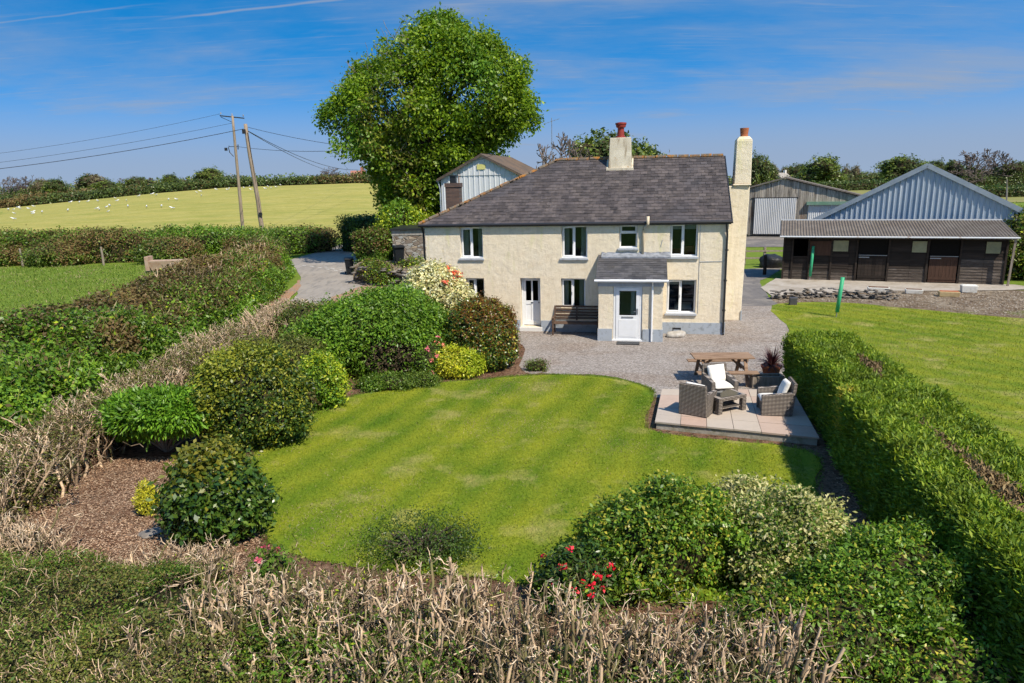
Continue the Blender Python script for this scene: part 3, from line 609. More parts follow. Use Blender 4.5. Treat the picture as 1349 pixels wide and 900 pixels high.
leafmat('leaf_hedge_brown', [(.09, .060, .025), (.14, .10, .04), (.12, .13, .035)], rough=.6, nscale=.5)
leafmat('leaf_far', [(.035, .062, .018), (.055, .09, .022), (.085, .125, .03)], tr=.15, nscale=.2)
leafmat('leaf_far_bright', [(.06, .11, .018), (.10, .155, .022), (.15, .19, .03)], tr=.15, nscale=.2)
leafmat('leaf_far_grey', [(.10, .085, .055), (.13, .12, .07), (.12, .14, .055)], tr=.1, nscale=.2)
leafmat('grass_blade', [(.085, .16, .012), (.14, .23, .018), (.25, .29, .05)], rough=.6, tr=.25)
turf('lawn_turf', 24, (.115, .190, .012), (.285, .30, .022), (.38, .335, .10)); turf('side_turf', -40, (.13, .20, .014), (.27, .285, .024), (.38, .335, .10))
turf('lawn_blade', 24, (.125, .210, .014), (.31, .325, .028), (.42, .37, .12), True); turf('side_blade', -40, (.15, .22, .016), (.30, .31, .028), (.42, .37, .12), True)
leafmat('grass_dry', [(.30, .24, .12), (.38, .31, .17), (.20, .19, .06)], rough=.8, tr=.1)
leafmat('petal_red', [(.55, .008, .015), (.75, .02, .04), (.65, .012, .06)], rough=.5, tr=.2)
leafmat('petal_pink', [(.75, .10, .16), (.80, .22, .26), (.70, .12, .20)], rough=.5, tr=.2)
leafmat('petal_coral', [(.70, .10, .06), (.75, .20, .12), (.65, .16, .14)], rough=.5, tr=.2)
leafmat('petal_white', [(.75, .75, .72), (.8, .8, .76), (.7, .72, .66)], rough=.6, tr=.2)
leafmat('leaf_purple', [(.045, .016, .022), (.08, .028, .035), (.06, .04, .03)], rough=.35)
leafmat('wood_chip', [(.24, .13, .075), (.36, .23, .14), (.48, .35, .24)], rough=.9, tr=0)
leafmat('soil_stone', [(.22, .17, .12), (.36, .30, .23), (.50, .45, .38)], rough=.9, tr=0)
def glassmat():
    m = bpy.data.materials.new('window_glass'); m.use_nodes = True; t = m.node_tree; t.nodes.clear(); o = N(t, 'ShaderNodeOutputMaterial')
    gl = N(t, 'ShaderNodeBsdfGlossy', ins={0: (.50, .66, 1, 1), 'Roughness': .02}); tr = N(t, 'ShaderNodeBsdfTransparent', ins={0: (.80, .84, .83, 1)})
    fr = N(t, 'ShaderNodeFresnel', ins={0: 1.45}); mx = N(t, 'ShaderNodeMath', operation='MULTIPLY_ADD', ins={1: 1.1, 2: .0}); LK(t, fr, 0, mx, 0)
    ms = N(t, 'ShaderNodeMixShader'); LK(t, mx, 0, ms, 0); LK(t, tr, 0, ms, 1); LK(t, gl, 0, ms, 2); LK(t, ms, 0, o, 0); MATS['window_glass'] = m
glassmat()
#%%GROUND
# ------------------------------------------------------------------ ground
def inside_interp(poly, n_edge=10, jag=0, seed=0, closed=True):
    """densify + roughen a closed outline"""
    rg = np.random.default_rng(seed); P = np.array(poly, float); out = []
    for i in range(len(P)):
        a, b = P[i], P[(i+1) % len(P)]; p0 = P[i-1]; p3 = P[(i+2) % len(P)]
        for k in range(n_edge):
            t = k/n_edge; q = .5*((2*a)+(b-p0)*t+(2*p0-5*a+4*b-p3)*t*t+(3*a-p0-3*b+p3)*t**3) if jag >= 0 else a+(b-a)*t
            out.append(q+rg.normal(size=2)*abs(jag))
    return np.array(out)
from mathutils.geometry import tessellate_polygon
def sheet(name, poly, z, material, n_edge=8, jag=.02, seed=0, straight=False, kind='structure', terrain=False):
    P = inside_interp(poly, n_edge, -max(jag, 1e-9) if straight else jag, seed)
    if terrain:
        x0, y0 = P.min(0); x1, y1 = P.max(0)
    tri = tessellate_polygon([[Vector((p[0], p[1], 0)) for p in P]])
    me = npmesh(name, np.c_[P, np.full(len(P), z)], None, np.array(tri))
    bm = bmesh.new(); bm.from_mesh(me)
    for f in bm.faces:
        if f.normal.z < 0: f.normal_flip()
    bm.to_mesh(me); bm.free()
    o = link(name, me, material); tag(o, kind=kind); return o
# terrain base: one big sheet, fine near, coarse far
xs = np.unique(np.r_[np.linspace(-2500, -300, 12), np.linspace(-300, 300, 121), np.linspace(300, 2500, 12)])
ys = np.unique(np.r_[np.linspace(-60, 60, 13), np.linspace(60, 340, 71), np.linspace(340, 3200, 18)])
X, Y = np.meshgrid(xs, ys); Z = zt(X.ravel(), Y.ravel())
nx, ny = len(xs), len(ys); ii = np.arange(nx*ny).reshape(ny, nx)
F = np.stack([ii[:-1, :-1], ii[:-1, 1:], ii[1:, 1:], ii[1:, :-1]], -1).reshape(-1, 4)
tag(link('ground', npmesh('ground', np.c_[X.ravel(), Y.ravel(), Z], F, smooth=True), 'ground_grass'), kind='structure')
def field(name, corner, nu, nv, material, off=.06):
    """quad patch draped over the terrain; corner = 4 xy points"""
    a, b, c, d = [np.array(p, float) for p in corner]; u, v = np.meshgrid(np.linspace(0, 1, nu), np.linspace(0, 1, nv)); u = u.ravel()[:, None]; v = v.ravel()[:, None]
    P = (a*(1-u)+b*u)*(1-v)+(d*(1-u)+c*u)*v; z = zt(P[:, 0], P[:, 1])+off
    ii = np.arange(nu*nv).reshape(nv, nu); F = np.stack([ii[:-1, :-1], ii[:-1, 1:], ii[1:, 1:], ii[1:, :-1]], -1).reshape(-1, 4)
    return tag(link(name, npmesh(name, np.c_[P, z], F, smooth=True), material), kind='structure')
field('hay_field', [(-75, 76), (-4, 76), (-7, 168), (-150, 168)], 50, 60, 'hay_field', .07)
field('far_field', [(40, 120), (190, 120), (290, 222), (40, 222)], 30, 30, 'stubble_field', .07)
field('distant_field', [(-260, 176), (-122, 176), (-140, 214), (-300, 214)], 20, 10, 'ground_grass', .07)
sheet('flower_bed_soil', [(-9.6, 7.2), (7, 5.2), (11, 12), (8.0, 18), (3.9, 18.3), (1.6, 20.3), (.6, 20.9), (.3, 24.3), (-4.5, 25.3), (-8.4, 24), (-9.2, 16)], .004, 'mulch', 6, .03, 1)
sheet('lawn', [(-5.25, 12.4), (-5.6, 13.5), (-5.72, 14.8), (-5.23, 16.1), (-4.96, 17.3), (-4.1, 18.35), (-2.55, 19.05), (-.8, 19.46), (.3, 19.7), (1.4, 19.72), (2.79, 19.3), (3.7, 18.3), (3.75, 17.4), (3.2, 14.9), (6.15, 13.55), (5.6, 11.7), (5.1, 10.1), (4.2, 8.9), (2.0, 8.3), (-.5, 9.0), (-2.1, 9.3), (-3.7, 9.9), (-4.5, 10.9)], .022, 'lawn_turf', 8, .025, 2)
sheet('gravel_yard', [(.25, 20.4), (1.3, 19.85), (2.8, 19.5), (3.85, 18.2), (4.0, 17.2), (7.6, 17.0), (8.2, 20), (10.45, 25.2), (11.7, 30.1), (10.4, 31.4), (8.6, 32), (5, 31), (-3.4, 29.5), (-4.6, 26.6), (-4.6, 25.2), (.1, 24.2)], .012, 'gravel', 6, .03, 3)
sheet('side_lawn', [(11.75, 30.2), (10.5, 25.2), (8.3, 20), (7.8, 17), (6.9, 12), (6.9, 6), (9, 2), (30, 2), (40, 22), (24, 25.4), (20, 26.2), (17.2, 28.6), (14.9, 30.5)], .020, 'side_turf', 6, .04, 4)
sheet('soil_strip', [(12.3, 32.3), (17.7, 33.5), (24, 32.8), (30, 31), (40, 22), (24, 25.3), (20, 26.0), (17.2, 28.4), (14.9, 30.3), (11.8, 30.4)], .010, 'soil', 6, .05, 5)
sheet('tarmac_track', [(10.3, 30.2), (11.9, 30.2), (12.4, 32.4), (13.6, 37), (14.7, 38.8), (16.3, 41.4), (17, 43), (14, 42.6), (11, 42), (9.6, 36), (9.4, 30.6)], .016, 'tarmac_dark', 6, .03, 6)
sheet('yard_concrete', [(14, 57), (24, 55.4), (40, 57), (42, 66), (14, 66)], .03, 'tarmac_dark', 5, .02, 7, straight=True)
sheet('lane', [(-12.3, 2), (-9.6, 2), (-9.5, 25), (-9.0, 33), (-8.4, 39), (-7.6, 46), (-7.2, 51.5), (-9.2, 53), (-11.5, 59), (-14.6, 68), (-16.5, 67), (-17.2, 57), (-17.6, 53.4), (-16.2, 50.8), (-13.6, 44), (-12.1, 38.5), (-11.3, 32)], .018, 'asphalt_lane', 6, .03, 8)
sheet('lane_verge', [(-9.3, 35), (-8.5, 39), (-8.0, 44), (-8.4, 47.5), (-6.5, 45), (-6.4, 38), (-8, 33)], .024, 'verge_litter', 6, .06, 9)
sheet('lane_verge', [(-11.9, 27), (-11.3, 32), (-11.9, 38), (-13.2, 42.4), (-12.6, 38.4), (-12.9, 30)], .024, 'verge_litter', 6, .06, 10)
for k, (x, y) in enumerate([(-15.1, 50.1), (-14.3, 49.3), (-13.5, 48.5), (-12.75, 47.6), (-12.0, 46.8), (-11.3, 45.8)]):
    d = Vector((.66, -.75)); n = Vector((.75, .66)); w = .08
    for s in (0, .42):
        c = Vector((x, y))+n*s; 
        if s and k < 2: continue
        pts = [c-d*.28-n*w, c+d*.28-n*w, c+d*.28+n*w, c-d*.28+n*w]
        sheet('road_marking', [(p.x, p.y) for p in pts], .026, 'road_paint', 3, .006, k, straight=True)
sheet('stable_apron', [(13.0, 35.2), (15.0, 38.4), (25.6, 34.3), (25.9, 32.9), (23.9, 32.7), (20.5, 33.0), (17.9, 33.4), (12.6, 32.6)], .035, 'concrete', 5, .02, 11, straight=True)

# ------------------------------------------------------------------ patio
def bil(c, u, v): a, b, c_, d = [Vector(p) for p in c]; return (a*(1-u)+b*u)*(1-v)+(d*(1-u)+c_*u)*v
PC = [(3.27, 15.0), (6.55, 13.76), (7.35, 17.2), (3.98, 17.5)]
t = thing('patio', (3.27, 15.0, 0), 0, 'raised patio of pink and grey paving slabs under the wicker chairs', 'patio')
b = MB(); ctr = Vector((5.3, 15.9))
q = [Vector(p)+(ctr-Vector(p)).normalized()*.05 for p in PC]; b.prism([(p.x-3.27, p.y-15.0, 0) for p in q], (0, 0, .155)); b.build('retaining_block', 'patio_block', t)
b = MB(); rg = random.Random(4); nu, nv = 6, 5
for i in range(nu):
    for j in range(nv):
        g = .006; P = [bil(PC, (i+a)/nu, (j+c)/nv) for a, c in ((0, 0), (1, 0), (1, 1), (0, 1))]; cc = sum(P, Vector((0, 0)))/4
        P = [p+(cc-p).normalized()*g*1.3 for p in P]; z = .2+rg.uniform(-.004, .004); b.prism([(p.x-3.27, p.y-15.0, z-.04) for p in P], (0, 0, .04))
b.build('paving', 'patio_slab', t)

# ------------------------------------------------------------------ house
YAW = R_(-10.8); HC = (7.83, 24.63, 0)
house = thing('farmhouse', HC, YAW, 'cream rendered two storey farmhouse with slate roof and white windows', 'house')
LX, DEP, EAVE, RIDGE, HD = -11.3, 6.4, 4.2, 6.5, 3.2
OPS = [(-9.92, -9.02, 2.84, 4.02), (-9.75, -9.02, .95, 2.07), (-7.6, -6.82, .17, 2.08), (-6.0, -5.03, 2.84, 4.04), (-6.03, -5.1, .92, 2.07),
       (-3.86, -3.2, 3.2, 4.07), (-2.04, -1.05, 2.88, 4.08), (-2.1, -1.04, .78, 2.04)]
def wall_open(x0, x1, z0, z1, ops, th, yb=0.0):
    """wall in xz plane, outer face at y=0, reveals go to +th"""
    xs = sorted({x0, x1, *[o[0] for o in ops], *[o[1] for o in ops]}); zs = sorted({z0, z1, *[o[2] for o in ops], *[o[3] for o in ops]})
    b = MB()
    for i in range(len(xs)-1):
        for j in range(len(zs)-1):
            cx, cz = (xs[i]+xs[i+1])/2, (zs[j]+zs[j+1])/2
            if any(o[0] < cx < o[1] and o[2] < cz < o[3] for o in ops): continue
            b.add([(xs[i], 0, zs[j]), (xs[i+1], 0, zs[j]), (xs[i+1], 0, zs[j+1]), (xs[i], 0, zs[j+1])], [(0, 1, 2, 3)])
            b.add([(xs[i], th, zs[j]), (xs[i+1], th, zs[j]), (xs[i+1], th, zs[j+1]), (xs[i], th, zs[j+1])], [(3, 2, 1, 0)], 1)
    for o in ops:
        a, c, d, e = o
        b.add([(a, 0, d), (c, 0, d), (c, 0, e), (a, 0, e), (a, th, d), (c, th, d), (c, th, e), (a, th, e)], [(0, 4, 5, 1), (1, 5, 6, 2), (2, 6, 7, 3), (3, 7, 4, 0)])
    return b
b = wall_open(LX, 0, 0, EAVE, OPS, .42)
# side walls, back wall, gable, with inner faces
b.add([(LX, 0, 0), (LX, 0, EAVE), (LX, DEP, EAVE), (LX, DEP, 0)], [(0, 1, 2, 3)]); b.add([(LX+.4, .42, 0), (LX+.4, .42, EAVE), (LX+.4, DEP-.4, EAVE), (LX+.4, DEP-.4, 0)], [(3, 2, 1, 0)], 1)
b.add([(0, 0, 0), (0, DEP, 0), (0, DEP, EAVE), (0, HD, RIDGE-.1), (0, 0, EAVE)], [(0, 1, 2, 3, 4)])
b.add([(-.4, .42, 0), (-.4, DEP-.4, 0), (-.4, DEP-.4, EAVE), (-.4, .42, EAVE)], [(3, 2, 1, 0)], 1)
b.add([(LX, DEP, 0), (0, DEP, 0), (0, DEP, EAVE), (LX, DEP, EAVE)], [(3, 2, 1, 0)]); b.add([(LX, DEP-.4, 0), (0, DEP-.4, 0), (0, DEP-.4, EAVE), (LX, DEP-.4, EAVE)], [(0, 1, 2, 3)], 1)
me = b.mesh('wall'); bm = bmesh.new(); bm.from_mesh(me); bmesh.ops.remove_doubles(bm, verts=bm.verts, dist=.0005); bm.to_mesh(me); bm.free()
link('wall', me, ['cream_render', 'interior_wall'], house)
b = MB(); b.box(LX+.4, -.4, .42, DEP-.4, 2.42, 2.52); b.box(LX+.4, -.4, .42, DEP-.4, .05, .1); b.box(LX+.4, -.4, .42, DEP-.4, 4.15, 4.19)
for x in (-8.4, -6.4, -4.4, -3.0): b.box(x, x+.12, .42, DEP-.4, .1, 4.15)
b.box(LX+.4, -.4, 3.2, 3.3, .1, 4.15); b.build('interior', 'dark_interior', house)
# plinth with breaks at the door
b = MB()
for x0, x1 in ((LX-.02, -7.62), (-6.80, -4.54), (-2.25, .0)): b = MB(); b.box(x0, x1, -.03, -.002, 0, .44); b.build('plinth', 'plinth_paint', house)
b = MB(); b.box(.002, .03, -.03, DEP, 0, .44); b.build('plinth', 'plinth_paint', house)
def slates(O, u, v, nrm, U, Vn, wid, exp, keep, seed, mb, lift=.012):
    rg = random.Random(seed); O = Vector(O); u = Vector(u); v = Vector(v); nrm = Vector(nrm); rows = int(Vn/exp)
    for r in range(rows+1):
        off = (r % 2)*wid/2
        for c in range(-1, int(U/wid)+2):
            a = c*wid+off; 
            if not keep(a+wid/2, (r+.5)*exp): continue
            g = .004+rg.random()*.003; h0 = lift+rg.random()*.010; dv = rg.uniform(-.012, .012); tilt = rg.uniform(-.004, .004); ln = exp*1.12
            if rg.random() < .006: dv -= .05
            vb = r*exp+dv; a0, a1 = max(a+g, 0), min(a+wid-g, U)
            if a1-a0 < .03: continue
            p = [O+u*a0+v*vb+nrm*(h0+tilt), O+u*a1+v*vb+nrm*(h0-tilt), O+u*a1+v*min(vb+ln, Vn)+nrm*.004, O+u*a0+v*min(vb+ln, Vn)+nrm*.004]
            bt = [O+u*a0+v*vb-nrm*.002, O+u*a1+v*vb-nrm*.002]
            mb.add(p+bt, [(0, 1, 2, 3), (4, 5, 1, 0)])
ye, ze = -.09, 4.15; sl = math.atan2(RIDGE-ze, HD-ye); SLn = math.hypot(RIDGE-ze, HD-ye); HX = -6.5; EL = LX-.22
roof_b = MB()
P_ = lambda x, y, z: (x, y, z)
RX = .07; yb = DEP+.26
roof_b.add([(EL, ye, ze), (RX, ye, ze), (RX, HD, RIDGE), (HX, HD, RIDGE)], [(0, 1, 2, 3)])
roof_b.add([(RX, yb, ze), (EL, yb, ze), (HX, HD, RIDGE), (RX, HD, RIDGE)], [(0, 1, 2, 3)])
roof_b.add([(EL, yb, ze), (EL, ye, ze), (HX, HD, RIDGE)], [(0, 1, 2)])
roof_b.add([(EL, ye, ze-.05), (RX, ye, ze-.05), (RX, yb, ze-.05), (EL, yb, ze-.05)], [(3, 2, 1, 0)])
roof_b.add([(EL, ye, ze-.05), (RX, ye, ze-.05), (RX, ye, ze), (EL, ye, ze)], [(0, 1, 2, 3)])
roof_b.add([(RX, ye, ze-.05), (RX, yb, ze-.05), (RX, yb, ze), (RX, HD, RIDGE), (RX, ye, ze)], [(0, 1, 2, 3, 4)])
cs, si = math.cos(sl), math.sin(sl)
slates((EL, ye-.03, ze-.02), (1, 0, 0), (0, cs, si), (0, -si, cs), RX-EL, SLn, .27, .185, lambda a, v: a > v*(HX-EL)/SLn+.03 and a < RX-EL+.1, 1, roof_b)
slates((RX, yb, ze), (-1, 0, 0), (0, -cs, si), (0, si, cs), RX-EL, SLn, .27, .185, lambda a, v: a < (RX-EL)-v*(HX-EL)/SLn-.03, 2, roof_b)
hl = math.hypot(HX-EL, RIDGE-ze); hc, hs_ = (HX-EL)/hl, (RIDGE-ze)/hl
slates((EL, yb, ze), (0, -1, 0), (hc, 0, hs_), (-hs_, 0, hc), yb-ye, hl, .27, .185, lambda a, v: v/hl*(yb-HD) < a < (yb-ye)-v/hl*(HD-ye), 3, roof_b)
roof = roof_b.build('roof', 'slate', house)
b = MB(); rg = random.Random(9)
def ridge_line(a, c, n, r=.085):
    a = Vector(a); c = Vector(c)
    for k in range(n):
        p = a.lerp(c, k/n); q_ = a.lerp(c, (k+1)/n-.006); j = Vector((0, 0, rg.uniform(-.012, .012))); b.tube([p+j, q_+j], r+rg.uniform(-.006, .006), 8)
ridge_line((HX, HD, RIDGE+.0), (RX, HD, RIDGE+.0), 15); ridge_line((EL, ye, ze+.02), (HX, HD, RIDGE+.0), 14, .07); ridge_line((EL, yb, ze+.02), (HX, HD, RIDGE), 14, .07)
b.build('ridge_tiles', 'lichen_ridge', roof)
b = MB(); b.box(.0, .13, ye-.02, ye+.02, ze-.07, ze-.02); b.bar((RX+.03, ye, ze-.03), (RX+.03, HD, RIDGE-.05), .04, .1); b.bar((RX+.03, yb, ze-.03), (RX+.03, HD, RIDGE-.05), .04, .1); b.build('verge', 'gutter_black', roof)
b = MB(); b.tube([(EL, ye-.045, ze-.05), (RX+.04, ye-.045, ze-.02)], .055, 8); b.box(EL, RX, ye+.01, ye+.03, ze-.11, ze-.055); b.build('gutter', 'gutter_black', house)
b = MB(); b.tube([(-.10, ye-.045, ze-.1), (-.06, -.08, ze-.36), (-.05, -.07, ze-.5), (-.03, -.07, .1), (-.03, -.16, .05)], .036, 8)
for z in (.9, 2.0, 3.1): b.box(-.09, .02, -.08, -.003, z, z+.05)
b.build('downpipe', 'gutter_black', house)
b = MB(); b.tube([(LX-.12, -.02, ze-.08), (LX-.1, .1, 3.8), (LX-.1, .12, .1)], .04, 8); b.build('downpipe', 'gutter_black', house)
# chimneys
b = MB(); b.hexa([(-4.42, 2.62, 5.9), (-3.5, 2.62, 5.9), (-3.5, 3.5, 5.9), (-4.42, 3.5, 5.9), (-4.36, 2.68, 7.28), (-3.54, 2.68, 7.28), (-3.54, 3.44, 7.28), (-4.36, 3.44, 7.28)])
ch = b.build('chimney', 'chimney_render', house, bevel=.02)
b = MB(); b.box(-4.50, -3.42, 2.52, 2.64, 5.96, 6.12); b.bar((-4.45, 2.6, 6.06), (-4.45, 3.2, 6.50), .07, .06); b.bar((-3.47, 2.6, 6.06), (-3.47, 3.2, 6.50), .07, .06); b.build('flashing', 'chimney_render', ch, bevel=.01)
b = MB(); b.lathe([(.20, 7.26), (.19, 7.33), (.14, 7.35), (.125, 7.66), (.19, 7.70), (.20, 7.78), (.22, 7.80), (.22, 7.86), (.1, 7.88)], (-3.95, 3.06, 0), 20); b.build('chimney_pot', 'pot_red', ch, smooth=False)
b = MB(); b.hexa([(.002, 2.7, 0), (.96, 2.7, 0), (.96, 3.75, 0), (.002, 3.75, 0), (.002, 2.75, 5.33), (1.05, 2.8, 5.33), (1.05, 3.6, 5.33), (.002, 3.6, 5.33)]); b.box(.40, 1.08, 2.70, 3.60, 5.335, 5.40)
b.hexa([(.45, 2.75, 5.40), (1.07, 2.75, 5.40), (1.07, 3.45, 5.40), (.45, 3.45, 5.40), (.47, 2.78, 7.05), (1.05, 2.78, 7.05), (1.05, 3.42, 7.05), (.47, 3.42, 7.05)])
b.hexa([(.47, 2.78, 7.052), (1.05, 2.78, 7.052), (1.05, 3.42, 7.052), (.47, 3.42, 7.052), (.58, 2.88, 7.18), (.95, 2.88, 7.18), (.95, 3.32, 7.18), (.58, 3.32, 7.18)])
ch = b.build('chimney', 'cream_render', house, bevel=.025); ch['label'] = 'tall cream chimney breast against the gable'
b = MB(); b.lathe([(.15, 7.15), (.15, 7.22), (.14, 7.24), (.165, 7.46), (.17, 7.50), (.12, 7.50), (.10, 7.3)], (.77, 3.1, 0), 18); b.build('chimney_pot', 'pot_terracotta', ch)
b = MB(); b.box(.94, .985, 2.66, 3.8, 0, .4); b.build('plinth', 'plinth_paint', ch)
b = MB(); b.box(-11.9, -11.25, 5.2, 5.7, 3.4, 5.68); b.box(-11.93, -11.22, 5.17, 5.73, 5.5, 5.68); ch = b.build('chimney', 'brick_chimney', house); ch['label'] = 'small brown brick chimney with a square cowl'
b = MB(); b.box(-11.7, -11.45, 5.3, 5.6, 5.68, 6.0); b.box(-11.74, -11.41, 5.26, 5.64, 5.98, 6.03); b.build('cowl', 'gutter_black', ch)
# windows
def window(x0, x1, z0, z1, y=.16, style='two', sill=True, curtain=False, blind=False):
    fr = MB(); w = .055
    def frame(a, c, d, e, t, y0, y1):
        fr.box(a, c, y0, y1, d, d+t); fr.box(a, c, y0, y1, e-t, e); fr.box(a, a+t, y0, y1, d+t, e-t); fr.box(c-t, c, y0, y1, d+t, e-t)
    frame(x0+.004, x1-.004, z0+.004, z1-.004, w, y, y+.07); gl = MB()
    if style == 'two':
        mxx = x0+(x1-x0)*.49; fr.box(mxx-.03, mxx+.03, y+.001, y+.068, z0+w, z1-w); frame(x0+w-.01, mxx-.02, z0+w-.01, z1-w+.01, .05, y-.025, y+.05)
        gl.box(x0+w, mxx-.03, y+.02, y+.026, z0+w, z1-w); gl.box(mxx+.03, x1-w, y+.02, y+.026, z0+w, z1-w)
    else:
        zm = z1-(z1-z0)*.36; fr.box(x0+w, x1-w, y+.001, y+.068, zm-.03, zm+.03); frame(x0+w-.01, x1-w+.01, zm+.02, z1-w+.01, .045, y-.025, y+.05)
        gl.box(x0+w, x1-w, y+.02, y+.026, z0+w, zm-.03); gl.box(x0+w, x1-w, y+.02, y+.026, zm+.03, z1-w)
    wn = fr.build('window', 'upvc', house, bevel=.004); gl.build('pane', 'window_glass', wn)
    if style == 'two':
        h = MB(); h.box(x0+(x1-x0)*.49-.05, x0+(x1-x0)*.49-.035, y-.05, y-.02, (z0+z1)/2-.06, (z0+z1)/2+.05); h.build('handle', 'metal_grey', wn)
    if sill:
        s = MB(); s.box(x0-.06, x1+.04, -.07, .14, z0-.075, z0-.002); s.build('sill', 'sill_grey', wn, bevel=.008)
        s = MB(); s.box(x0+.005, x1-.005, -.03, y-.002, z0+.001, z0+.03); s.build('cill_board', 'upvc', wn)
    if curtain:
        for a, c in ((x0+.02, x0+.26), (x1-.26, x1-.02)):
            n = 28; vs = []; fs = []
            for k in range(n+1):
                xx = a+(c-a)*k/n; yy = .36+.025*math.sin(k*1.35+a)+.01*math.sin(k*3.1); vs += [(xx, yy, z0-.1), (xx, yy, z1+.05)]
            for k in range(n): fs.append((2*k, 2*k+2, 2*k+3, 2*k+1))
            m = MB(); m.add(vs, fs); m.build('curtain', 'curtain', wn, smooth=True)
    if blind: m = MB(); m.box(x0+.03, x1-.03, .3, .31, z1-.22, z1+.04); m.build('blind', 'curtain', wn)
    return wn
window(*OPS[0], curtain=True); window(*OPS[1], sill=False); w = window(*OPS[3], curtain=True)
window(*OPS[4], curtain=True, sill=False); window(*OPS[5], style='top'); w2 = window(*OPS[6], blind=True); w3 = window(*OPS[7], blind=True)
# things seen in the rooms
b = MB(); b.box(-1.52, -1.13, .52, .9, 2.62, 3.22); b.box(-1.9, -1.6, .6, .7, 2.6, 3.12); b.build('bed_head', 'orange_wood', house)
b = MB(); b.box(-1.75, -1.15, .75, 1.3, .8, .98); b.build('table_cloth', 'white_cloth', house)
b = MB(); b.tube([(-9.25, .34, 2.86), (-9.25, .34, 3.05)], [.03, .015], 8); b.build('ornament', 'white_cloth', house)
b = MB(); b.tube([(-5.85, .34, 2.86), (-5.9, .34, 3.14)], [.05, .02], 8); b.build('ornament', 'white_cloth', house)
b = MB(); b.box(-5.3, -5.18, .32, .42, 2.86, 3.02); b.build('ornament', 'white_cloth', house)
# left door in an arched recess
dr = MB(); x0, x1, z0, z1 = -7.52, -6.86, .2, 2.03; y = .28
dr.box(x0, x1, y, y+.05, z0, z0+.18); dr.box(x0, x1, y, y+.05, z1-.09, z1); dr.box(x0, x0+.09, y, y+.05, z0+.18, z1-.09); dr.box(x1-.09, x1, y, y+.05, z0+.18, z1-.09)
dr.box(x0+.09, x1-.09, y, y+.05, 1.02, 1.16); dr.box((x0+x1)/2-.03, (x0+x1)/2+.03, y+.001, y+.049, 1.16, z1-.09); dr.box((x0+x1)/2-.03, (x0+x1)/2+.03, y+.001, y+.049, z0+.18, 1.02); dr.box(x0+.09, x1-.09, y+.02, y+.04, z0+.18, 1.02)
dr.box(x0-.07, x0-.004, y-.02, y+.07, .17, z1+.04); dr.box(x1+.004, x1+.035, y-.02, y+.07, .17, z1+.04); dr.box(x0-.07, x1+.035, y-.02, y+.07, z1+.002, z1+.045)
d = dr.build('door', 'upvc', house, bevel=.004); g = MB(); g.box(x0+.09, (x0+x1)/2-.03, y+.022, y+.028, 1.16, z1-.09); g.box((x0+x1)/2+.03, x1-.09, y+.022, y+.028, 1.16, z1-.09); g.build('pane', 'window_glass', d)
h = MB(); h.tube([(x1-.06, y-.05, 1.1), (x1-.06, y, 1.1)], .022, 10); h.build('handle', 'black_plastic', d)
h = MB(); h.box((x0+x1)/2-.045, (x0+x1)/2+.045, y-.014, y-.002, 1.06, 1.1); h.build('letter_plate', 'black_plastic', d)
s = MB(); s.box(-7.66, -6.76, -.06, .3, .0, .168); s.build('doorstep', 'white_wall', house, bevel=.01)
# soil pipe with a swan neck, telephone cable clip
b = MB(); b.tube([(-3.0, -.06, 2.98), (-3.0, -.06, 3.86), (-2.97, -.09, 3.95), (-2.9, -.14, 4.02), (-2.84, -.22, 4.08), (-2.84, -.23, 4.36)], [.042]*3+[.05, .052, .056], 8); b.build('vent_pipe', 'pipe_cream', house, smooth=True)
b = MB(); b.tube([(-.98, -.012, 4.05), (-.97, -.012, 2.72), (-.96, -.012, .8)], .009, 5); b.tube([(-.96, -.012, 2.70), (-.1, -.012, 2.72)], .009, 5); b.tube([(-2.36, -.012, 3.25), (-2.30, -.012, 3.5)], .012, 5); b.build('wall_cable', 'sill_grey', house)
# little lean-to hood on the left wall
b = MB(); b.prism([(LX-.75, 1.2, 2.35), (LX-.01, 1.2, 2.75), (LX-.01, 1.2, 2.66), (LX-.75, 1.2, 2.26)], (0, 1.6, 0)); b.build('side_hood', 'white_wall', house)
# aerial mast behind the ridge
b = MB(); b.tube([(-7.0, 5.3, 4.9), (-7.0, 5.3, 8.35)], .018, 6); b.bar((-7.35, 5.3, 8.1), (-6.65, 5.3, 8.3), .015, .015)
for k in range(5): c = Vector((-7.3+k*.14, 5.3, 8.12+k*.04)); b.bar(c-Vector((0, .18, 0)), c+Vector((0, .18, 0)), .01, .01)
b.build('aerial', 'metal_grey', house)
# porch ------------------------------------------------
PF = -1.42
mp_ = wall_open(-4.52, -2.27, 0, 2.22, [(-4.0, -2.98, .03, 2.03)], .18)
vs, fs, ms = mp_.V, mp_.F, mp_.M
pm = MB(); pm.add([(x, y+PF, z) for x, y, z in vs], fs, 0)
pm.add([(-4.52, PF, 0), (-4.52, -.004, 0), (-4.52, -.004, 2.9), (-4.52, PF, 2.22)], [(3, 2, 1, 0)]); pm.add([(-2.27, PF, 0), (-2.27, -.004, 0), (-2.27, -.004, 2.9), (-2.27, PF, 2.22)], [(0, 1, 2, 3)])
pm.add([(-4.36, PF+.18, 0), (-4.36, -.01, 0), (-4.36, -.01, 2.2), (-4.36, PF+.18, 2.2)], [(0, 1, 2, 3)]); pm.add([(-2.43, PF+.18, 0), (-2.43, -.01, 0), (-2.43, -.01, 2.2), (-2.43, PF+.18, 2.2)], [(3, 2, 1, 0)])
porch = pm.build('porch', 'cream_render', house)
b = MB()
for x0, x1, xs_ in ((-4.545, -4.03, -4.545), (-2.95, -2.245, -2.268)): b = MB(); b.box(x0, x1, PF-.025, PF-.002, 0, .46); b.box(xs_, xs_+.023, PF-.002, -.035, 0, .46); b.build('plinth', 'plinth_paint', porch)
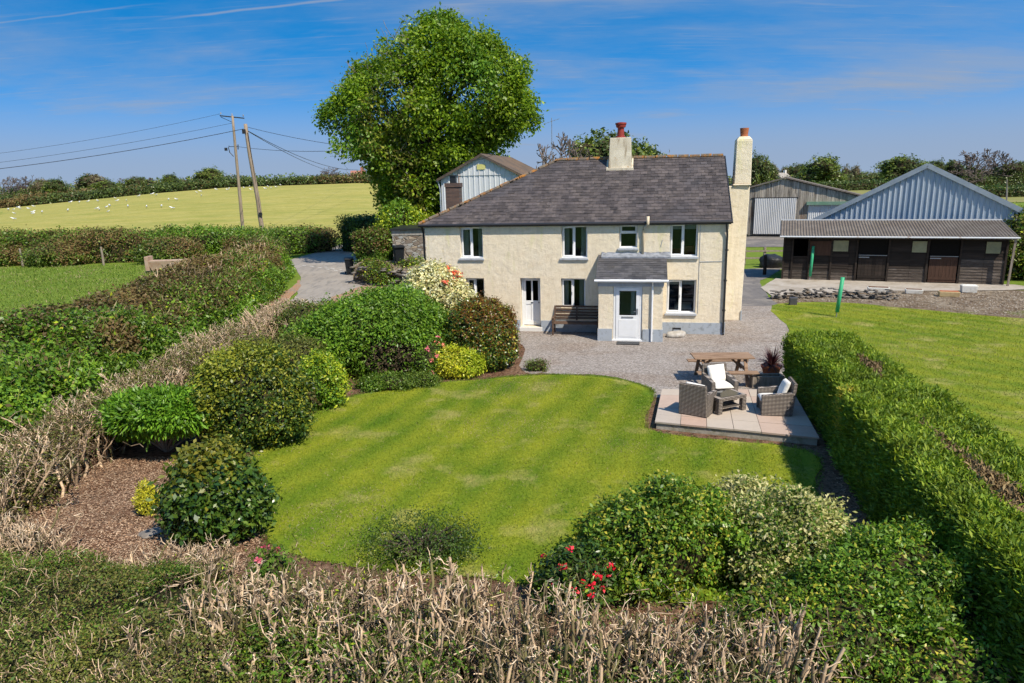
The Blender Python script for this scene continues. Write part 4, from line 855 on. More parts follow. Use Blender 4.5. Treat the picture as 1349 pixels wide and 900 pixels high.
py0, pz0, py1, pz1 = PF-.16, 2.28, -.003, 2.96; pl_ = math.hypot(py1-py0, pz1-pz0); pc, ps = (py1-py0)/pl_, (pz1-pz0)/pl_
b = MB(); b.hexa([(-4.62, py0, pz0-.05), (-2.14, py0, pz0-.05), (-2.14, py1, pz1-.05), (-4.62, py1, pz1-.05), (-4.62, py0, pz0), (-2.14, py0, pz0), (-2.14, py1, pz1), (-4.62, py1, pz1)])
slates((-4.62, py0-.02, pz0-.01), (1, 0, 0), (0, pc, ps), (0, -ps, pc), 2.48, pl_, .25, .155, lambda a, v: True, 7, b, .008); b.build('porch_roof', 'slate_new', porch)
b = MB(); n = 40; rg = random.Random(2); vs = []; 
for k in range(n+1):
    x = -4.5+2.5*k/n; vs += [(x, -.05, 2.94), (x, -.012, 3.05+rg.uniform(-.015, .02))]
fs = [(2*k, 2*k+2, 2*k+3, 2*k+1) for k in range(n)]; b.add(vs, fs); b.box(-4.5, -2.0, -.26, -.012, 2.85, 2.93); b.V[-8:] = [(x, y, z+(.09 if y > -.1 else -.02)) for x, y, z in b.V[-8:]]; b.build('flashing', 'lead', porch)
b = MB(); b.tube([(-4.66, py0-.05, 2.22), (-2.1, py0-.05, 2.22)], .045, 8); b.box(-4.6, -2.16, py0-.012, py0-.001, 2.16, 2.27); b.tube([(-2.64, py0-.05, 2.2), (-2.64, PF-.06, 2.02), (-2.64, PF-.06, .03)], .033, 8)
b.build('gutter', 'upvc', porch, smooth=False)
b = MB(); b.box(-4.5, -2.3, py0+.01, PF-.003, 2.14, 2.17); b.box(-4.55, -2.25, PF-.03, PF-.003, 2.0, 2.14); b.build('soffit', 'sill_grey', porch)
b = MB(); x0, x1, z0, z1 = -3.99, -2.99, .04, 2.02; y = PF+.04
b.box(x0, x0+.08, y, y+.07, z0, z1); b.box(x1-.08, x1, y, y+.07, z0, z1); b.box(x0+.08, x1-.08, y, y+.07, z1-.08, z1); b.box(x0-.06, x1+.04, y-.06, y+.09, z0-.03, z0+.03)
a, c = x0+.085, x1-.085; b.box(a, c, y-.02, y+.05, z0+.03, .95); b.box(a, c, y-.02, y+.05, 1.83, z1-.083); b.box(a, a+.12, y-.02, y+.05, .95, 1.83); b.box(c-.12, c, y-.02, y+.05, .95, 1.83); b.box(a+.1, c-.1, y-.028, y-.018, z0+.12, .80)
pd = b.build('door', 'upvc', porch, bevel=.004); g = MB(); g.box(a+.12, c-.12, y+.01, y+.016, .95, 1.83); g.build('pane', 'window_glass', pd)
h = MB(); h.box(c-.1, c-.05, y-.035, y-.021, 1.0, 1.2); h.bar((c-.075, y-.06, 1.1), (c-.2, y-.06, 1.1), .02, .02); h.build('handle', 'metal_grey', pd)
h = MB(); h.box(a+.2, a+.62, y-.034, y-.021, .86, .91); h.build('letter_plate', 'metal_grey', pd)
h = MB(); h.box(c-.3, c-.16, y+.1, y+.11, .95, 1.83); h.build('curtain', 'curtain', pd)

def HW(x, y, z=0):
    c, s = math.cos(YAW), math.sin(YAW); return (HC[0]+x*c-y*s, HC[1]+x*s+y*c, z)
# door mat
b = MB(); b.box(-.4, .4, -.22, .22, 0, .03); o = b.build('door_mat', 'black_plastic', None, HW(-3.45, PF-.36, .013), YAW, bevel=.008); tag(o, 'black rubber mat at the foot of the porch door', 'door mat')
# ------------------------------------------------------------------ bench
bn = thing('garden_bench', HW(-5.42, -.42, .012), YAW, 'dark brown slatted wooden bench against the cream wall beside the porch', 'bench')
b = MB()
for k in range(5): b.box(-.82, .82, -.27+k*.105, -.185+k*.105, .43, .455)
b.build('seat', 'bench_wood', bn, bevel=.004)
b = MB()
for k in range(5): z = .53+k*.105; y = .27+k*.035; b.box(-.82, .82, y, y+.022, z, z+.075)
b.box(-.03, .03, .30, .42, .47, 1.0); b.build('backrest', 'bench_wood', bn, bevel=.004)
for s in (-1, 1):
    b = MB(); x = s*.84; b.bar((x, -.27, 0), (x, -.29, .64), .05, .06, upv=(1, 0, 0)); b.build('leg', 'bench_wood', bn, bevel=.004)
    b = MB(); b.bar((x, .30, 0), (x, .27, .45), .05, .06, upv=(1, 0, 0)); b.bar((x, .27, .45), (x, .45, 1.03), .05, .06, upv=(1, 0, 0)); b.build('leg', 'bench_wood', bn, bevel=.004)
    b = MB(); b.box(x-.04, x+.04, -.33, .33, .64, .67); b.box(x-.02, x+.02, -.25, .27, .36, .43); b.build('armrest', 'bench_wood', bn, bevel=.004)
# ------------------------------------------------------------------ picnic table
pt = thing('picnic_table', (5.95, 18.75, .012), R_(-3), 'brown timber picnic table with attached benches on the gravel', 'picnic table')
b = MB()
for k in range(5): b.box(-.83, .83, -.34+k*.139, -.21+k*.139, .715, .75)
b.build('tabletop', 'picnic_wood', pt, bevel=.005)
for s in (-1, 1):
    b = MB(); y = s*.68
    for k in (-1, 1): b.box(-.83, .83, y+k*.072-.06, y+k*.072+.06, .41, .445)
    b.build('seat', 'picnic_wood', pt, bevel=.005)
for s in (-1, 1):
    x = s*.58
    for q in (-1, 1): b = MB(); b.bar((x, q*.62, 0), (x, q*.24, .71), .045, .09, upv=(1, 0, 0)); b.build('leg', 'picnic_wood', pt)
    b = MB(); b.box(x+.024, x+.064, -.76, .76, .33, .41); b.box(x+.024, x+.064, -.34, .34, .64, .713); b.bar((x-.02, 0, .37), (x-s*.36, 0, .70), .04, .06); b.build('brace', 'picnic_wood', pt)
# ------------------------------------------------------------------ wicker set
def chair(loc, rz, label, w=.76, slip=0):
    t = thing('wicker_armchair', loc, rz, label, 'armchair', 'grey wicker garden armchairs around the low table'); t.scale = (.93, .93, .92)
    h = w/2; b = MB()
    b.hexa([(-h+.13, -.33, .0), (h-.13, -.33, .0), (h-.13, .26, .0), (-h+.13, .26, .0), (-h+.13, -.34, .33), (h-.13, -.34, .33), (h-.13, .26, .33), (-h+.13, .26, .33)]); b.build('base', 'wicker', t, bevel=.012)
    for s in (-1, 1):
        b = MB(); xo, xi = s*h, s*(h-.12); a, c = min(xo, xi), max(xo, xi)
        b.hexa([(a, -.37, 0), (c, -.37, 0), (c, .30, 0), (a, .30, 0), (a, -.38, .54), (c, -.38, .54), (c, .36, .62), (a, .36, .62)]); b.build('arm', 'wicker', t, bevel=.02)
    b = MB(); b.hexa([(-h+.01, .27, 0), (h-.01, .27, 0), (h-.01, .38, 0), (-h+.01, .38, 0), (-h+.03, .37, .86), (h-.03, .37, .86), (h-.03, .46, .86), (-h+.03, .46, .86)]); b.build('backrest', 'wicker', t, bevel=.025)
    def cushion(nm, M, sx, sy, sz, n=14):
        u = np.linspace(-1, 1, n); X_, Y_ = np.meshgrid(u, u); X_, Y_ = X_.ravel(), Y_.ravel(); e = (1-np.abs(X_)**5)*(1-np.abs(Y_)**5); zt_ = sz*(.25+.75*e**.5); wr = .006*sn(np.c_[X_*sx*9, Y_*sy*9, X_*0], 2, 4)
        top = np.c_[X_*sx*(1-.04*(1-e)), Y_*sy*(1-.04*(1-e)), zt_+wr]; bot = np.c_[X_*sx*(1-.04*(1-e)), Y_*sy*(1-.04*(1-e)), -zt_*.5]
        ii = np.arange(n*n).reshape(n, n); f = np.stack([ii[:-1, :-1], ii[:-1, 1:], ii[1:, 1:], ii[1:, :-1]], -1).reshape(-1, 4)
        rim = np.r_[ii[0, :-1], ii[:-1, -1], ii[-1, :0:-1], ii[:0:-1, 0]]; r2 = np.roll(rim, -1); fr = np.stack([rim+n*n, r2+n*n, r2, rim], -1)
        V = np.concatenate([top, bot]); V = np.array([(M @ Vector(p))[:] for p in V]); link(nm, npmesh(nm, V, np.concatenate([f, f[:, ::-1]+n*n, fr]), smooth=True), 'cushion_white', t)
    cushion('seat_cushion', Matrix.Translation((0, -.06, .36)), h-.115, .33, .085)
    cushion('back_cushion', Matrix.Translation((slip, .22, .62)) @ Matrix.Rotation(R_(70), 4, 'X') @ Matrix.Rotation(R_(4), 4, 'Z'), h-.13, .25, .09)
    return t
chair((4.42, 15.6, .2), R_(146), 'wicker armchair seen from behind at the lawn side of the patio')
chair((5.27, 16.72, .2), R_(6), 'wicker armchair facing the lawn with big white cushions in front of the picnic table')
chair((6.22, 15.5, .2), R_(-100), 'wicker armchair beside the clipped hedge, seen side on with white cushions')
ct = thing('coffee_table', (5.12, 15.72, .2), R_(24), 'low wicker coffee table with a black glass top between the armchairs', 'coffee table')
b = MB(); b.box(-.42, .42, -.26, .26, .32, .40); b.build('frame', 'wicker', ct, bevel=.012)
b = MB(); b.box(-.30, .32, -.22, .22, .402, .41); b.build('tabletop', 'black_glass', ct)
for sx in (-1, 1):
    for sy in (-1, 1): b = MB(); b.box(sx*.36-.06, sx*.36+.06, sy*.2-.06, sy*.2+.06, 0, .318); b.build('leg', 'wicker', ct, bevel=.008)
b = MB(); b.box(-.29, .29, -.2, .2, .11, .14); b.build('shelf', 'wicker', ct)
# ------------------------------------------------------------------ pots and boot scraper
pp = thing('potted_plant', (7.45, 18.95, .012), 0, 'spiky purple leaved plant in a brown pot by the hedge end', 'potted plant')
b = MB(); b.lathe([(.19, 0), (.26, .30), (.29, .31), (.29, .37), (.25, .37), (.23, .32)], (0, 0, 0), 20); b.build('pot', 'pot_terracotta', pp)
rng = np.random.default_rng(31); n = 170; az = rng.uniform(0, 6.28, n); el = rng.uniform(.25, 1.4, n); D = np.c_[np.cos(az)*np.cos(el), np.sin(az)*np.cos(el), np.sin(el)]
K = 6; tt = np.linspace(0, 1, K); Ln = rng.uniform(.45, .75, n); path = D[:, None, :]*tt[None, :, None]*Ln[:, None, None]; path[:, :, 2] -= (tt**2.4)[None, :]*(.35*Ln*np.cos(el))[:, None]; path[:, :, 2] += .33
sd_ = nz_(np.cross(D, [0, 0, 1.]))*.018; wv = (1-tt**2)*.9+.1; a = path+sd_[:, None, :]*wv[None, :, None]; c = path-sd_[:, None, :]*wv[None, :, None]
V = np.stack([a, c], 2).reshape(-1, 3); ii = np.arange(n*K*2).reshape(n, K, 2); F = np.stack([ii[:, :-1, 0], ii[:, :-1, 1], ii[:, 1:, 1], ii[:, 1:, 0]], -1).reshape(-1, 4)
link('leaves', npmesh('leaves', V, F), 'leaf_purple', pp)
tp = thing('wooden_trough', (7.0, 18.1, .012), R_(-4), 'weathered wooden planter trough behind the side-on armchair', 'planter')
b = MB(); b.box(-.42, .42, -.17, -.13, 0, .33); b.box(-.42, .42, .13, .17, 0, .33); b.box(-.42, -.38, -.129, .129, 0, .33); b.box(.38, .42, -.129, .129, 0, .33); b.build('box', 'old_wood', tp, bevel=.005)
b = MB(); b.box(-.375, .375, -.125, .125, .02, .27); b.build('compost', 'mulch', tp)
def rock(name, loc, s, seed, label, cat, material='stone_grey'):
    v, f = ICO; V = v*np.array(s)*(1+.28*sn(v*1.6, 1.6, seed))[:, None]; V = V+np.round(V*6)/6*.0; V[:, 2] = np.maximum(V[:, 2]+s[2]*.45, 0)
    return tag(link(name, npmesh(name, V, None, f), material, None, loc), label, cat)
rock('door_stone', HW(-1.75, -.55, .01), (.36, .22, .16), 3, 'flat brown boulder at the foot of the wall right of the porch', 'stone')
bs = thing('boot_scraper', HW(-1.72, -.42, .17), YAW, 'small black boot scraper standing on the boulder by the porch', 'boot scraper')
b = MB(); b.bar((-.15, 0, .12), (.15, 0, .12), .03, .07); b.build('blade', 'black_plastic', bs)
for s in (-1, 1): b = MB(); b.bar((s*.13, 0, 0), (s*.13, 0, .14), .03, .03); b.build('leg', 'black_plastic', bs)
# ------------------------------------------------------------------ bins
def bin_(loc, rz, label):
    t = thing('wheelie_bin', loc, rz, label, 'wheelie bin', 'black wheelie bins by the lane')
    b = MB(); b.hexa([(-.22, -.25, .06), (.22, -.25, .06), (.22, .27, .06), (-.22, .27, .06), (-.28, -.33, .98), (.28, -.33, .98), (.28, .36, .98), (-.28, .36, .98)]); b.box(-.30, .30, -.35, .38, .94, 1.0); b.build('body', 'bin_plastic', t, bevel=.02)
    b = MB(); b.hexa([(-.31, -.37, 1.003), (.31, -.37, 1.003), (.31, .38, 1.003), (-.31, .38, 1.003), (-.27, -.32, 1.07), (.27, -.32, 1.07), (.27, .36, 1.09), (-.27, .36, 1.09)]); b.tube([(-.25, .43, 1.0), (.25, .43, 1.0)], .02, 8); b.build('lid', 'bin_plastic', t, bevel=.015)
    for s in (-1, 1): b = MB(); b.tube([(s*.24, .30, .1), (s*.30, .30, .1)], .1, 14); b.build('wheel', 'black_plastic', t)
    return t
bin_((-10.45, 44.4, .02), R_(15), 'wheelie bin standing at the edge of the lane beside the white dashes')
bin_((-6.45, 39.75, 1.16), R_(-160), 'wheelie bin up on the bank in front of the stone outbuilding')
#%%OUTBUILDINGS
def corr(mb, x0, x1, zlo, zhi, pitch, amp, y=0.0, prof='sin', m=0, yfun=None, nper=6):
    """vertical-ribbed sheet in the xz plane; zlo/zhi functions of x; y offset function of z"""
    if prof == 'box':
        base = [(0, 0), (.38, 0), (.46, 1), (.60, 1), (.68, 0)]
    else: base = [(k/nper, .5-.5*math.cos(2*math.pi*k/nper)) for k in range(nper)]
    xs = [x0+(i+f)*pitch for i in range(int((x1-x0)/pitch)+1) for f, a in base]; ys = [a for i in range(int((x1-x0)/pitch)+1) for f, a in base]
    P = [(x, a) for x, a in zip(xs, ys) if x <= x1]; P.append((x1, 0)); vs = []
    for x, a in P: vs += [(x, y-a*amp, zlo(x)), (x, y-a*amp, zhi(x))]
    mb.add(vs, [(2*k, 2*k+2, 2*k+3, 2*k+1) for k in range(len(P)-1)], m)
def corr_roof(mb, O, u, v, nrm, U, Vn, pitch, amp, nper=6, sag=0, seed=0):
    O, u, v, nrm = map(Vector, (O, u, v, nrm)); n = int(U/pitch*nper); vs = []; rg = random.Random(seed); j = 0
    for k in range(n+1):
        a = U*k/n; h = amp*(.5-.5*math.cos(2*math.pi*a/pitch))
        if k % (nper*6) == 0: j = rg.uniform(-.02, .02)
        for q in (0, Vn/2, Vn): vs.append(O+u*a+v*(q+(j if q == 0 else 0))+nrm*h)
    mb.add(vs, [(3*k+i, 3*k+3+i, 3*k+4+i, 3*k+1+i) for k in range(n) for i in (0, 1)])
# stable block -------------------------------------------------
SY = R_(-21.4); SO = (15.25, 38.12, .03)
st = thing('stable_block', SO, SY, 'long dark timber stable block with corrugated lean-to roof and half doors', 'stables')
LN = 10.45; rg = random.Random(5)
DO = [(3.72, 5.15, .05, 2.15), (7.05, 8.4, .05, 2.15)]; HO = [(.45, 1.25, 1.3, 2.15)]
def boards(mb, x0, x1, z0, z1, bh, y=0, mi=0):
    z = z0
    while z < z1-.02:
        hgt = min(bh, z1-z); mb.hexa([(x0, y-.028, z), (x1, y-.028, z), (x1, y, z), (x0, y, z), (x0, y-.006, z+hgt-.004), (x1, y-.006, z+hgt-.004), (x1, y, z+hgt-.004), (x0, y, z+hgt-.004)], mi); z += hgt
b = MB()
segs = [(0, .45, 0), (.45, 1.25, 1), (1.25, 2.45, 0), (2.45, 3.3, 0), (3.3, 3.72, 0), (5.15, 6.2, 0), (6.2, 7.05, 0), (8.4, 9.5, 0), (9.5, 10.45, 0)]
for x0, x1, k in segs:
    zs = [(0, 1.25)] if k else [(0, 2.3)]
    for z0, z1 in zs:
        wz = .72 if x0 >= 3.7 else (.5 if x0 < 3.3 else .3)
        if x0 > 8.2: wz = 1.28
        boards(b, x0+.004, x1-.004, 0, wz, .155, 0, 1); boards(b, x0+.004, x1-.004, wz, z1, .155, 0, 0)
b.box(0, LN, .012, .05, 0, .05); b.box(.002, LN-.002, 3.0, 3.05, 0, 2.9); b.box(0, .03, .012, 3.0, 0, 2.3); b.box(LN-.03, LN, .012, 3.0, 0, 2.3); b.box(.03, LN-.03, .06, 2.99, .0, .03)
b.build('wall', ['stable_boards', 'stable_boards_worn_lit'], st)
b = MB()
for x in (0, .45, 1.27, 2.42, 3.66, 5.18, 6.98, 8.45, 10.42): b = MB(); b.box(x-.045, x+.045, -.075, -.03, 0, 2.3); b.build('post', 'stable_boards', st)
b = MB(); b.box(.50, 1.22, -.06, -.03, 1.22, 1.29); b.build('hatch_sill', 'stable_boards', st)
b = MB(); b.box(0, LN, -.5, 3.0, 2.28, 2.31); b.build('soffit', 'stable_boards', st)
for x0, x1, z0, z1 in DO:
    b = MB(); n = 8
    for k in range(n): a = x0+.04+(x1-x0-.08)*k/n; b.box(a+.004, a+(x1-x0-.08)/n-.004, -.035, .0, z0, 1.38)
    for z in (.18, 1.22): b.box(x0+.05, x1-.05, -.055, -.036, z, z+.12)
    d = b.build('stable_door', 'red_brown_board' if x0 > 6 else 'stable_boards', st)
    b = MB(); b.box(x0+.04, x1-.04, -.06, -.036, 1.38, 1.41); b.box(x0+.05, x0+.55, -.066, -.057, 1.26, 1.31); b.build('ironwork', 'metal_grey', d)
    b = MB(); b.box(x0+.02, x1-.02, .0, .02, 1.42, 2.25); b.build('opening_shade', 'shade_void', st)  # near-black panel stands for the shade inside the open upper half
b = MB(); b.box(1.29, 2.38, -.05, -.032, 1.35, 2.12); b.build('hatch_board', 'red_brown_board', st)
for a, c in ((2.48, 3.22), (6.24, 6.9), (9.52, 10.14)):
    b = MB(); b.box(a, c, -.05, -.033, 1.58, 2.16); b.build('window', 'perspex', st)
b = MB(); b.bar((10.55, -.42, 0), (10.6, -.48, 2.4), .09, .09); b.build('corner_post', 'old_wood', st)
b = MB(); sl_ = math.hypot(3.35, .62); corr_roof(b, (-.25, -.52, 2.42), (1, 0, 0), (0, 3.35/sl_, .62/sl_), (0, -.62/sl_, 3.35/sl_), LN+.55, sl_, .145, .05, seed=3); b.build('roof', 'fibre_cement', st)
b = MB(); b.tube([(-.25, -.58, 2.39), (LN+.3, -.58, 2.40)], .045, 8); b.box(-.2, LN+.3, 2.8, 2.84, 3.06, 3.13); b.build('gutter', 'white_sheet', st)
# blue clad barn -------------------------------------------------
bb = thing('blue_barn', (23.69, 38.96, 0), R_(-31.3), 'large pale blue metal clad barn with a broad gable behind the stables', 'barn')
AX, AZ = -.38, 6.05; zr = lambda x: AZ-abs(x-AX)*.545
b = MB(); corr(b, -6.05, 3.95, lambda x: 0, zr, .27, .045, prof='box'); b.build('gable_cladding', 'blue_cladding', bb)
b = MB(); b.add([(-6.05, .05, 0), (-6.05, 20, 0), (-6.05, 20, zr(-6.05)), (-6.05, .05, zr(-6.05))], [(0, 1, 2, 3)]); b.add([(3.95, .02, 0), (3.95, 20, 0), (3.95, 20, zr(3.95)), (3.95, .02, zr(3.95))], [(3, 2, 1, 0)]); b.add([(-6.05, 20, 0), (3.95, 20, 0), (3.95, 20, zr(3.95)), (AX, 20, AZ), (-6.05, 20, zr(-6.05))], [(0, 1, 2, 3, 4)])
b.add([(-6.05, .03, 0), (3.95, .03, 0), (3.95, .03, zr(3.95)), (AX, .03, AZ), (-6.05, .03, zr(-6.05))], [(4, 3, 2, 1, 0)]); b.build('side_walls', 'blue_cladding', bb)
b = MB()
for a, c in (((-6.25, zr(-6.25)), (AX, AZ)), ((4.15, zr(4.15)), (AX, AZ))):
    b.add([(a[0], -.12, a[1]+.04), (c[0], -.12, c[1]+.04), (c[0], 20.1, c[1]+.04), (a[0], 20.1, a[1]+.04), (a[0], -.12, a[1]+.10), (c[0], -.12, c[1]+.10), (c[0], 20.1, c[1]+.10), (a[0], 20.1, a[1]+.10)], [(0, 1, 2, 3), (7, 6, 5, 4), (0, 4, 5, 1), (3, 2, 6, 7), (0, 3, 7, 4)])
b.build('roof', 'blue_cladding', bb)
b = MB(); b.bar((-6.25, -.13, zr(-6.25)), (AX, -.13, AZ), .035, .26); b.bar((4.15, -.13, zr(4.15)), (AX, -.13, AZ), .035, .26); b.box(3.92, 4.0, -.09, .03, 0, zr(3.95)-.05); b.build('trim', 'cladding_trim', bb)
b = MB(); b.tube([(4.2, -.1, zr(4.2)-.1), (4.1, -.05, 3.1), (4.08, -.05, .0)], .05, 8); b.tube([(4.2, -.1, zr(4.2)-.08), (4.2, 20, zr(4.2)-.08)], .07, 8); b.build('gutter', 'metal_grey', bb)
# timber barn -----------------------------------------------------
tb = thing('timber_barn', (25.75, 65.09, 0), R_(-22), 'weathered vertical board barn with a big corrugated sliding door', 'barn')
zr2 = lambda x: 5.40-abs(x)*.265
b = MB(); rg = random.Random(11); x = -8.5
while x < 8.5:
    w = rg.uniform(.13, .19); yo = rg.uniform(-.02, .02)
    if not (-2.60 < x < .95) and not (2.1 < x < 6.0):
        zb = rg.uniform(.1, .3); b.box(x, x+w-.018, yo-.02, yo, zb, zr2(x+w/2)-.06)
    else:
        zt_ = 3.62 if x < 1 else 3.15; b.box(x, x+w-.018, yo-.02, yo, zt_, zr2(x+w/2)-.06)
    x += w
b.build('wall', 'barn_boards', tb)
b = MB(); b.prism([(-8.5, .05, 0), (8.5, .05, 0), (8.5, .05, zr2(8.5)-.08), (0, .05, 5.28), (-8.5, .05, zr2(8.5)-.08)], (0, 22, 0)); b.build('lining', 'dark_interior', tb)
b = MB(); corr(b, -2.62, 1.05, lambda x: .25, lambda x: 3.6, .16, .035, y=-.09); d = b.build('sliding_door', 'grey_sheet', tb); b = MB(); b.box(-2.9, 1.2, -.1, -.03, 3.6, 3.68); b.box(-2.66, -2.60, -.15, -.02, .2, 3.6); b.box(-2.66, 1.05, -.14, -.02, .2, .28); b.build('door_rail', 'black_plastic', d)
b = MB(); corr(b, 2.1, 6.0, lambda x: .35, lambda x: 2.95, .16, .035, y=-.06); d = b.build('sheet_panel', 'white_sheet', tb); b = MB(); b.box(1.95, 6.3, -.35, -.03, 2.96, 3.25); b.build('beam', 'green_beam', tb)
b = MB()
for s in (-1, 1):
    b.add([(0, -.25, 5.40), (s*8.8, -.25, zr2(8.8)), (s*8.8, 22.5, zr2(8.8)), (0, 22.5, 5.40), (0, -.25, 5.52), (s*8.8, -.25, zr2(8.8)+.12), (s*8.8, 22.5, zr2(8.8)+.12), (0, 22.5, 5.52)], [(0, 1, 2, 3), (7, 6, 5, 4), (0, 4, 5, 1), (1, 5, 6, 2), (2, 6, 7, 3)])
b.build('roof', 'fibre_cement', tb)
# white shed with rust stains behind the roof ---------------------------
sh = thing('corrugated_shed', (-1.55, 42, 0), R_(-13), 'tall white sheeted shed with rust streaks rising behind the slate roof', 'shed')
zr3 = lambda x: 7.25-abs(x)*.50; b = MB(); corr(b, -2.6, 2.6, lambda x: 0, lambda x: min(zr3(x), 6.1)-.02, .32, .03, prof='box'); corr(b, -2.6, 2.6, lambda x: min(6.08, zr3(x)-.01), zr3, .32, .03, y=-.035, prof='box')
b.add([(-2.6, .01, 0), (-2.6, 8, 0), (-2.6, 8, 5.9), (-2.6, .01, 5.9)], [(0, 1, 2, 3)]); b.add([(2.6, .01, 0), (2.6, 8, 0), (2.6, 8, 5.9), (2.6, .01, 5.9)], [(3, 2, 1, 0)]); b.add([(-2.6, 8, 0), (2.6, 8, 0), (2.6, 8, 5.9), (0, 8, 7.2), (-2.6, 8, 5.9)], [(0, 1, 2, 3, 4)]); b.build('wall', 'white_sheet', sh)
b = MB()
for s in (-1, 1):
    L_ = math.hypot(2.8, 1.4); vv = (-s*2.8/L_, 0, 1.4/L_); nn = (s*1.4/L_, 0, 2.8/L_)
    corr_roof(b, (s*2.8, -.25, 5.88), (0, 1, 0), vv, nn, 8.5, L_+.04, .3, .06)
    b.bar((s*2.8, -.22, 5.84), (0, -.22, 7.24), .05, .13)
b.build('roof', 'rust_roof', sh)
b = MB(); b.box(-.30, .22, -.085, -.07, 6.42, 6.72); b.build('notice', 'yellow_sign', sh)
b = MB(); b.tube([(-2.78, -.2, 5.8), (-2.78, 8, 5.8)], .06, 6); b.tube([(-2.75, -.1, 5.75), (-2.66, -.07, 5.3), (-2.66, -.07, 0)], .04, 6); b.build('gutter', 'cladding_trim', sh)
# stone outbuilding --------------------------------------------------
ob = thing('stone_outbuilding', (-6.9, 40.5, 0), R_(-3), 'small rubble stone outbuilding with a flat dark roof left of the house', 'outbuilding')
b = MB(); b.box(0, 3.4, 0, 3.4, 0, 2.75); b.build('wall', 'rubble_stone', ob, bevel=.02)
b = MB(); b.box(-.02, 3.42, -.02, 3.42, 2.752, 3.05); b.build('lintel_band', 'stone_grey', ob); b = MB(); b.box(-.1, 3.5, -.14, 3.5, 3.053, 3.14); b.build('roof', 'gutter_black', ob)
# cottages far away ----------------------------------------------------
def cottage(loc, rz, w, d, h, r, label, wallm, roofm):
    t = thing('cottage', loc, rz, label, 'cottage'); b = MB(); b.prism([(0, 0, -3), (d, 0, -3), (d, 0, h), (d/2, 0, h+r), (0, 0, h)], (0, 1, 0)); 
    b.V = [(y*w, x, z) for x, y, z in b.V]; b.build('wall', wallm, t)
    b = MB(); b.hexa([(-.3, -.3, h-.1), (w+.3, -.3, h-.1), (w+.3, d/2, h+r+.1), (-.3, d/2, h+r+.1), (-.3, -.3, h+.1), (w+.3, -.3, h+.1), (w+.3, d/2, h+r+.3), (-.3, d/2, h+r+.3)]); b.hexa([(-.3, d/2, h+r+.1), (w+.3, d/2, h+r+.1), (w+.3, d+.3, h-.1), (-.3, d+.3, h-.1), (-.3, d/2, h+r+.3), (w+.3, d/2, h+r+.3), (w+.3, d+.3, h+.1), (-.3, d+.3, h+.1)]); b.build('roof', roofm, t)
    b = MB()
    for k in range(3): b.box(w*(.2+.3*k)-.4, w*(.2+.3*k)+.4, -.03, -.005, 1.2, 2.3)
    b.build('window', 'black_plastic', t); b = MB(); b.box(w-.9, w-.1, d/2-.4, d/2+.4, h+r-.3, h+r+1.2); b.build('chimney', wallm, t)
cottage((88.5, 236, 2.6), R_(60), 4, 5, 2.0, 1.6, 'far white cottage gable nearest the farmhouse chimney', 'white_wall', 'white_wall')
cottage((93.6, 240, 2.5), R_(30), 5, 5, 2.0, 1.7, 'far white cottage right of its twin under the treetops', 'white_wall', 'stone_grey')
cottage((-40.5, 182, 5.2), R_(10), 3.2, 4, 2.4, 1.4, 'pink brick building on the hill beside the big tree', 'pink_brick', 'pink_brick')
cottage((171, 232, 1.0), R_(-20), 10, 6, 3.4, 2, 'far white house at the right behind the bare tree', 'white_wall', 'stone_grey')
# ------------------------------------------------------------------ poles and cables
def tub(mb, a, c, r0, r1, n=10, wob=0): 
    a = Vector(a); c = Vector(c); rg = random.Random(int(a.x*7)); pts = [a.lerp(c, k/8)+Vector((rg.uniform(-wob, wob), rg.uniform(-wob, wob), 0)) for k in range(9)]; mb.tube(pts, [r0+(r1-r0)*k/8 for k in range(9)], n)
pa = thing('utility_pole', (-28.9, 75, 0), 0, 'tall timber power pole with a crossarm at the top', 'utility pole', 'timber poles beside the lane')
b = MB(); tub(b, (0, 0, 0), (.25, 0, 13.0), .19, .12); b.build('pole', 'pole_wood', pa, smooth=True)
b = MB(); b.bar((-.95, -.3, 13.0), (1.35, .3, 12.75), .11, .11); b.bar((-.95, -.1, 12.9), (.25, 0, 12.3), .05, .05); b.build('crossarm', 'black_plastic', pa)
for x in (-.85, .2, 1.25): b = MB(); b.lathe([(.05, 0), (.07, .05), (.04, .1), (.06, .16), (.02, .2)], (x, x*.25, 13.06-x*.1), 8); b.build('insulator', 'stone_grey', pa)
b = MB(); b.bar((-.45, 0, 9.9), (.5, 0, 9.9), .06, .06); b.tube([(-.45, 0, 10.0), (-.55, 0, 9.8), (-.45, 0, 9.3), (-.1, 0, 8.9)], .04, 6); b.tube([(.5, 0, 10.1), (.45, 0, 9.6)], .05, 6); b.box(-.95, -.7, -.1, .1, 9.5, 9.8); b.build('switchgear', 'black_plastic', pa)
pb = thing('utility_pole', (-24.6, 67.4, 0), 0, 'knotty leaning timber pole with no crossarm in front of the taller one', 'utility pole', 'timber poles beside the lane')
b = MB(); tub(b, (.65, 0, 0), (-.05, 0, 11.5), .23, .16, wob=.035); b.build('pole', 'pole_wood', pb, smooth=True)
b = MB(); b.box(-.3, .0, -.3, -.15, 10.6, 11.0); b.box(.45, .75, -.32, -.16, 3.0, 3.3); b.tube([(.16, -.12, 10.7), (.6, -.14, 2.8)], .03, 6); b.build('fittings', 'black_plastic', pb)
def cable(a, c, sag, label, r=.02, n=24):
    a = Vector(a); c = Vector(c); pts = [a.lerp(c, k/n)-Vector((0, 0, sag*4*(k/n)*(1-k/n))) for k in range(n+1)]; b = MB(); b.tube([p-a for p in pts], r, 5)
    o = b.build('overhead_cable', 'cable', None, a); tag(o, label, 'cable', 'overhead cables strung from the poles')
cable((-29.8, 74.8, 13.2), (-85, 70, 8.2), 1.6, 'topmost overhead cable running left from the crossarm of the power pole', .014)
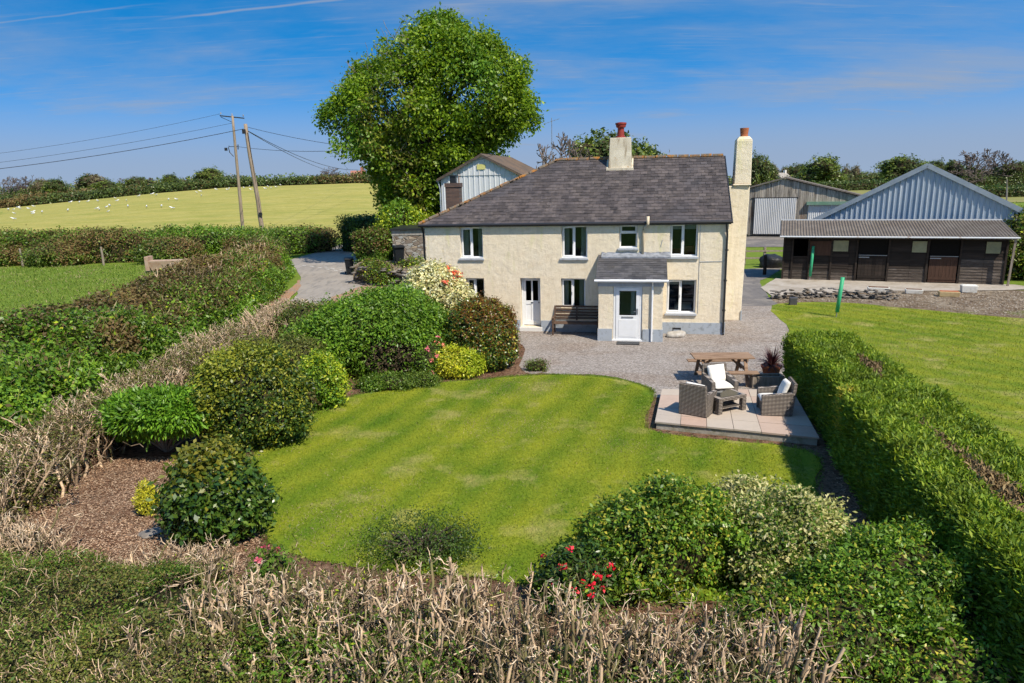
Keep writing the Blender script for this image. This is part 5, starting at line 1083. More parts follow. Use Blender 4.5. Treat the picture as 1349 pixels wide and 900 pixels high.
cable((-28.6, 75, 12.3), (-86, 76, 7.2), 1.2, 'middle overhead cable running left from the power pole', .016)
cable((-24.8, 67.3, 11.05), (-76, 60, 6.6), 1.4, 'lowest and thickest overhead cable running left from the leaning pole', .026)
cable((-24.4, 67.3, 11.2), (-5, 57, 8.0), .5, 'overhead cable running right from the leaning pole into the big tree', .02)
cable((-24.5, 67.4, 10.9), (-26, 122, 8.2), 1.0, 'thick overhead cable sloping from the leaning pole to the brick building', .03)
cable((-24.7, 67.4, 11.0), (-34, 150, 8.0), 1.0, 'thin overhead cable sloping down behind the leaning pole', .03)
cable((-28.5, 75, 9.9), (-6, 50, 8.4), .5, 'overhead cable running right from the lower bracket of the power pole', .02)
cable((-4, 44, 7.3), (-.6, 32.0, 6.9), .3, 'thin telephone cable from the big tree to the farmhouse aerial', .01)
# ------------------------------------------------------------------ yard clutter
def gpost(loc, h, tilt, label):
    t = thing('washing_line_post', loc, 0, label, 'post', 'green sleeved posts on the right lawn and stable yard'); b = MB(); b.tube([(0, 0, .0), (tilt*.1, 0, .3)], .022, 8); b.build('spike', 'metal_grey', t)
    b = MB(); b.tube([(tilt*.12, 0, .2), (tilt*.5, 0, h*.5), (tilt, 0, h)], [.075, .075, .075], 12); b.build('sleeve', 'green_post', t, smooth=True)
gpost((16.5, 37.4, .035), 1.85, .06, 'green sleeved post standing on the concrete apron by the stable hatch'); gpost((13.25, 27.3, .02), 1.62, .12, 'green sleeved post standing on the lawn edge')
def planter(loc, sz, rz, label, m, fill='mulch'):
    t = thing('trough_planter', loc, rz, label, 'planter', 'small trough planters below the stable'); w, d, h = sz; b = MB()
    b.hexa([(-w/2+.03, -d/2+.03, 0), (w/2-.03, -d/2+.03, 0), (w/2-.03, d/2-.03, 0), (-w/2+.03, d/2-.03, 0), (-w/2, -d/2, h), (w/2, -d/2, h), (w/2, d/2, h), (-w/2, d/2, h)]); b.build('trough', m, t, bevel=.02)
    b = MB(); b.box(-w/2+.05, w/2-.05, -d/2+.05, d/2-.05, h, h+.02); b.build('compost', fill, t)
planter((17.9, 32.9, .02), (.95, .4, .26), SY, 'long white trough planter nearest the green posts', 'white_planter'); planter((19.35, 32.4, .02), (.75, .35, .2), SY, 'lower white trough planter, second along the concrete edge', 'white_planter')
planter((20.4, 31.4, .02), (.85, .4, .24), SY, 'tan trough planter with brown plants in it', 'tan_planter', 'pot_terracotta'); planter((21.95, 32.35, .03), (.68, .42, .34), SY, 'tall white box planter at the right end of the row', 'white_planter', 'white_planter')
b = MB(); b.box(-.16, .16, -.12, .12, 0, .34); o = b.build('slate_block', 'slate_new', None, (12.65, 30.2, .01), R_(-10), bevel=.02); tag(o, 'upright dark slate block at the corner of the side lawn', 'stone block')
def wall_stones(name, label, line, n, s, seed, h=.35, m='slate_rubble'):
    rng = np.random.default_rng(seed); R = resample(line, n); v, f = ico(1); V = []; F = []; k = 0
    for p in R:
        for lay in range(2):
            sc = s*rng.uniform(.6, 1.3, 3)*np.array([1.3, .9, .32]); a = rng.uniform(0, 3.14); q = v*sc; q = np.c_[q[:, 0]*np.cos(a)-q[:, 1]*np.sin(a), q[:, 0]*np.sin(a)+q[:, 1]*np.cos(a), q[:, 2]]
            q = q+np.array([p[0]+rng.normal()*.15, p[1]+rng.normal()*.15, .06+lay*h*rng.random()]); V.append(q); F.append(f+k); k += len(v)
    c = np.array([line[0][0], line[0][1], 0]); o = link(name, npmesh(name, np.concatenate(V)-c, None, np.concatenate(F)), m, None, tuple(c)); tag(o, label, 'stone wall')
wall_stones('dry_stone_edging', 'low tumbled slate edging between the stable concrete and the side lawn', [(12.4, 31.9), (15.1, 32.1), (17.6, 31.0)], 120, .13, 3)
wall_stones('rubble_bank', 'rough stone bank beside the lane below the clipped roadside hedge', [(-9.1, 40.4), (-7.9, 39.5), (-6.0, 38.6), (-4.8, 37.4)], 110, .22, 4, .95, 'slate_rubble')
bv, bf, bf3 = hedge_core([(-8.6, 41.6), (-7.4, 40.7), (-5.6, 39.9), (-4.2, 38.6)], 2.6, 1.2, 1.0, lump=.05); tag(link('earth_bank', npmesh('earth_bank', bv, bf, bf3, smooth=True), 'soil'), kind='structure')
b = MB(); b.tube([(0, 0, .08), (1.4, -.5, .09), (4.2, -1.5, .08)], .11, 8); o = b.build('fallen_pole', 'old_wood', None, (22.5, 26.6, .01), 0, smooth=True); tag(o, 'grey wooden pole lying along the far edge of the side lawn', 'pole')
heap = thing('sheeted_heap', (16.6, 43.3, 0), 0, 'heap under black plastic sheeting left of the stable block', 'heap'); v, f = ICO; V = v*np.array([.75, .6, .62])*(1+.2*sn(v*2, 2, 8))[:, None]; V[:, 2] = np.maximum(V[:, 2]+.3, 0); link('sheet', npmesh('sheet', V, None, f), 'black_plastic', heap)
rf = thing('rail_fence', (14.0, 44.6, 0), 0, 'low timber post and rail fence between the gable chimney and the stables', 'fence')
for k in range(4): b = MB(); b.box(-.07+k*1.3, .07+k*1.3, -.07, .07, 0, 1.15); b.build('post', 'old_wood', rf, bevel=.01)
b = MB(); b.bar((0, -.09, .95), (3.9, -.09, .9), .04, .1); b.bar((0, -.09, .5), (3.9, -.09, .45), .04, .1); b.build('rail', 'old_wood', rf)
gp = thing('gate_post', (14.95, 40.0, .01), 0, 'dark rough gate post standing alone by the tarmac track', 'post'); b = MB(); b.tube([(0, 0, 0), (.01, 0, .55), (-.01, 0, 1.15)], [.11, .1, .09], 8); b.build('post', 'stable_boards', gp)
for k, (x, y, lb) in enumerate([(-38.2, 53.7, 'weathered fence post at the far left of the paddock hedge'), (-31.7, 53.4, 'weathered fence post right of the other one in the paddock')]):
    b = MB(); b.tube([(0, 0, 0), (.02, 0, .8), (.0, 0, 1.45)], [.085, .08, .07], 8); o = b.build('fence_post', 'old_wood', None, (x, y, 0)); tag(o, lb, 'fence post', 'posts along the paddock hedge')
ft = thing('field_trough', (-23.6, 48.2, 0), R_(4), 'long rusty tan feed trough standing in the paddock corner', 'trough'); b = MB()
b.hexa([(-1.5, -.3, .15), (2.6, -.3, .15), (2.6, .3, .15), (-1.5, .3, .15), (-1.8, -.42, .85), (2.7, -.42, .85), (2.7, .42, .85), (-1.8, .42, .85)]); b.box(-1.86, -1.62, -.46, .46, .15, 1.15); b.build('body', 'pot_terracotta', ft, bevel=.03); MATS['trough'] = mat('trough', (.42, .31, .23), .8, .2, noise=(2, (.34, .20, .13), .45, .65)); ft.children[0].data.materials[0] = MATS['trough']
b = MB(); b.box(-1.2, -1.0, -.3, .3, 0, .15); b.box(2.0, 2.2, -.3, .3, 0, .15); b.build('feet', 'old_wood', ft)
# flat grey stones in the bed, white blob flower label post by the pieris
rock('flat_stone', (-6.2, 10.6, .0), (.2, .17, .035), 12, 'flat grey slate stone lying beside the dwarf golden conifer', 'stone', 'slate_rubble')
gs = thing('garden_statue', (-4.0, 27.8, .012), 0, 'small pale figure ornament standing behind the cream shrub by the house corner', 'ornament')
b = MB(); b.lathe([(.12, 0), (.14, .1), (.07, .2), (.06, .7), (.1, .95), (.05, 1.1), (.09, 1.2), (.08, 1.32), (.02, 1.38)], (0, 0, 0), 10); b.build('figure', 'white_wall', gs, smooth=True)
#%%GULLS
def gull(loc, rz, label, grp='white gulls feeding on the mown hay field'):
    b = MB(); b.tube([(-.30, 0, .20), (-.18, 0, .24), (0, 0, .27), (.14, 0, .33), (.22, 0, .42), (.28, 0, .42), (.36, 0, .40)], [.02, .07, .11, .09, .055, .05, .01], 8)
    return b
GB = gull(None, 0, '').mesh('gull', smooth=True); GB.materials.append(MATS['gull_white']); wgb = MB(); wgb.hexa([(-.33, -.10, .24), (.08, -.12, .26), (.08, .12, .26), (-.33, .10, .24), (-.36, -.05, .29), (.02, -.07, .37), (.02, .07, .37), (-.36, .05, .29)]); WG = wgb.mesh('wings'); WG.materials.append(MATS['gull_grey'])
lgb = MB(); lgb.box(-.01, .01, -.05, -.03, 0, .2); lgb.box(-.01, .01, .03, .05, 0, .2); LG = lgb.mesh('legs'); LG.materials.append(MATS['tan_planter'])
rg = random.Random(21)
for k in range(52):
    c = rg.random(); 
    if c < .7: q = rg.uniform(-.73, -.45); yy = rg.uniform(118, 160)
    else: q = rg.uniform(-.47, -.33); yy = rg.uniform(140, 166)
    x = q*yy+rg.gauss(0, 2); s = rg.uniform(.9, 1.35)
    t = thing('gull', (x, yy, Zt(x, yy)+.07), rg.uniform(0, 6.28), 'white gull standing on the mown hay field among the flock', 'gull', 'white gulls on the mown hay field'); t.scale = (s, s, s)
    for nm, me in (('body', GB), ('wings', WG), ('legs', LG)): o = bpy.data.objects.new(nm, me); COL.objects.link(o); o.parent = t
#%%VEGETATION
# ---- clipped conifer hedge on the right
HL = [(8.25, 17.9), (7.9, 15.2), (7.45, 13.0), (6.95, 10.6), (6.5, 8.3), (6.2, 6.0), (5.95, 3.6)]
def con_mix(rng, P):
    L = resample([(8.3, 16.2), (8.0, 14.6), (7.5, 13.2), (7.0, 11.2), (6.65, 9.6), (6.35, 7.8), (6.0, 6.0)], 60); wd = np.interp(np.arange(60), [0, 8, 16, 27, 38, 59], [.0, .16, .0, .0, .10, .25])
    dd = np.sqrt(((P[:, None, :2]-L[None])**2).sum(2)); j = dd.argmin(1); d = dd.min(1)
    bare = (d < wd[j]*(1+.5*sn(P, 3, 4))) & (P[:, 2] > 1.15); gold = (np.hypot(P[:, 0]-6.55, P[:, 1]-12.85) < .26+.1*sn(P, 6, 2)) & (P[:, 2] > .7)
    m = np.zeros(len(P), int); m[gold & (rng.random(len(P)) < .6)] = 2; m[bare] = 1; return m
def con_line(P0):  # front half stands slightly proud and taller
    return [(x, y, 1.0 if y > 13 else 1.13, 1.0 if y > 13 else 1.06) for x, y in P0]
HLd = resample(HL, 40); HLw = np.c_[HLd, np.where(HLd[:, 1] > 12.95, 1.0, 1.14), np.where(HLd[:, 1] > 12.95, 1.0, 1.07)]
hedge('conifer_hedge', 'bright green clipped conifer hedge with bare brown patches along its top', 'hedge', HLw, 1.6, 1.5, 34000, 8, .05, .085, .022, ['leaf_conifer', 'leaf_conifer_inner', 'leaf_conifer_gold'], 3, lump=.075, freq=1.7, rnd=.2, out=.35, up=.5, spread=.55, mixf=con_mix, tdir=(.25, .35, .45), tw=.62, depth=.05, cores=.88, fold=.1)
# ---- foreground shrubs
shrub('olearia_shrub', 'rounded green shrub with yellow green tips right of the red rhododendron', 'shrub', (2.1, 9.0, 0), [((0, 0, .58), (.96, .85, .76)), ((-.45, .1, .5), (.62, .6, .6)), ((.40, .1, .75), (.55, .55, .52)), ((-.1, -.3, .8), (.5, .45, .45))], 2700, 15, .062, .062, .030, ['leaf_bright', 'leaf_golden_edge', 'leaf_mid'], 11, lump=.22, sub=(46, .26), mixf=lambda r, P: r.choice(3, len(P), p=[.45, .22, .33]), tdir='out', tw=.5, depth=.09)
shrub('variegated_shrub', 'pale cream variegated shrub between two green ones at the front', 'shrub', (3.8, 8.95, 0), [((0, 0, .56), (.86, .8, .68)), ((-.25, .35, .68), (.6, .6, .50)), ((.42, .2, .66), (.5, .5, .46))], 2500, 15, .065, .062, .028, ['leaf_varieg', 'leaf_mid'], 12, lump=.22, sub=(46, .24), mixf=mixn(.7, 1.3, 6, .7), tdir='out', depth=.09)
shrub('broad_green_shrub', 'wide green shrub with pale bare branches at the bottom right corner', 'shrub', (5.0, 7.6, 0), [((0, 0, .50), (1.22, .9, .74)), ((-.6, -.1, .5), (.8, .7, .58)), ((.75, .2, .58), (.8, .62, .50)), ((.1, .2, .8), (.5, .5, .4))], 3200, 14, .07, .062, .026, ['leaf_bright', 'leaf_mid', 'leaf_golden_edge'], 13, lump=.26, sub=(52, .27), mixf=lambda r, P: np.where(r.random(len(P)) < .12, 2, (sn(P, 1.4, 9)+r.normal(size=len(P))*.4 > .1).astype(int)), tdir='out', depth=.12, nst=34, st_mat='bark_pale')
shrub('low_tangle_shrub', 'low tangled green shrub spilling between the cut hedge and the broad shrub', 'shrub', (3.9, 7.0, 0), [((0, 0, .35), (.95, .6, .55)), ((.9, -.5, .3), (.9, .6, .45)), ((-.8, .3, .3), (.6, .5, .5))], 1500, 12, .08, .058, .026, ['leaf_bright', 'leaf_bramble', 'leaf_golden_edge'], 14, mixf=lambda r, P: r.choice(3, len(P), p=[.7, .15, .15]), depth=.15)
shrub('red_rhododendron', 'dark leaved rhododendron with bright red flowers at the lawn edge', 'rhododendron', (.78, 8.35, 0), [((0, 0, .35), (.5, .45, .42)), ((.3, .1, .45), (.35, .35, .35))], 480, 11, .07, .085, .03, ['leaf_dark', 'leaf_glossy'], 15, mixf=mixn(.2), depth=.12,
      flowers=[dict(n=17, mat='petal_red', size=.05, petals=12, name='flower', sel=lambda r, c, n: (c[(c[:, 2] > .38) & (c[:, 1] < .2) & (c[:, 0] < .45)], n[(c[:, 2] > .38) & (c[:, 1] < .2) & (c[:, 0] < .45)]))])
shrub('pink_rhododendron', 'small plant with one pink flower cluster at the left end of the cut hedge', 'rhododendron', (-3.5, 8.75, 0), [((0, 0, .3), (.26, .26, .36))], 110, 10, .07, .08, .03, ['leaf_mid'], 16, flowers=[dict(n=3, mat='petal_pink', size=.06, petals=12, name='flower', sel=lambda r, c, n: (c[c[:, 2] > .45], n[c[:, 2] > .45]))])
shrub('wispy_shrub', 'dark wispy open shrub behind the cut hedge against the lawn', 'shrub', (-1.45, 9.55, 0), [((0, 0, .34), (.95, .55, .26)), ((-.3, 0, .32), (.5, .4, .28)), ((.1, .0, .42), (.3, .3, .30))], 850, 9, .12, .040, .016, ['leaf_hedge', 'leaf_dark'], 17, lump=.3, mixf=mixn(.1), depth=.22, cores=None, nst=120, tdir='up')
# ---- left bed
shrub('camellia_bush', 'glossy leaved camellia bush with yellow green top beside the red brown mulch', 'camellia', (-5.05, 10.55, 0), [((0, 0, .68), (.70, .72, .72)), ((-.1, .05, 1.05), (.42, .45, .50)), ((.25, 0, .5), (.62, .6, .5))], 1250, 11, .085, .095, .052, ['leaf_glossy', 'leaf_camellia_new'], 21, lump=.16, mixf=lambda r, P: ((P[:, 2]-1.25)*1.6+r.normal(size=len(P))*.28 > 0).astype(int), depth=.1, out=.75, up=.35)
shrub('dwarf_conifer', 'dwarf golden conifer alone on the brown mulch', 'conifer', (-6.62, 11.35, 0), [((0, 0, .22), (.17, .17, .26)), ((0, 0, .4), (.09, .09, .18))], 320, 12, .03, .05, .014, ['leaf_golden_edge', 'leaf_yellow'], 22, mixf=mixn(.3, 3), tdir='up', tw=.7, nst=3, depth=.05)
shrub('fern_leaved_shrub', 'emerald green layered shrub on many thin bare stems', 'shrub', (-7.75, 14.3, 0), [((0, 0, .95), (1.15, .85, .36)), ((.4, -.1, 1.0), (.8, .7, .34)), ((-.55, .1, .85), (.7, .6, .36))], 1700, 13, .075, .12, .036, ['leaf_emerald'], 23, lump=.16, zmin=.5, depth=.10, up=.8, out=.3, tdir='out', tw=.75, nst=70, cores=.6, st_mat='bark_pale')
shrub('golden_euonymus', 'large domed shrub with yellow green leaf tips at the lawn edge', 'shrub', (-6.0, 15.0, 0), [((0, 0, 1.02), (1.22, 1.15, 1.12)), ((-.35, -.1, 1.2), (.85, .8, .85)), ((.5, -.3, .75), (.8, .75, .75))], 3200, 15, .085, .075, .040, ['leaf_dark', 'leaf_euonymus', 'leaf_bramble'], 24, lump=.12, sub=(80, .30), mixf=lambda r, P: np.where(sn(P, 1.6, 14) > .72, 2, ((P[:, 2]-1.15)*.45-(P[:, 0])*.22+.45*sn(P, 3.2, 3)+r.normal(size=len(P))*.45 > -.05).astype(int)), tdir='out', tw=.4, depth=.09)
shrub('fresh_green_shrub', 'upright fresh green shrub tucked between the golden dome and the big mound', 'shrub', (-4.95, 17.3, 0), [((0, 0, .6), (.5, .55, .66)), ((-.3, .3, .8), (.5, .5, .55))], 750, 12, .08, .085, .04, ['leaf_bright', 'leaf_lime'], 25, mixf=mixn(.5), tdir='up')
shrub('low_border_shrub', 'low dark green ground shrub along the lawn edge below the big mound', 'shrub', (-3.6, 18.75, 0), [((0, 0, .16), (.85, .4, .26)), ((.9, .25, .12), (.6, .35, .24))], 600, 12, .07, .06, .03, ['leaf_mid', 'leaf_hedge'], 26, mixf=mixn(.2), nst=0)
def mound_mix(rng, P):
    bare = (np.hypot((P[:, 0]-.55)/1.0, (P[:, 2]-.75)/.55) < .75+.3*sn(P, 2.2, 5)) & (P[:, 1] < -.6); m = np.where(bare & (rng.random(len(P)) < .75), 2, (sn(P, 1.1, 7)+rng.normal(size=len(P))*.5 > .35).astype(int)); return m
shrub('mounded_shrub', 'huge bright green mounded shrub with a bare brown twiggy patch low down', 'shrub', (-4.2, 21.3, 0), [((0, 0, .95), (2.1, 1.9, 1.42)), ((-1.1, -.4, .8), (1.4, 1.3, 1.15)), ((.9, -.2, .85), (1.35, 1.3, 1.15)), ((.5, .3, 1.3), (1.4, 1.3, 1.1)), ((-1.9, .1, .55), (1.0, 1.1, .85))], 6400, 14, .12, .10, .045, ['leaf_bright', 'leaf_mid', 'twig_brown'], 27, lump=.11, sub=(120, .5), mixf=mound_mix, tdir='out', tw=.45, depth=.06, freq=1.8)
shrub('pieris_bush', 'creamy white flowering shrub with one red tipped shoot against the house', 'shrub', (-2.55, 24.35, 0), [((0, 0, 1.55), (1.1, .85, 1.15)), ((-.35, 0, 2.0), (.85, .7, .85)), ((.4, -.1, 1.15), (.85, .7, .95))], 1700, 13, .10, .11, .052, ['leaf_cream', 'leaf_varieg', 'leaf_bramble'], 28, lump=.17, mixf=lambda r, P: np.where((P[:, 2] < 1.0) & (r.random(len(P)) < .35), 2, r.choice([0, 1], len(P), p=[.68, .32])), depth=.12, core='twig_brown',
      flowers=[dict(n=16, mat='leaf_redtip', size=.12, petals=9, name='red_shoot', sel=lambda r, c, n: (c[(c[:, 2] > 2.2) & (c[:, 0] > .25)], n[(c[:, 2] > 2.2) & (c[:, 0] > .25)]))])
shrub('photinia_dome', 'clipped dark domed shrub with bronze red new leaves beside the left door', 'shrub', (-.95, 20.85, 0), [((0, 0, 1.05), (1.08, 1.0, 1.15)), ((0, 0, .6), (1.05, 1.0, .75))], 3000, 15, .06, .066, .034, ['leaf_glossy', 'leaf_red_new', 'leaf_golden_edge'], 29, lump=.07, mixf=lambda r, P: np.where(r.random(len(P)) < .10, 2, (.5*P[:, 0]+.62*(P[:, 2]-1.45)+.3*sn(P, 3, 2)+r.normal(size=len(P))*.45 > .1).astype(int)), depth=.05, out=.9)
shrub('yellow_azalea', 'low bright yellow green leaved shrub in front of the bronze dome', 'shrub', (-1.75, 19.85, 0), [((0, 0, .42), (.72, .5, .45)), ((.35, 0, .4), (.5, .45, .4))], 1000, 13, .06, .065, .032, ['leaf_yellow', 'leaf_lime'], 30, lump=.14, mixf=mixn(.3), depth=.08)
shrub('coral_azalea', 'sparse azalea with coral and pink flowers left of the yellow shrub', 'azalea', (-2.55, 19.75, 0), [((0, 0, .5), (.45, .45, .48)), ((.1, .3, .75), (.5, .4, .4))], 380, 11, .08, .065, .03, ['leaf_bright', 'leaf_mid'], 31, flowers=[dict(n=26, mat='petal_coral', size=.07, petals=9, name='flower'), dict(n=10, mat='petal_pink', size=.07, petals=10, name='pink_flower')], depth=.2, mixf=mixn(.2))
shrub('red_leaf_azalea', 'small low shrub with reddish leaves on the soil tip by the gravel', 'shrub', (.75, 20.3, 0), [((0, 0, .14), (.35, .25, .2))], 110, 10, .05, .05, .025, ['leaf_hedge', 'leaf_bramble'], 32, mixf=mixn(.2), nst=0)
shrub('border_mixed_shrub', 'loose green shrub behind the golden dome beside the cut garden hedge', 'shrub', (-6.9, 18.2, 0), [((0, 0, .8), (.9, .9, .85)), ((.7, .6, .8), (.8, .8, .8))], 1200, 12, .10, .075, .035, ['leaf_mid', 'leaf_olive'], 33, mixf=mixn(.1))
shrub('back_border_shrub', 'mixed brown and green shrub at the lane end of the cut hedge', 'shrub', (-7.6, 24.6, 0), [((0, 0, .65), (1.1, 1.2, .85)), ((.6, 1.4, .5), (1.0, 1.1, .75))], 1300, 12, .10, .08, .04, ['leaf_olive', 'leaf_bramble', 'leaf_mid'], 34, mixf=lambda r, P: r.choice(3, len(P), p=[.45, .2, .35]))
# ---- flailed (cut back) hedges: upright broken stubs
def stub_hedge(name, label, line, w, h, nst, seed, lean=.25, r=.011, green=None, fine=0, tall=1.0, group=None):
    rng = np.random.default_rng(seed); t = thing(name, (line[0][0], line[0][1], 0), 0, label, 'hedge', group); org = np.array([line[0][0], line[0][1], 0])
    L = resample(line, 300); tan = nz_(np.gradient(L, axis=0)); nor = np.stack([-tan[:, 1], tan[:, 0]], 1)
    k = rng.integers(0, 300, nst); off = rng.uniform(-.5, .5, nst)*w; B = np.c_[L[k]+nor[k]*off[:, None]+rng.normal(size=(nst, 2))*.04, np.zeros(nst)]
    top = h*(1-.35*np.abs(off/(w/2))**2.5)*(1+.12*sn(B, 1.7, seed))
    K = 6; tt = np.linspace(0, 1, K); D = np.c_[rng.normal(size=(nst, 2))*lean*.8, np.ones(nst)]; path = B[:, None, :]+D[:, None, :]*(tt[None, :, None]*top[:, None, None])
    path[:, 1:, :2] += np.cumsum(rng.normal(size=(nst, K-1, 2))*.042, 1); rad = (r*rng.uniform(.7, 1.9, nst))[:, None]*np.linspace(1.25, .8, K)[None, :]
    parts = []; v, f = tubes_np(path, rad, 6); moss = (rng.random(nst) < .33)*2; parts.append((v-org, f, None, np.repeat(moss, (K-1)*6)))
    # side stubs off the mains, clustered near the cut height (knuckles)
    m = nst*6; i = rng.integers(0, nst, m); a = np.clip(1-np.abs(rng.normal(size=m))*.28, .25, .98); kk = a*(K-1); i0 = kk.astype(int).clip(0, K-2); fr = (kk-i0)[:, None]; P0 = path[i, i0]*(1-fr)+path[i, i0+1]*fr
    D2 = np.c_[rng.normal(size=(m, 2))*.75, np.abs(rng.normal(size=m))*.9+.45]; pth, rd = twigs(rng, P0, D2, .17*tall, r*.55, .15, 4, .16); over = pth[:, -1, 2]-h*1.18; pth[:, :, 2] -= np.maximum(over, 0)[:, None]*.8; v, f = tubes_np(pth, rd, 5); parts.append((v-org, f, None, np.repeat(np.where(rng.random(m) < .7, moss[i], 0), 15)))
    m2 = int(m*.5); j = rng.integers(0, m, m2); pth2, rd2 = twigs(rng, pth[j, 2], np.c_[rng.normal(size=(m2, 2))*.7, np.ones(m2)*.8], .09*tall, r*.42, .3, 3, .1); v, f = tubes_np(pth2, rd2, 4); parts.append((v-org, f, None, 1))
    V, f4, f3, mi = join(parts); link('cut_stems', npmesh('cut_stems', V, f4, f3, mi, smooth=True), ['cut_twig', 'cut_twig_pale', 'twig_mossy'], t)
    if fine:
        P0 = np.c_[L[rng.integers(0, 300, fine)]+rng.normal(size=(fine, 2))*w*.28, rng.uniform(.05, h*.9, fine)]; D2 = rng.normal(size=(fine, 3))*np.array([1, 1, .5]); pth, rd = twigs(rng, P0, D2, .30, r*.5, .3, 5, .25); v, f = tubes_np(pth, rd, 3); mk('fine_twigs', [(v-org, f, None, (rng.random(len(f)) < .5).astype(int))], ['twig_brown', 'cut_twig'], t)
    if green:
        ng, per, hh, mats_, Lf = green; P0 = np.c_[L[rng.integers(0, 300, ng)]+rng.normal(size=(ng, 2))*w*.30, rng.random(ng)**1.5*hh*h]
        msk = sn(P0, 1.6, seed+3)+.25*rng.normal(size=ng) > -.25; P0 = P0[msk]; v, P = scatter_leaves(rng, P0, np.tile([0, 0, 1.], (len(P0), 1)), per, .06, Lf, Lf*.45, .5, .4, .8); P4_ = v.reshape(-1, 4, 3); v = P4_[P4_[:, :, 2].min(1) > 0].reshape(-1, 3)
        mi = (sn(v.reshape(-1, 4, 3)[:, 0], 1.9, seed)+rng.normal(size=len(v)//4)*.5 > .2).astype(int)+(rng.random(len(v)//4) < .12)*(len(mats_) > 2); mk('new_leaves', [(v-org, qf(v), None, mi)], mats_, t)
    return t
stub_hedge('cut_back_hedge', 'bare flail cut hedge of upright pale broken stems across the foreground', [(-3.9, 6.9), (-2.2, 6.75), (-1.0, 6.6), (.2, 6.2), (1.4, 5.85), (2.9, 5.75)], 1.75, 1.32, 680, 41, r=.0125, lean=.17, green=(15000, 7, .86, ['leaf_mid', 'leaf_olive', 'leaf_lime'], .048), fine=2400, tall=.75)
stub_hedge('cut_corner_hedge', 'pale cut stubs of an old hedge at the left edge beside the mulch', [(-9.6, 10.0), (-8.3, 9.6), (-7.2, 9.3)], .8, .72, 210, 42, lean=.5, green=(500, 6, .6, ['leaf_olive', 'leaf_mid'], .05), fine=900)
stub_hedge('cut_garden_hedge', 'grey brown cut hedge running along the lane side of the garden', [(-9.5, 9.5), (-9.35, 12), (-9.35, 15.5), (-9.3, 19), (-9.1, 23), (-8.7, 27.2)], 1.25, 1.16, 820, 43, r=.0135, lean=.45, green=(19000, 7, 1.05, ['leaf_olive', 'leaf_bramble', 'leaf_mid'], .055), fine=5200, tall=1.25)
stub_hedge('cut_stub_row', 'short row of cut pale stubs behind the green front hedge beneath the camellia', [(-5.4, 8.75), (-4.8, 8.9), (-4.3, 8.9)], .4, .55, 55, 44, lean=.55, green=(350, 6, .8, ['leaf_olive', 'leaf_lime'], .045), fine=350)
def front_extra(t, rng, cp, cn, org):
    k = rng.choice(len(cp), 2000, p=(lambda w_: w_/w_.sum())(np.clip(sn(cp, 1.1, 3)+.1, .02, 1))); pth, rd = twigs(rng, cp[k]-cn[k]*.03, cn[k]*.6+np.array([0, 0, .6])+rng.normal(size=(2000, 3))*.5, .15, .0055, .3, 4, .2); v, f = tubes_np(pth, rd, 4); mk('cut_stems', [(v-org, f, None, 0)], ['cut_twig'], t)
hedge('front_green_hedge', 'low olive green clipped hedge with scattered cut twigs at the bottom left', 'hedge', [(-10.2, 8.3), (-8.0, 7.8), (-6.0, 7.45), (-4.6, 7.2), (-3.6, 5.9), (-3.1, 4.0)], 3.0, .84, 21000, 8, .05, .036, .017, ['leaf_olive', 'leaf_mid', 'leaf_hedge_brown'], 45, lump=.22, freq=1.7, rnd=.6, mixf=lambda r, P: np.where(r.random(len(P)) < .16, 2, (sn(P, 1.5, 4)+r.normal(size=len(P))*.5 > .35).astype(int)), core='shade_core', extra=front_extra, depth=.05, cores=.55)
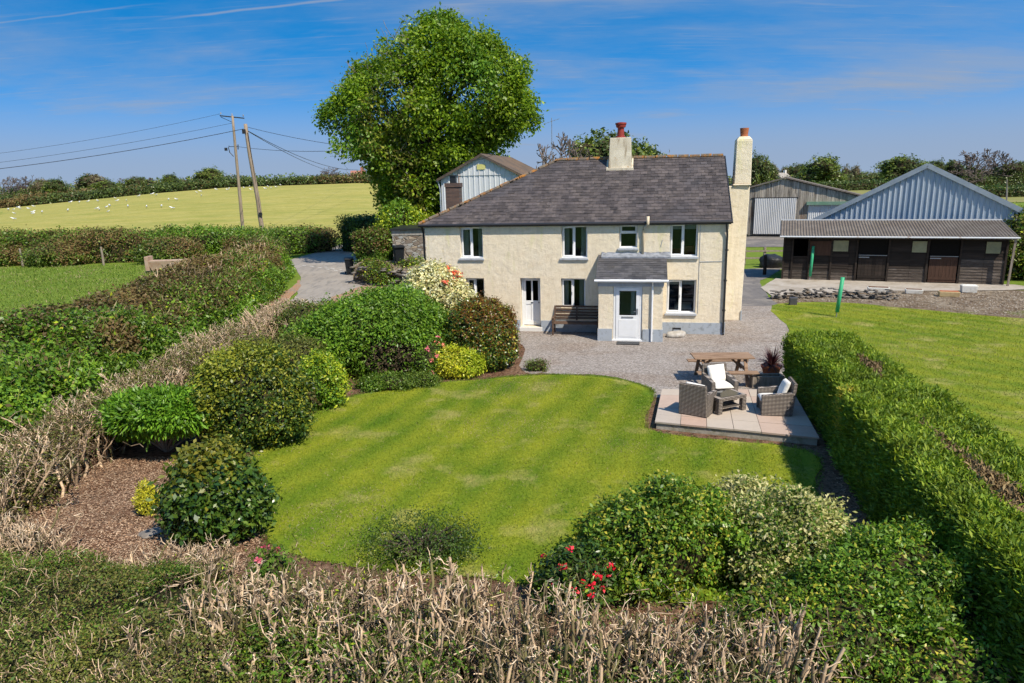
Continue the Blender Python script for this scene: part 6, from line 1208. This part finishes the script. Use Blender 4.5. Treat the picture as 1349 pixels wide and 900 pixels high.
# ---- hedge bank on the far side of the lane
def bank_mix(rng, P):
    n1 = sn(P, .35, 8); n2 = sn(P, .9, 2); m = np.zeros(len(P), int); m[n2 > .15] = 1; br = (n1+rng.normal(size=len(P))*.28 > .30) & (P[:, 2] > .95); m[br] = 2; m[(n2 < -.4) & (P[:, 2] > .8)] = 3; m[(P[:, 1] > 33) & (P[:, 2] > 1.6) & (n2 > -.3) & (rng.random(len(P)) < .55)] = 3; m[rng.random(len(P)) < .015] = 4; return m
BL = [(-16.6, 45.5, .6, .9), (-16.1, 42.5, .8, .98), (-15.3, 38.5, .92, 1.0), (-14.5, 34, .98, 1.0), (-14.1, 28, .98, .95), (-14.0, 22, .95, .95), (-14.0, 15, 1, 1.0), (-14.1, 8, 1, 1)]
def bank_extra(t, rng, cp, cn, org):
    # long grass and fern blades on the lane face
    s = cp[(cn[:, 0] > .2)]; k = rng.choice(len(s), 5200); P0 = s[k]; D = np.c_[rng.normal(size=(len(k), 2))*.45+np.array([.25, -.1]), np.ones(len(k))*.8]; D = nz_(D); L_ = rng.uniform(.18, .5, len(k)); v = leafquads(P0, nz_(np.cross(D, rdir(rng, len(k)))), D, L_, L_*.09, .0); mk('long_grass', [(v-org, qf(v), None, (rng.random(len(k)) < .18).astype(int))], ['grass_blade', 'grass_dry'], t)
    s = cp[(cp[:, 1] < 30) & (cp[:, 2] > .3) & (cp[:, 0] > -15)]; k = rng.choice(len(s), 420); v, _ = scatter_leaves(rng, s[k]+np.array([0, 0, .05]), np.tile([0, 0, 1.], (len(k), 1)), 4, .03, .035, .03, 1, .5, .4); mk('white_flowers', [(v-org, qf(v), None, 0)], ['petal_white'], t)
    k = rng.choice(len(cp), 1500); q = k[(cp[k, 1] > 29) & (cp[k, 2] > 1.5)]; pth, rd = twigs(rng, cp[q], cn[q]*.3+np.array([0, 0, .8]), .38, .014, .35, 4, .2); v, f = tubes_np(pth, rd, 4); mk('cut_stems', [(v-org, f, None, 0)], ['cut_twig'], t)
    pk = cp[(np.abs(cp[:, 1]-35.5) < 1.2) & (np.abs(cp[:, 0]+12.4) < .8) & (cp[:, 2] > .8)]
    if len(pk): k = rng.choice(len(pk), 26); v, _ = scatter_leaves(rng, pk[k], np.tile([0, 0, 1.], (26, 1)), 10, .08, .06, .04, 1, .3, .6); mk('pink_flowers', [(v-org, qf(v), None, 0)], ['petal_pink'], t)
hedge('hedge_bank', 'broad overgrown hedge bank with reddish brown and green leaves along the lane', 'hedge bank', BL, 5.2, 1.9, 24000, 10, .15, .12, .066, ['leaf_mid', 'leaf_bright', 'leaf_bramble', 'leaf_hedge_brown', 'leaf_lime'], 51, lump=.34, freq=.9, rnd=.75, mixf=bank_mix, extra=bank_extra, depth=.05, cores=.66, taper=.15)
# ---- hedge behind the paddock and roadside hedges
def mh_mix(rng, P): n = sn(P, .5, 3); return np.where(n+rng.normal(size=len(P))*.3 > .5, 2, np.where(sn(P, .25, 9)+rng.normal(size=len(P))*.3 > .15, 1, 0))
hedge('paddock_hedge', 'long dark green field hedge behind the paddock', 'hedge', [(-74, 60, 1, 1.0), (-56, 57.5, 1, 1.05), (-42, 57.0, 1, 1.0), (-33, 56.8, 1, .98), (-26, 57.5, 1, .95), (-22, 59.5, 1, .9), (-18.5, 61, 1, .85), (-16.6, 62.5, .9, .75)], 3.7, 2.3, 12000, 8, .22, .17, .09, ['leaf_hedge', 'leaf_bright', 'leaf_hedge_brown'], 52, lump=.38, freq=.7, rnd=.45, mixf=mh_mix, depth=.06)
for k, (x, y, r, h, lb) in enumerate([(-36.0, 54.6, 2.3, 1.9, 'dark rounded bush between the two paddock fence posts'), (-40.2, 55.2, 1.5, 1.7, 'dark rounded bush left of the paddock fence posts'), (-26.8, 54.2, 2.4, 2.1, 'dark rounded bush behind the feed trough'), (-20.6, 56.0, 2.6, 1.9, 'brown green rounded bush in front of the timber poles')]):
    shrub('rounded_bush', lb, 'bush', (x, y, 0), [((0, 0, h*.40), (r, r*.75, h*.52))], 1000, 9, .2, .15, .08, ['leaf_hedge' if k < 3 else 'leaf_hedge_brown', 'leaf_hedge_brown' if k < 3 else 'leaf_hedge'], 60+k, mixf=mixn(.4, .6), nst=0, group='rounded bushes along the paddock hedge')
hedge('dark_lane_hedge', 'dark shaded hedge on the far bend of the lane', 'hedge', [(-14.2, 61.5), (-12, 60), (-8.5, 59)], 2.6, 2.9, 1700, 9, .2, .16, .085, ['leaf_dark', 'leaf_hedge'], 53, lump=.22, freq=.9, mixf=mixn(.35))
hedge('clipped_lane_hedge', 'square clipped brownish hedge beside the nearer wheelie bin', 'hedge', [(-9.5, 44.7), (-7.9, 44.0)], 1.9, 2.7, 1700, 9, .15, .13, .07, ['leaf_hedge', 'leaf_hedge_brown', 'leaf_mid'], 54, lump=.14, freq=1.1, rnd=.2, mixf=lambda r, P: np.where((P[:, 2] > 1.5) & (r.random(len(P)) < .55), 1, (sn(P, .8, 3) > 0).astype(int)*2))
shrub('bank_shrub', 'green bramble tumbling over the stone bank below the wheelie bin', 'shrub', (-7.3, 40.1, 0), [((-.2, -.4, .7), (.9, .8, .55)), ((-.95, .3, .75), (.55, .6, .65)), ((1.9, -.9, 1.0), (1.0, .6, .5)), ((.2, -.9, .5), (.7, .5, .5))], 1500, 9, .14, .11, .055, ['leaf_mid', 'leaf_bramble', 'leaf_lime'], 55, mixf=lambda r, P: r.choice(3, len(P), p=[.55, .3, .15]), nst=0, depth=.2)
shrub('elder_bush', 'lime green bush at the foot of the big tree beside the stone outbuilding', 'shrub', (-7.1, 45.2, 0), [((0, 0, 2.9), (1.2, 1.0, 1.6)), ((-.6, 0, 2.3), (.8, .9, 1.4)), ((.9, .2, 2.3), (1.1, 1.0, 1.5))], 1200, 10, .2, .17, .085, ['leaf_lime', 'leaf_bright'], 56, mixf=mixn(.2, .7))
shrub('ivy_thicket', 'dark ivy thicket at the right hand end of the stable block', 'shrub', (27.6, 36.6, 0), [((0, 0, 1.3), (1.7, 1.6, 1.9)), ((.6, .6, 2.4), (1.2, 1.2, 1.3)), ((1.8, -.6, 1.0), (1.6, 1.5, 1.4))], 1900, 10, .16, .13, .075, ['leaf_ivy', 'leaf_mid', 'leaf_lime'], 57, mixf=lambda r, P: r.choice(3, len(P), p=[.55, .38, .07]), nst=10)
b = MB(); b.tube([(0, 0, 0), (.05, 0, 2.6), (-.25, 0, 5.2)], [.07, .055, .03], 6); o = b.build('bare_sapling', 'bark_pale', None, (27.2, 37.8, 0)); tag(o, 'thin pale leaning pole rising out of the ivy thicket', 'sapling')
hedge('lane_end_hedge', 'grassy green hedge bank between the hay field and the big tree', 'hedge', [(-9.5, 66), (-5.5, 62), (-2, 58)], 3.2, 3.0, 1500, 9, .22, .17, .09, ['leaf_bright', 'leaf_hedge_brown'], 58, lump=.3, freq=.8, mixf=mixn(.5))
# ---- big tree
TB = (-5.55, 51.0, -.6)
bl = [((2.3, 0, 11.2), (4.2, 3.8, 3.7)), ((-2.4, -.2, 10.2), (3.4, 3.4, 3.2)), ((.3, 0, 13.1), (3.1, 3.0, 2.7)), ((.0, 0, 7.8), (4.1, 3.6, 3.3)), ((4.6, .2, 9.9), (2.3, 2.4, 2.0)), ((-4.7, -.3, 9.8), (2.0, 2.1, 1.6)), ((-1.0, -.4, 5.2), (2.5, 2.5, 2.3)), ((-.6, -.2, 3.3), (1.9, 1.9, 1.8)), ((3.4, .3, 12.8), (2.1, 2.1, 1.6)), ((2.2, 0, 6.3), (2.1, 2.2, 1.8)), ((-3.4, .1, 12.1), (1.4, 1.5, 1.1))]
tr = thing('broadleaf_tree', TB, 0, 'huge leafy green tree towering left of the farmhouse', 'tree'); tr.scale = (1.05, 1.06, 1.12)
rng = np.random.default_rng(77); cp, cn = cauli_points(rng, bl, 6200, 250, 1.05, .26, 1.8, 5, .72); c0, n0_ = blob_points(rng, bl, 900, .3, 1.8, 3.2, 5, .3, .5); cp = np.concatenate([cp, c0*np.array([.92, .92, 1])]); cn = np.concatenate([cn, n0_])
keep = ~((cp[:, 0] < -.6) & (cp[:, 0] > -4.2) & (cp[:, 2] > 8.2) & (cp[:, 1] < 0) & (rng.random(len(cp)) < .42)); cp, cn = cp[keep], cn[keep]
V, P = scatter_leaves(rng, cp, cn, 18, .27, .22, .125, .45, .6, .6, tdir=nz_(cn+np.array([0, 0, -.1])), tw=.45)
Pc = V.reshape(-1, 4, 3)[:, 0]; young = (Pc[:, 0] < -.3) & (Pc[:, 1] < .5) & (Pc[:, 2] > 7.2) & (np.hypot((Pc[:, 0]+2.3)/2.2, (Pc[:, 2]-9.7)/2.4) < 1+.3*sn(Pc, 1, 3)); ivy = (Pc[:, 0] > -2.4) & (Pc[:, 0] < -.2) & (Pc[:, 2] < 7.6) & (Pc[:, 1] < -1)
lime = (sn(Pc, .7, 12)+rng.normal(size=len(Pc))*.25 > .62) & (Pc[:, 2] > 6)
mi = np.where(young & (rng.random(len(Pc)) < .38), 1, np.where(ivy & (rng.random(len(Pc)) < .55), 2, np.where(lime, 3, 0)))
mk('crown', [(V, qf(V), None, mi)], ['leaf_big_tree', 'leaf_big_tree_young', 'leaf_ivy', 'leaf_bright'], tr)
b = MB(); b.tube([(0, 0, 0), (.1, 0, 2.5), (.2, .1, 5), (.1, 0, 8), (.2, 0, 12)], [.65, .52, .45, .32, .12], 12)
tk = b.build('trunk', 'bark', tr, smooth=True)
sel = cp[rng.choice(len(cp), 260)]*np.array([.88, .88, .96]); base = np.c_[rng.uniform(-.1, .2, 260), rng.uniform(-.1, .1, 260), np.clip(sel[:, 2]*rng.uniform(.35, .75, 260), 2, 10)]; v, f = stems(rng, base, sel, .11, .02, 5, .18); mk('limbs', [(v, f, None, 0)], ['bark'], tr)
k = rng.choice(np.where((cp[:, 0] < -.6) & (cp[:, 0] > -5.4) & (cp[:, 2] > 7.5))[0], 420); pth, rd = twigs(rng, cp[k]*np.array([.93, .93, 1]), cn[k], .9, .018, .5, 5, .2); v, f = tubes_np(pth, rd, 3); mk('bare_twigs', [(v, f, None, 0)], ['bark_pale'], tr)
# ---- far hedges and trees
hedge('hilltop_hedge', 'long low hedge along the brow of the hay field', 'hedge', [(-152, 170), (-110, 171), (-70, 172), (-45, 172), (-22, 171), (-4, 170)], 2.6, 1.6, 5000, 7, .42, .42, .25, ['leaf_far', 'leaf_hedge_brown'], 71, lump=.3, freq=.35, mixf=mixn(.3, .1), z0=zt, core='shade_core')
hedge('valley_hedge', 'far left field hedge beyond the hay field corner', 'hedge', [(-270, 216), (-200, 216), (-150, 214), (-118, 212), (-95, 211)], 3.0, 2.0, 2600, 7, .5, .5, .3, ['leaf_far', 'leaf_hedge_brown'], 72, lump=.35, freq=.3, mixf=mixn(.2, .1), z0=zt)
hedge('right_field_hedge', 'dark clipped hedge along the far side of the stubble field', 'hedge', [(40, 222), (90, 223), (140, 224), (200, 222), (250, 215)], 4.0, 2.6, 4200, 7, .5, .5, .3, ['leaf_far', 'leaf_dark'], 73, lump=.3, freq=.3, mixf=mixn(.2, .1), z0=zt)
hedge('right_back_hedge', 'rough mixed hedgerow beneath the far right trees', 'hedge', [(45, 242), (95, 243), (140, 244), (190, 240), (260, 232)], 6.0, 4.2, 5200, 7, .6, .55, .32, ['leaf_far', 'leaf_far_grey', 'leaf_far_bright'], 74, lump=.9, freq=.22, mixf=lambda r, P: r.choice(3, len(P), p=[.5, .28, .22]), z0=zt)
hedge('near_right_hedge', 'dark hedge crossing behind the blue barn on the right', 'hedge', [(78, 141), (96, 142), (130, 142)], 3.0, 2.0, 1200, 7, .4, .4, .24, ['leaf_far', 'leaf_dark'], 75, lump=.3, freq=.3, mixf=mixn(.2, .1), z0=zt)
hedge('left_back_hedge', 'scrubby hedgerow beneath the far left trees', 'hedge', [(-290, 232), (-200, 233), (-150, 232), (-115, 230), (-85, 226)], 5.0, 3.0, 3000, 7, .6, .55, .32, ['leaf_far', 'leaf_far_grey', 'leaf_far_bright'], 76, lump=.7, freq=.22, mixf=lambda r, P: r.choice(3, len(P), p=[.5, .3, .2]), z0=zt)
def branch_paths(rng, h, levels=5, spread=.5, n0=7):
    """recursive bare crown of unit height h"""
    segs = []; 
    def grow(p, d, L, r, lv):
        K = 4; pts = [p]; q = np.array(p, float); dd = np.array(d, float)
        for k in range(K-1): dd = dd+rng.normal(size=3)*.13; dd /= np.linalg.norm(dd); q = q+dd*L/(K-1); pts.append(q.copy())
        segs.append((np.array(pts), np.linspace(r, r*.6, K)))
        if lv == 0: return
        for k in range(rng.integers(2, 4) if lv < levels else n0):
            nd = dd+rng.normal(size=3)*spread*(1.25 if lv == levels else 1); nd[2] += .12; nd /= np.linalg.norm(nd); a = pts[-1] if (k == 0 or lv < levels) else pts[rng.integers(1, K)]
            grow(a, nd, L*rng.uniform(.62, .85), r*.58, lv-1)
    grow((0, 0, 0), (0, 0, 1), h*.30, h*.032, levels); P = np.array([s[0] for s in segs]); Rr = np.array([s[1] for s in segs]); return P, Rr
FT = {}
def far_proto(kind, v):
    rng = np.random.default_rng(100+v+{'round': 0, 'low': 20, 'bare': 40}[kind]); out = {}
    if kind == 'bare':
        P, Rr = branch_paths(rng, 1.0, 6, .52, 9); hx = P[:, :, 2].max(); P = P/hx; r = np.maximum(Rr*.9, .0062); V, F = tubes_np(P, r, 3); out['crown'] = (npmesh('crown', V, F), ['far_twig'])
        m = P[:, 0, 2] < .72; iv = P[m][:, 1][rng.choice(m.sum(), 50)]; Vl, _ = scatter_leaves(rng, iv*np.array([.4, .4, .8]), rdir(rng, 50), 8, .035, .05, .03); out['ivy'] = (npmesh('ivy', Vl, qf(Vl)), ['leaf_dark'])
    else:
        if kind == 'round': bl = [((0, 0, .60), (.40, .40, .36))]+[((.28*math.cos(a), .28*math.sin(a), .5+.18*math.sin(3*a+v)), (.24, .24, .22)) for a in np.arange(5)*1.256+v]+[((rng.uniform(-.12, .12), rng.uniform(-.1, .1), .78), (.22, .22, .18))]
        else: bl = [((x, .2*math.sin(k), .48+.1*math.sin(k*2.3+v)), (.42, .36, .38)) for k, x in enumerate((-.75, -.3, .2, .7))]
        n = 620 if kind == 'round' else 900; cp, cn = blob_points(rng, bl, n, .26, .1, 2.4, v, .14, .7); V, P = scatter_leaves(rng, cp, cn, 8, .028, .042, .028, .5, .5, .7)
        mi = (sn(V.reshape(-1, 4, 3)[:, 0], 7, v) > .3).astype(int); cv_, cf = core_blobs(bl, .76, .1, v); W_, f4, f3, mm_ = join([(V, qf(V), None, mi), (cv_, None, cf, 2)])
        out['crown'] = (npmesh('crown', W_, f4, f3, mm_), None)
        v_, f_ = stems(rng, (0, 0, 0), np.array([[0, 0, .6], [.15, 0, .62], [-.15, .05, .6], [0, .15, .65]]), .03, .01); out['trunk'] = (npmesh('trunk', v_, f_), ['bark'])
    return out
FM = {'g': ['leaf_far', 'leaf_far_bright', 'shade_core'], 'b': ['leaf_far_bright', 'leaf_far', 'shade_core'], 'y': ['leaf_far_grey', 'leaf_far', 'twig_brown']}  # last entry colours the dark solid fill inside the crown
def far_tree(kind, x, y, ztop, r, label, tone='g', v=0, group='trees on the skyline', zb=None):
    zb = Zt(x, y)-.3 if zb is None else zb; h = ztop-zb; key = (kind, v, tone)
    if key not in FT:
        pr = far_proto(kind, v); d = {}
        for nm, (me, ms) in pr.items():
            for m_ in (ms or FM[tone]): me.materials.append(MATS[m_])
            d[nm] = me
        FT[key] = d
    t = thing({'round': 'round_tree', 'low': 'low_tree', 'bare': 'bare_tree'}[kind], (x, y, zb), (x*1.7) % 6.28, label, 'tree', group); w = r/(.46 if kind == 'round' else (.95 if kind == 'low' else .34)); t.scale = (w, w, h)
    for nm, me in FT[key].items(): o = bpy.data.objects.new(nm, me); COL.objects.link(o); o.parent = t
LT = [('bare', -167.27, 235, 11.2, 3.1, 'y', 'bare ivy clad tree at the extreme left edge of the skyline'), ('bare', -161.5, 240, 11.3, 4.2, 'y', 'pale bare spreading tree, second from the left edge'),
 ('round', -155.5, 235, 9.9, 3.9, 'y', 'brownish half leafed round tree right of the bare pair at far left'), ('round', -148.0, 230, 9.9, 4.2, 'g', 'green round tree touching the brownish one at far left'), ('round', -139.0, 235, 11.3, 5.2, 'y', 'tallest far left tree with a brown twiggy top'),
 ('round', -128.5, 225, 8.7, 4.0, 'b', 'low bright green tree right of the tallest far left tree'), ('bare', -126, 236, 10.3, 3.2, 'y', 'small bare tree poking above the bright green one'), ('round', -121.0, 230, 9.9, 3.6, 'g', 'dark ivy covered tree left of the skyline gap'),
 ('bare', -117.5, 232, 9.6, 2.8, 'y', 'bare grey tree just before the skyline gap'), ('round', -95.9, 200, 9.9, 2.6, 'g', 'lone dark bushy tree in the middle of the left hedge line'), ('round', -93.5, 205, 8.2, 2.6, 'y', 'small brownish tree right of the lone dark one'),
 ('low', -104, 250, 8.4, 3.6, 'y', 'low grey thicket on the horizon left of the lone round tree'), ('round', -74.37, 176, 10.7, 3.9, 'b', 'lone bright round tree on the left skyline near the poles'), ('bare', -45.79, 178, 10.3, 2.0, 'y', 'small domed bare tree on the hill left of the big tree'), ('low', -90, 240, 7.6, 3.0, 'g', 'low dark scrub between the lone tree and the poles'),
 ('round', 53.35, 150, 10.3, 2.6, 'g', 'dark green tree emerging from behind the tall chimney'), ('round', 73.5, 200, 9.3, 3.4, 'g', 'smaller green tree right of the tall chimney'), ('round', 80.5, 215, 9.2, 2.6, 'y', 'greyish tree above the white cottages'),
 ('low', 99.5, 260, 9.9, 3.4, 'y', 'grey green clump between cottages and the bright dome'), ('round', 107.5, 262, 9.9, 3.9, 'g', 'dull green tree just left of the bright dome'), ('round', 104.91, 235, 11.8, 6.6, 'b', 'broad yellow green domed tree on the right skyline'),
 ('low', 121, 248, 8.9, 4.4, 'y', 'low greyish clump right of the yellow green dome'), ('low', 130, 240, 8.2, 3.7, 'g', 'low dark clump left of the blue barn roof'), ('round', 129.5, 230, 11.0, 7.0, 'b', 'broad green tree rising over the left slope of the blue barn roof'),
 ('round', 143.6, 236, 9.6, 4.0, 'g', 'dark tree over the right slope of the blue barn roof'), ('round', 148.8, 235, 9.4, 4.2, 'b', 'brighter tree right of the dark one beyond the blue barn'), ('bare', 150.3, 225, 12.6, 5.8, 'y', 'large bare ivy clad tree on the right skyline'), ('bare', 157, 228, 12.0, 4.6, 'y', 'second bare tree close behind the large ivy clad one'),
 ('round', 163, 225, 8.6, 4.0, 'g', 'dark tree near the right edge of the skyline'), ('round', 174.4, 230, 9.2, 4.6, 'g', 'tree at the extreme right edge of the skyline'),
 ('bare', 6.3, 90, 11.7, 3.0, 'y', 'leafless tree directly behind the left half of the slate roof'), ('round', 15.6, 110, 13.1, 6.6, 'g', 'large green tree behind the red chimney pot'), ('round', 21.4, 112, 11.2, 4.2, 'g', 'lower green tree right of the red chimney pot'), ('low', 26.2, 118, 9.7, 2.0, 'y', 'small pale treetop just above the roof ridge')]
for i, (kd, x, y, zt_, r, tone, lb) in enumerate(LT): far_tree(kd, x, y, zt_, r, lb, tone, i % 3 if kd != 'low' else i % 2)
# a distant wood and low hills beyond everything, closing the horizon
rng = np.random.default_rng(5); V = []; 
x = rng.uniform(-700, 900, 9000); y = 330+rng.random(9000)*60; cpw = np.c_[x, y, zt(x, y)+rng.random(9000)*np.interp(x/y, [-2, -.6, -.3, 0, .4, 2], [6, 6, 4.5, 2, 5.5, 6])*(1+.35*sn(np.c_[x, y, y*0], .06, 3))]
v, _ = scatter_leaves(rng, cpw, np.tile([0, -.6, .6], (9000, 1)), 5, 1.0, 1.3, .9, .7, .5, .6); o = mk('distant_wood', [(v, qf(v), None, 0)], ['leaf_far']); tag(o, kind='stuff', label='distant band of woodland along the horizon', cat='woodland')
# ---- loose material on the ground
def clutter(name, label, cat, poly, n, L, material, seed, zoff=.012, fw=.45, flat=.25):
    rng = np.random.default_rng(seed); P = np.array(poly, float); x0, y0 = P.min(0); x1, y1 = P.max(0); q = np.c_[rng.uniform(x0, x1, n*3), rng.uniform(y0, y1, n*3)]
    ins = np.zeros(len(q), bool); j = len(P)-1
    for i in range(len(P)):
        c = ((P[i, 1] > q[:, 1]) != (P[j, 1] > q[:, 1])) & (q[:, 0] < (P[j, 0]-P[i, 0])*(q[:, 1]-P[i, 1])/(P[j, 1]-P[i, 1]+1e-9)+P[i, 0]); ins ^= c; j = i
    q = q[ins][:n]; m = len(q); Nn = nz_(np.c_[rng.normal(size=(m, 2))*flat, np.ones(m)]); v = leafquads(np.c_[q, np.full(m, zoff)], Nn, np.c_[rng.normal(size=(m, 2)), rng.normal(size=m)*.15], L*rng.uniform(.5, 1.5, m), L*fw*rng.uniform(.5, 1.4, m)); v[:, 2] = np.maximum(v[:, 2], zoff-.004)
    o = link(name, npmesh(name, v, qf(v)), material); tag(o, label, cat, kind='stuff'); return o
clutter('wood_chips', 'loose red brown wood chips scattered over the flower bed', 'wood chips', [(-9.2, 9.4), (-4.2, 8.6), (-4.2, 10.8), (-5.3, 12.4), (-5.5, 14), (-8.9, 14)], 26000, .045, 'wood_chip', 3)
clutter('wood_chips', 'wood chips and litter along the shaded foot of the clipped hedge and front hedge', 'wood chips', [(-3, 5), (3, 4.6), (6.2, 6), (8, 17), (6.6, 13.5), (5.2, 9.5), (3, 8.2), (-1, 8.6), (-3.5, 9)], 15000, .045, 'wood_chip', 4)
clutter('soil_stones', 'loose stones and clods on the bare soil strip below the stable', 'stones', [(12.6, 31.6), (17.7, 33.2), (24, 32.5), (30, 30), (24, 25.6), (20, 26.4), (17.2, 28.8), (14.9, 30.6), (12.2, 30.8)], 9000, .075, 'soil_stone', 5, .03)
clutter('leaf_litter', 'brown leaf litter on the mulch around the border shrubs', 'leaf litter', [(-5.6, 12.5), (-5.9, 15.2), (-5.2, 17.4), (-4.2, 18.9), (-.5, 20), (1.4, 20.3), (1.6, 19.9), (-.8, 19.5), (-2.6, 19.1), (-4.2, 18.3), (-5, 17.2), (-5.6, 15)], 2600, .05, 'wood_chip', 6)
# short grass blades so that the lawns are not a flat sheet
def blades(name, label, polys, n, L, seed, z=.02, dry=.06, w=.10, cut=None, mats_=('grass_blade', 'grass_dry')):
    rng = np.random.default_rng(seed); VV = []
    for poly, k in polys:
        P = np.array(poly, float); x0, y0 = P.min(0); x1, y1 = P.max(0); q = np.c_[rng.uniform(x0, x1, k*3), rng.uniform(y0, y1, k*3)]; ins = np.zeros(len(q), bool); j = len(P)-1
        for i in range(len(P)):
            c = ((P[i, 1] > q[:, 1]) != (P[j, 1] > q[:, 1])) & (q[:, 0] < (P[j, 0]-P[i, 0])*(q[:, 1]-P[i, 1])/(P[j, 1]-P[i, 1]+1e-9)+P[i, 0]); ins ^= c; j = i
        q = q[ins][:k]; VV.append(q)
    q = np.concatenate(VV); m = len(q); D = nz_(np.c_[rng.normal(size=(m, 2))*.7, np.ones(m)]); Ls = L*rng.uniform(.5, 1.5, m); v = leafquads(np.c_[q, np.full(m, z)], nz_(np.cross(D, rdir(rng, m))), D, Ls, Ls*w, 0)
    o = link(name, npmesh(name, v, qf(v), mi=(rng.random(m) < dry+.3*smoothstep(.25, .75, sn(np.c_[q, q[:, :1]*0], 1.15, seed+1, 4))).astype(int)), list(mats_)); tag(o, label, 'grass', kind='stuff')
blades('paddock_grass', 'rough tufty grass growing over the small paddock', [([(-60, 53), (-60, 30), (-20.5, 27), (-18.5, 38), (-18.5, 47), (-22, 53.5)], 60000)], 1, .16, 8, 0, .05, .16)
blades('lawn_grass_blades', 'short mown grass blades over the main lawn', [([(-5.1, 12.4), (-5.5, 13.5), (-5.6, 14.8), (-5.1, 16.1), (-4.8, 17.3), (-4.0, 18.2), (-2.55, 18.9), (-.8, 19.3), (1.4, 19.6), (2.79, 19.1), (3.5, 18.2), (3.6, 17.4), (3.1, 14.8), (6.0, 13.5), (5.5, 11.7), (5.0, 10.1), (4.1, 9.0), (2.0, 8.4), (-.5, 9.1), (-2.1, 9.4), (-3.6, 10.0), (-4.4, 11)], 150000)], 1, .038, 18, .018, .04, .2, mats_=('lawn_blade', 'grass_dry'))
blades('side_lawn_grass_blades', 'short grass blades over the side lawn', [([(11.6, 30), (10.6, 25.2), (9.6, 20), (9.2, 16), (8.2, 11), (8, 8), (13, 12), (20, 20), (24, 25.2), (20, 26.0), (17.2, 28.4), (14.9, 30.3)], 70000)], 1, .05, 19, .016, .05, .2, mats_=('side_blade', 'grass_dry'))
Lw = inside_interp([(-5.25, 12.4), (-5.6, 13.5), (-5.72, 14.8), (-5.23, 16.1), (-4.96, 17.3), (-4.1, 18.35), (-2.55, 19.05), (-.8, 19.46), (.3, 19.7), (1.4, 19.72), (2.79, 19.3), (3.7, 18.3), (3.75, 17.4), (3.2, 14.9), (6.15, 13.55), (5.6, 11.7), (5.1, 10.1), (4.2, 8.9), (2.0, 8.3), (-.5, 9.0), (-2.1, 9.3), (-3.7, 9.9), (-4.5, 10.9)], 12, .0, 2)
rng = np.random.default_rng(6); n = 9000; i = rng.integers(0, len(Lw), n); q = Lw[i]+rng.normal(size=(n, 2))*.05; D = nz_(np.c_[rng.normal(size=(n, 2))*.6, np.ones(n)]); Ls = rng.uniform(.03, .075, n); v = leafquads(np.c_[q, np.full(n, .012)], nz_(np.cross(D, rdir(rng, n))), D, Ls, Ls*.2, 0); o = link('lawn_edge_grass', npmesh('lawn_edge_grass', v, qf(v)), 'grass_blade'); tag(o, 'grass tufts along the uneven edge of the lawn', 'grass', kind='stuff')
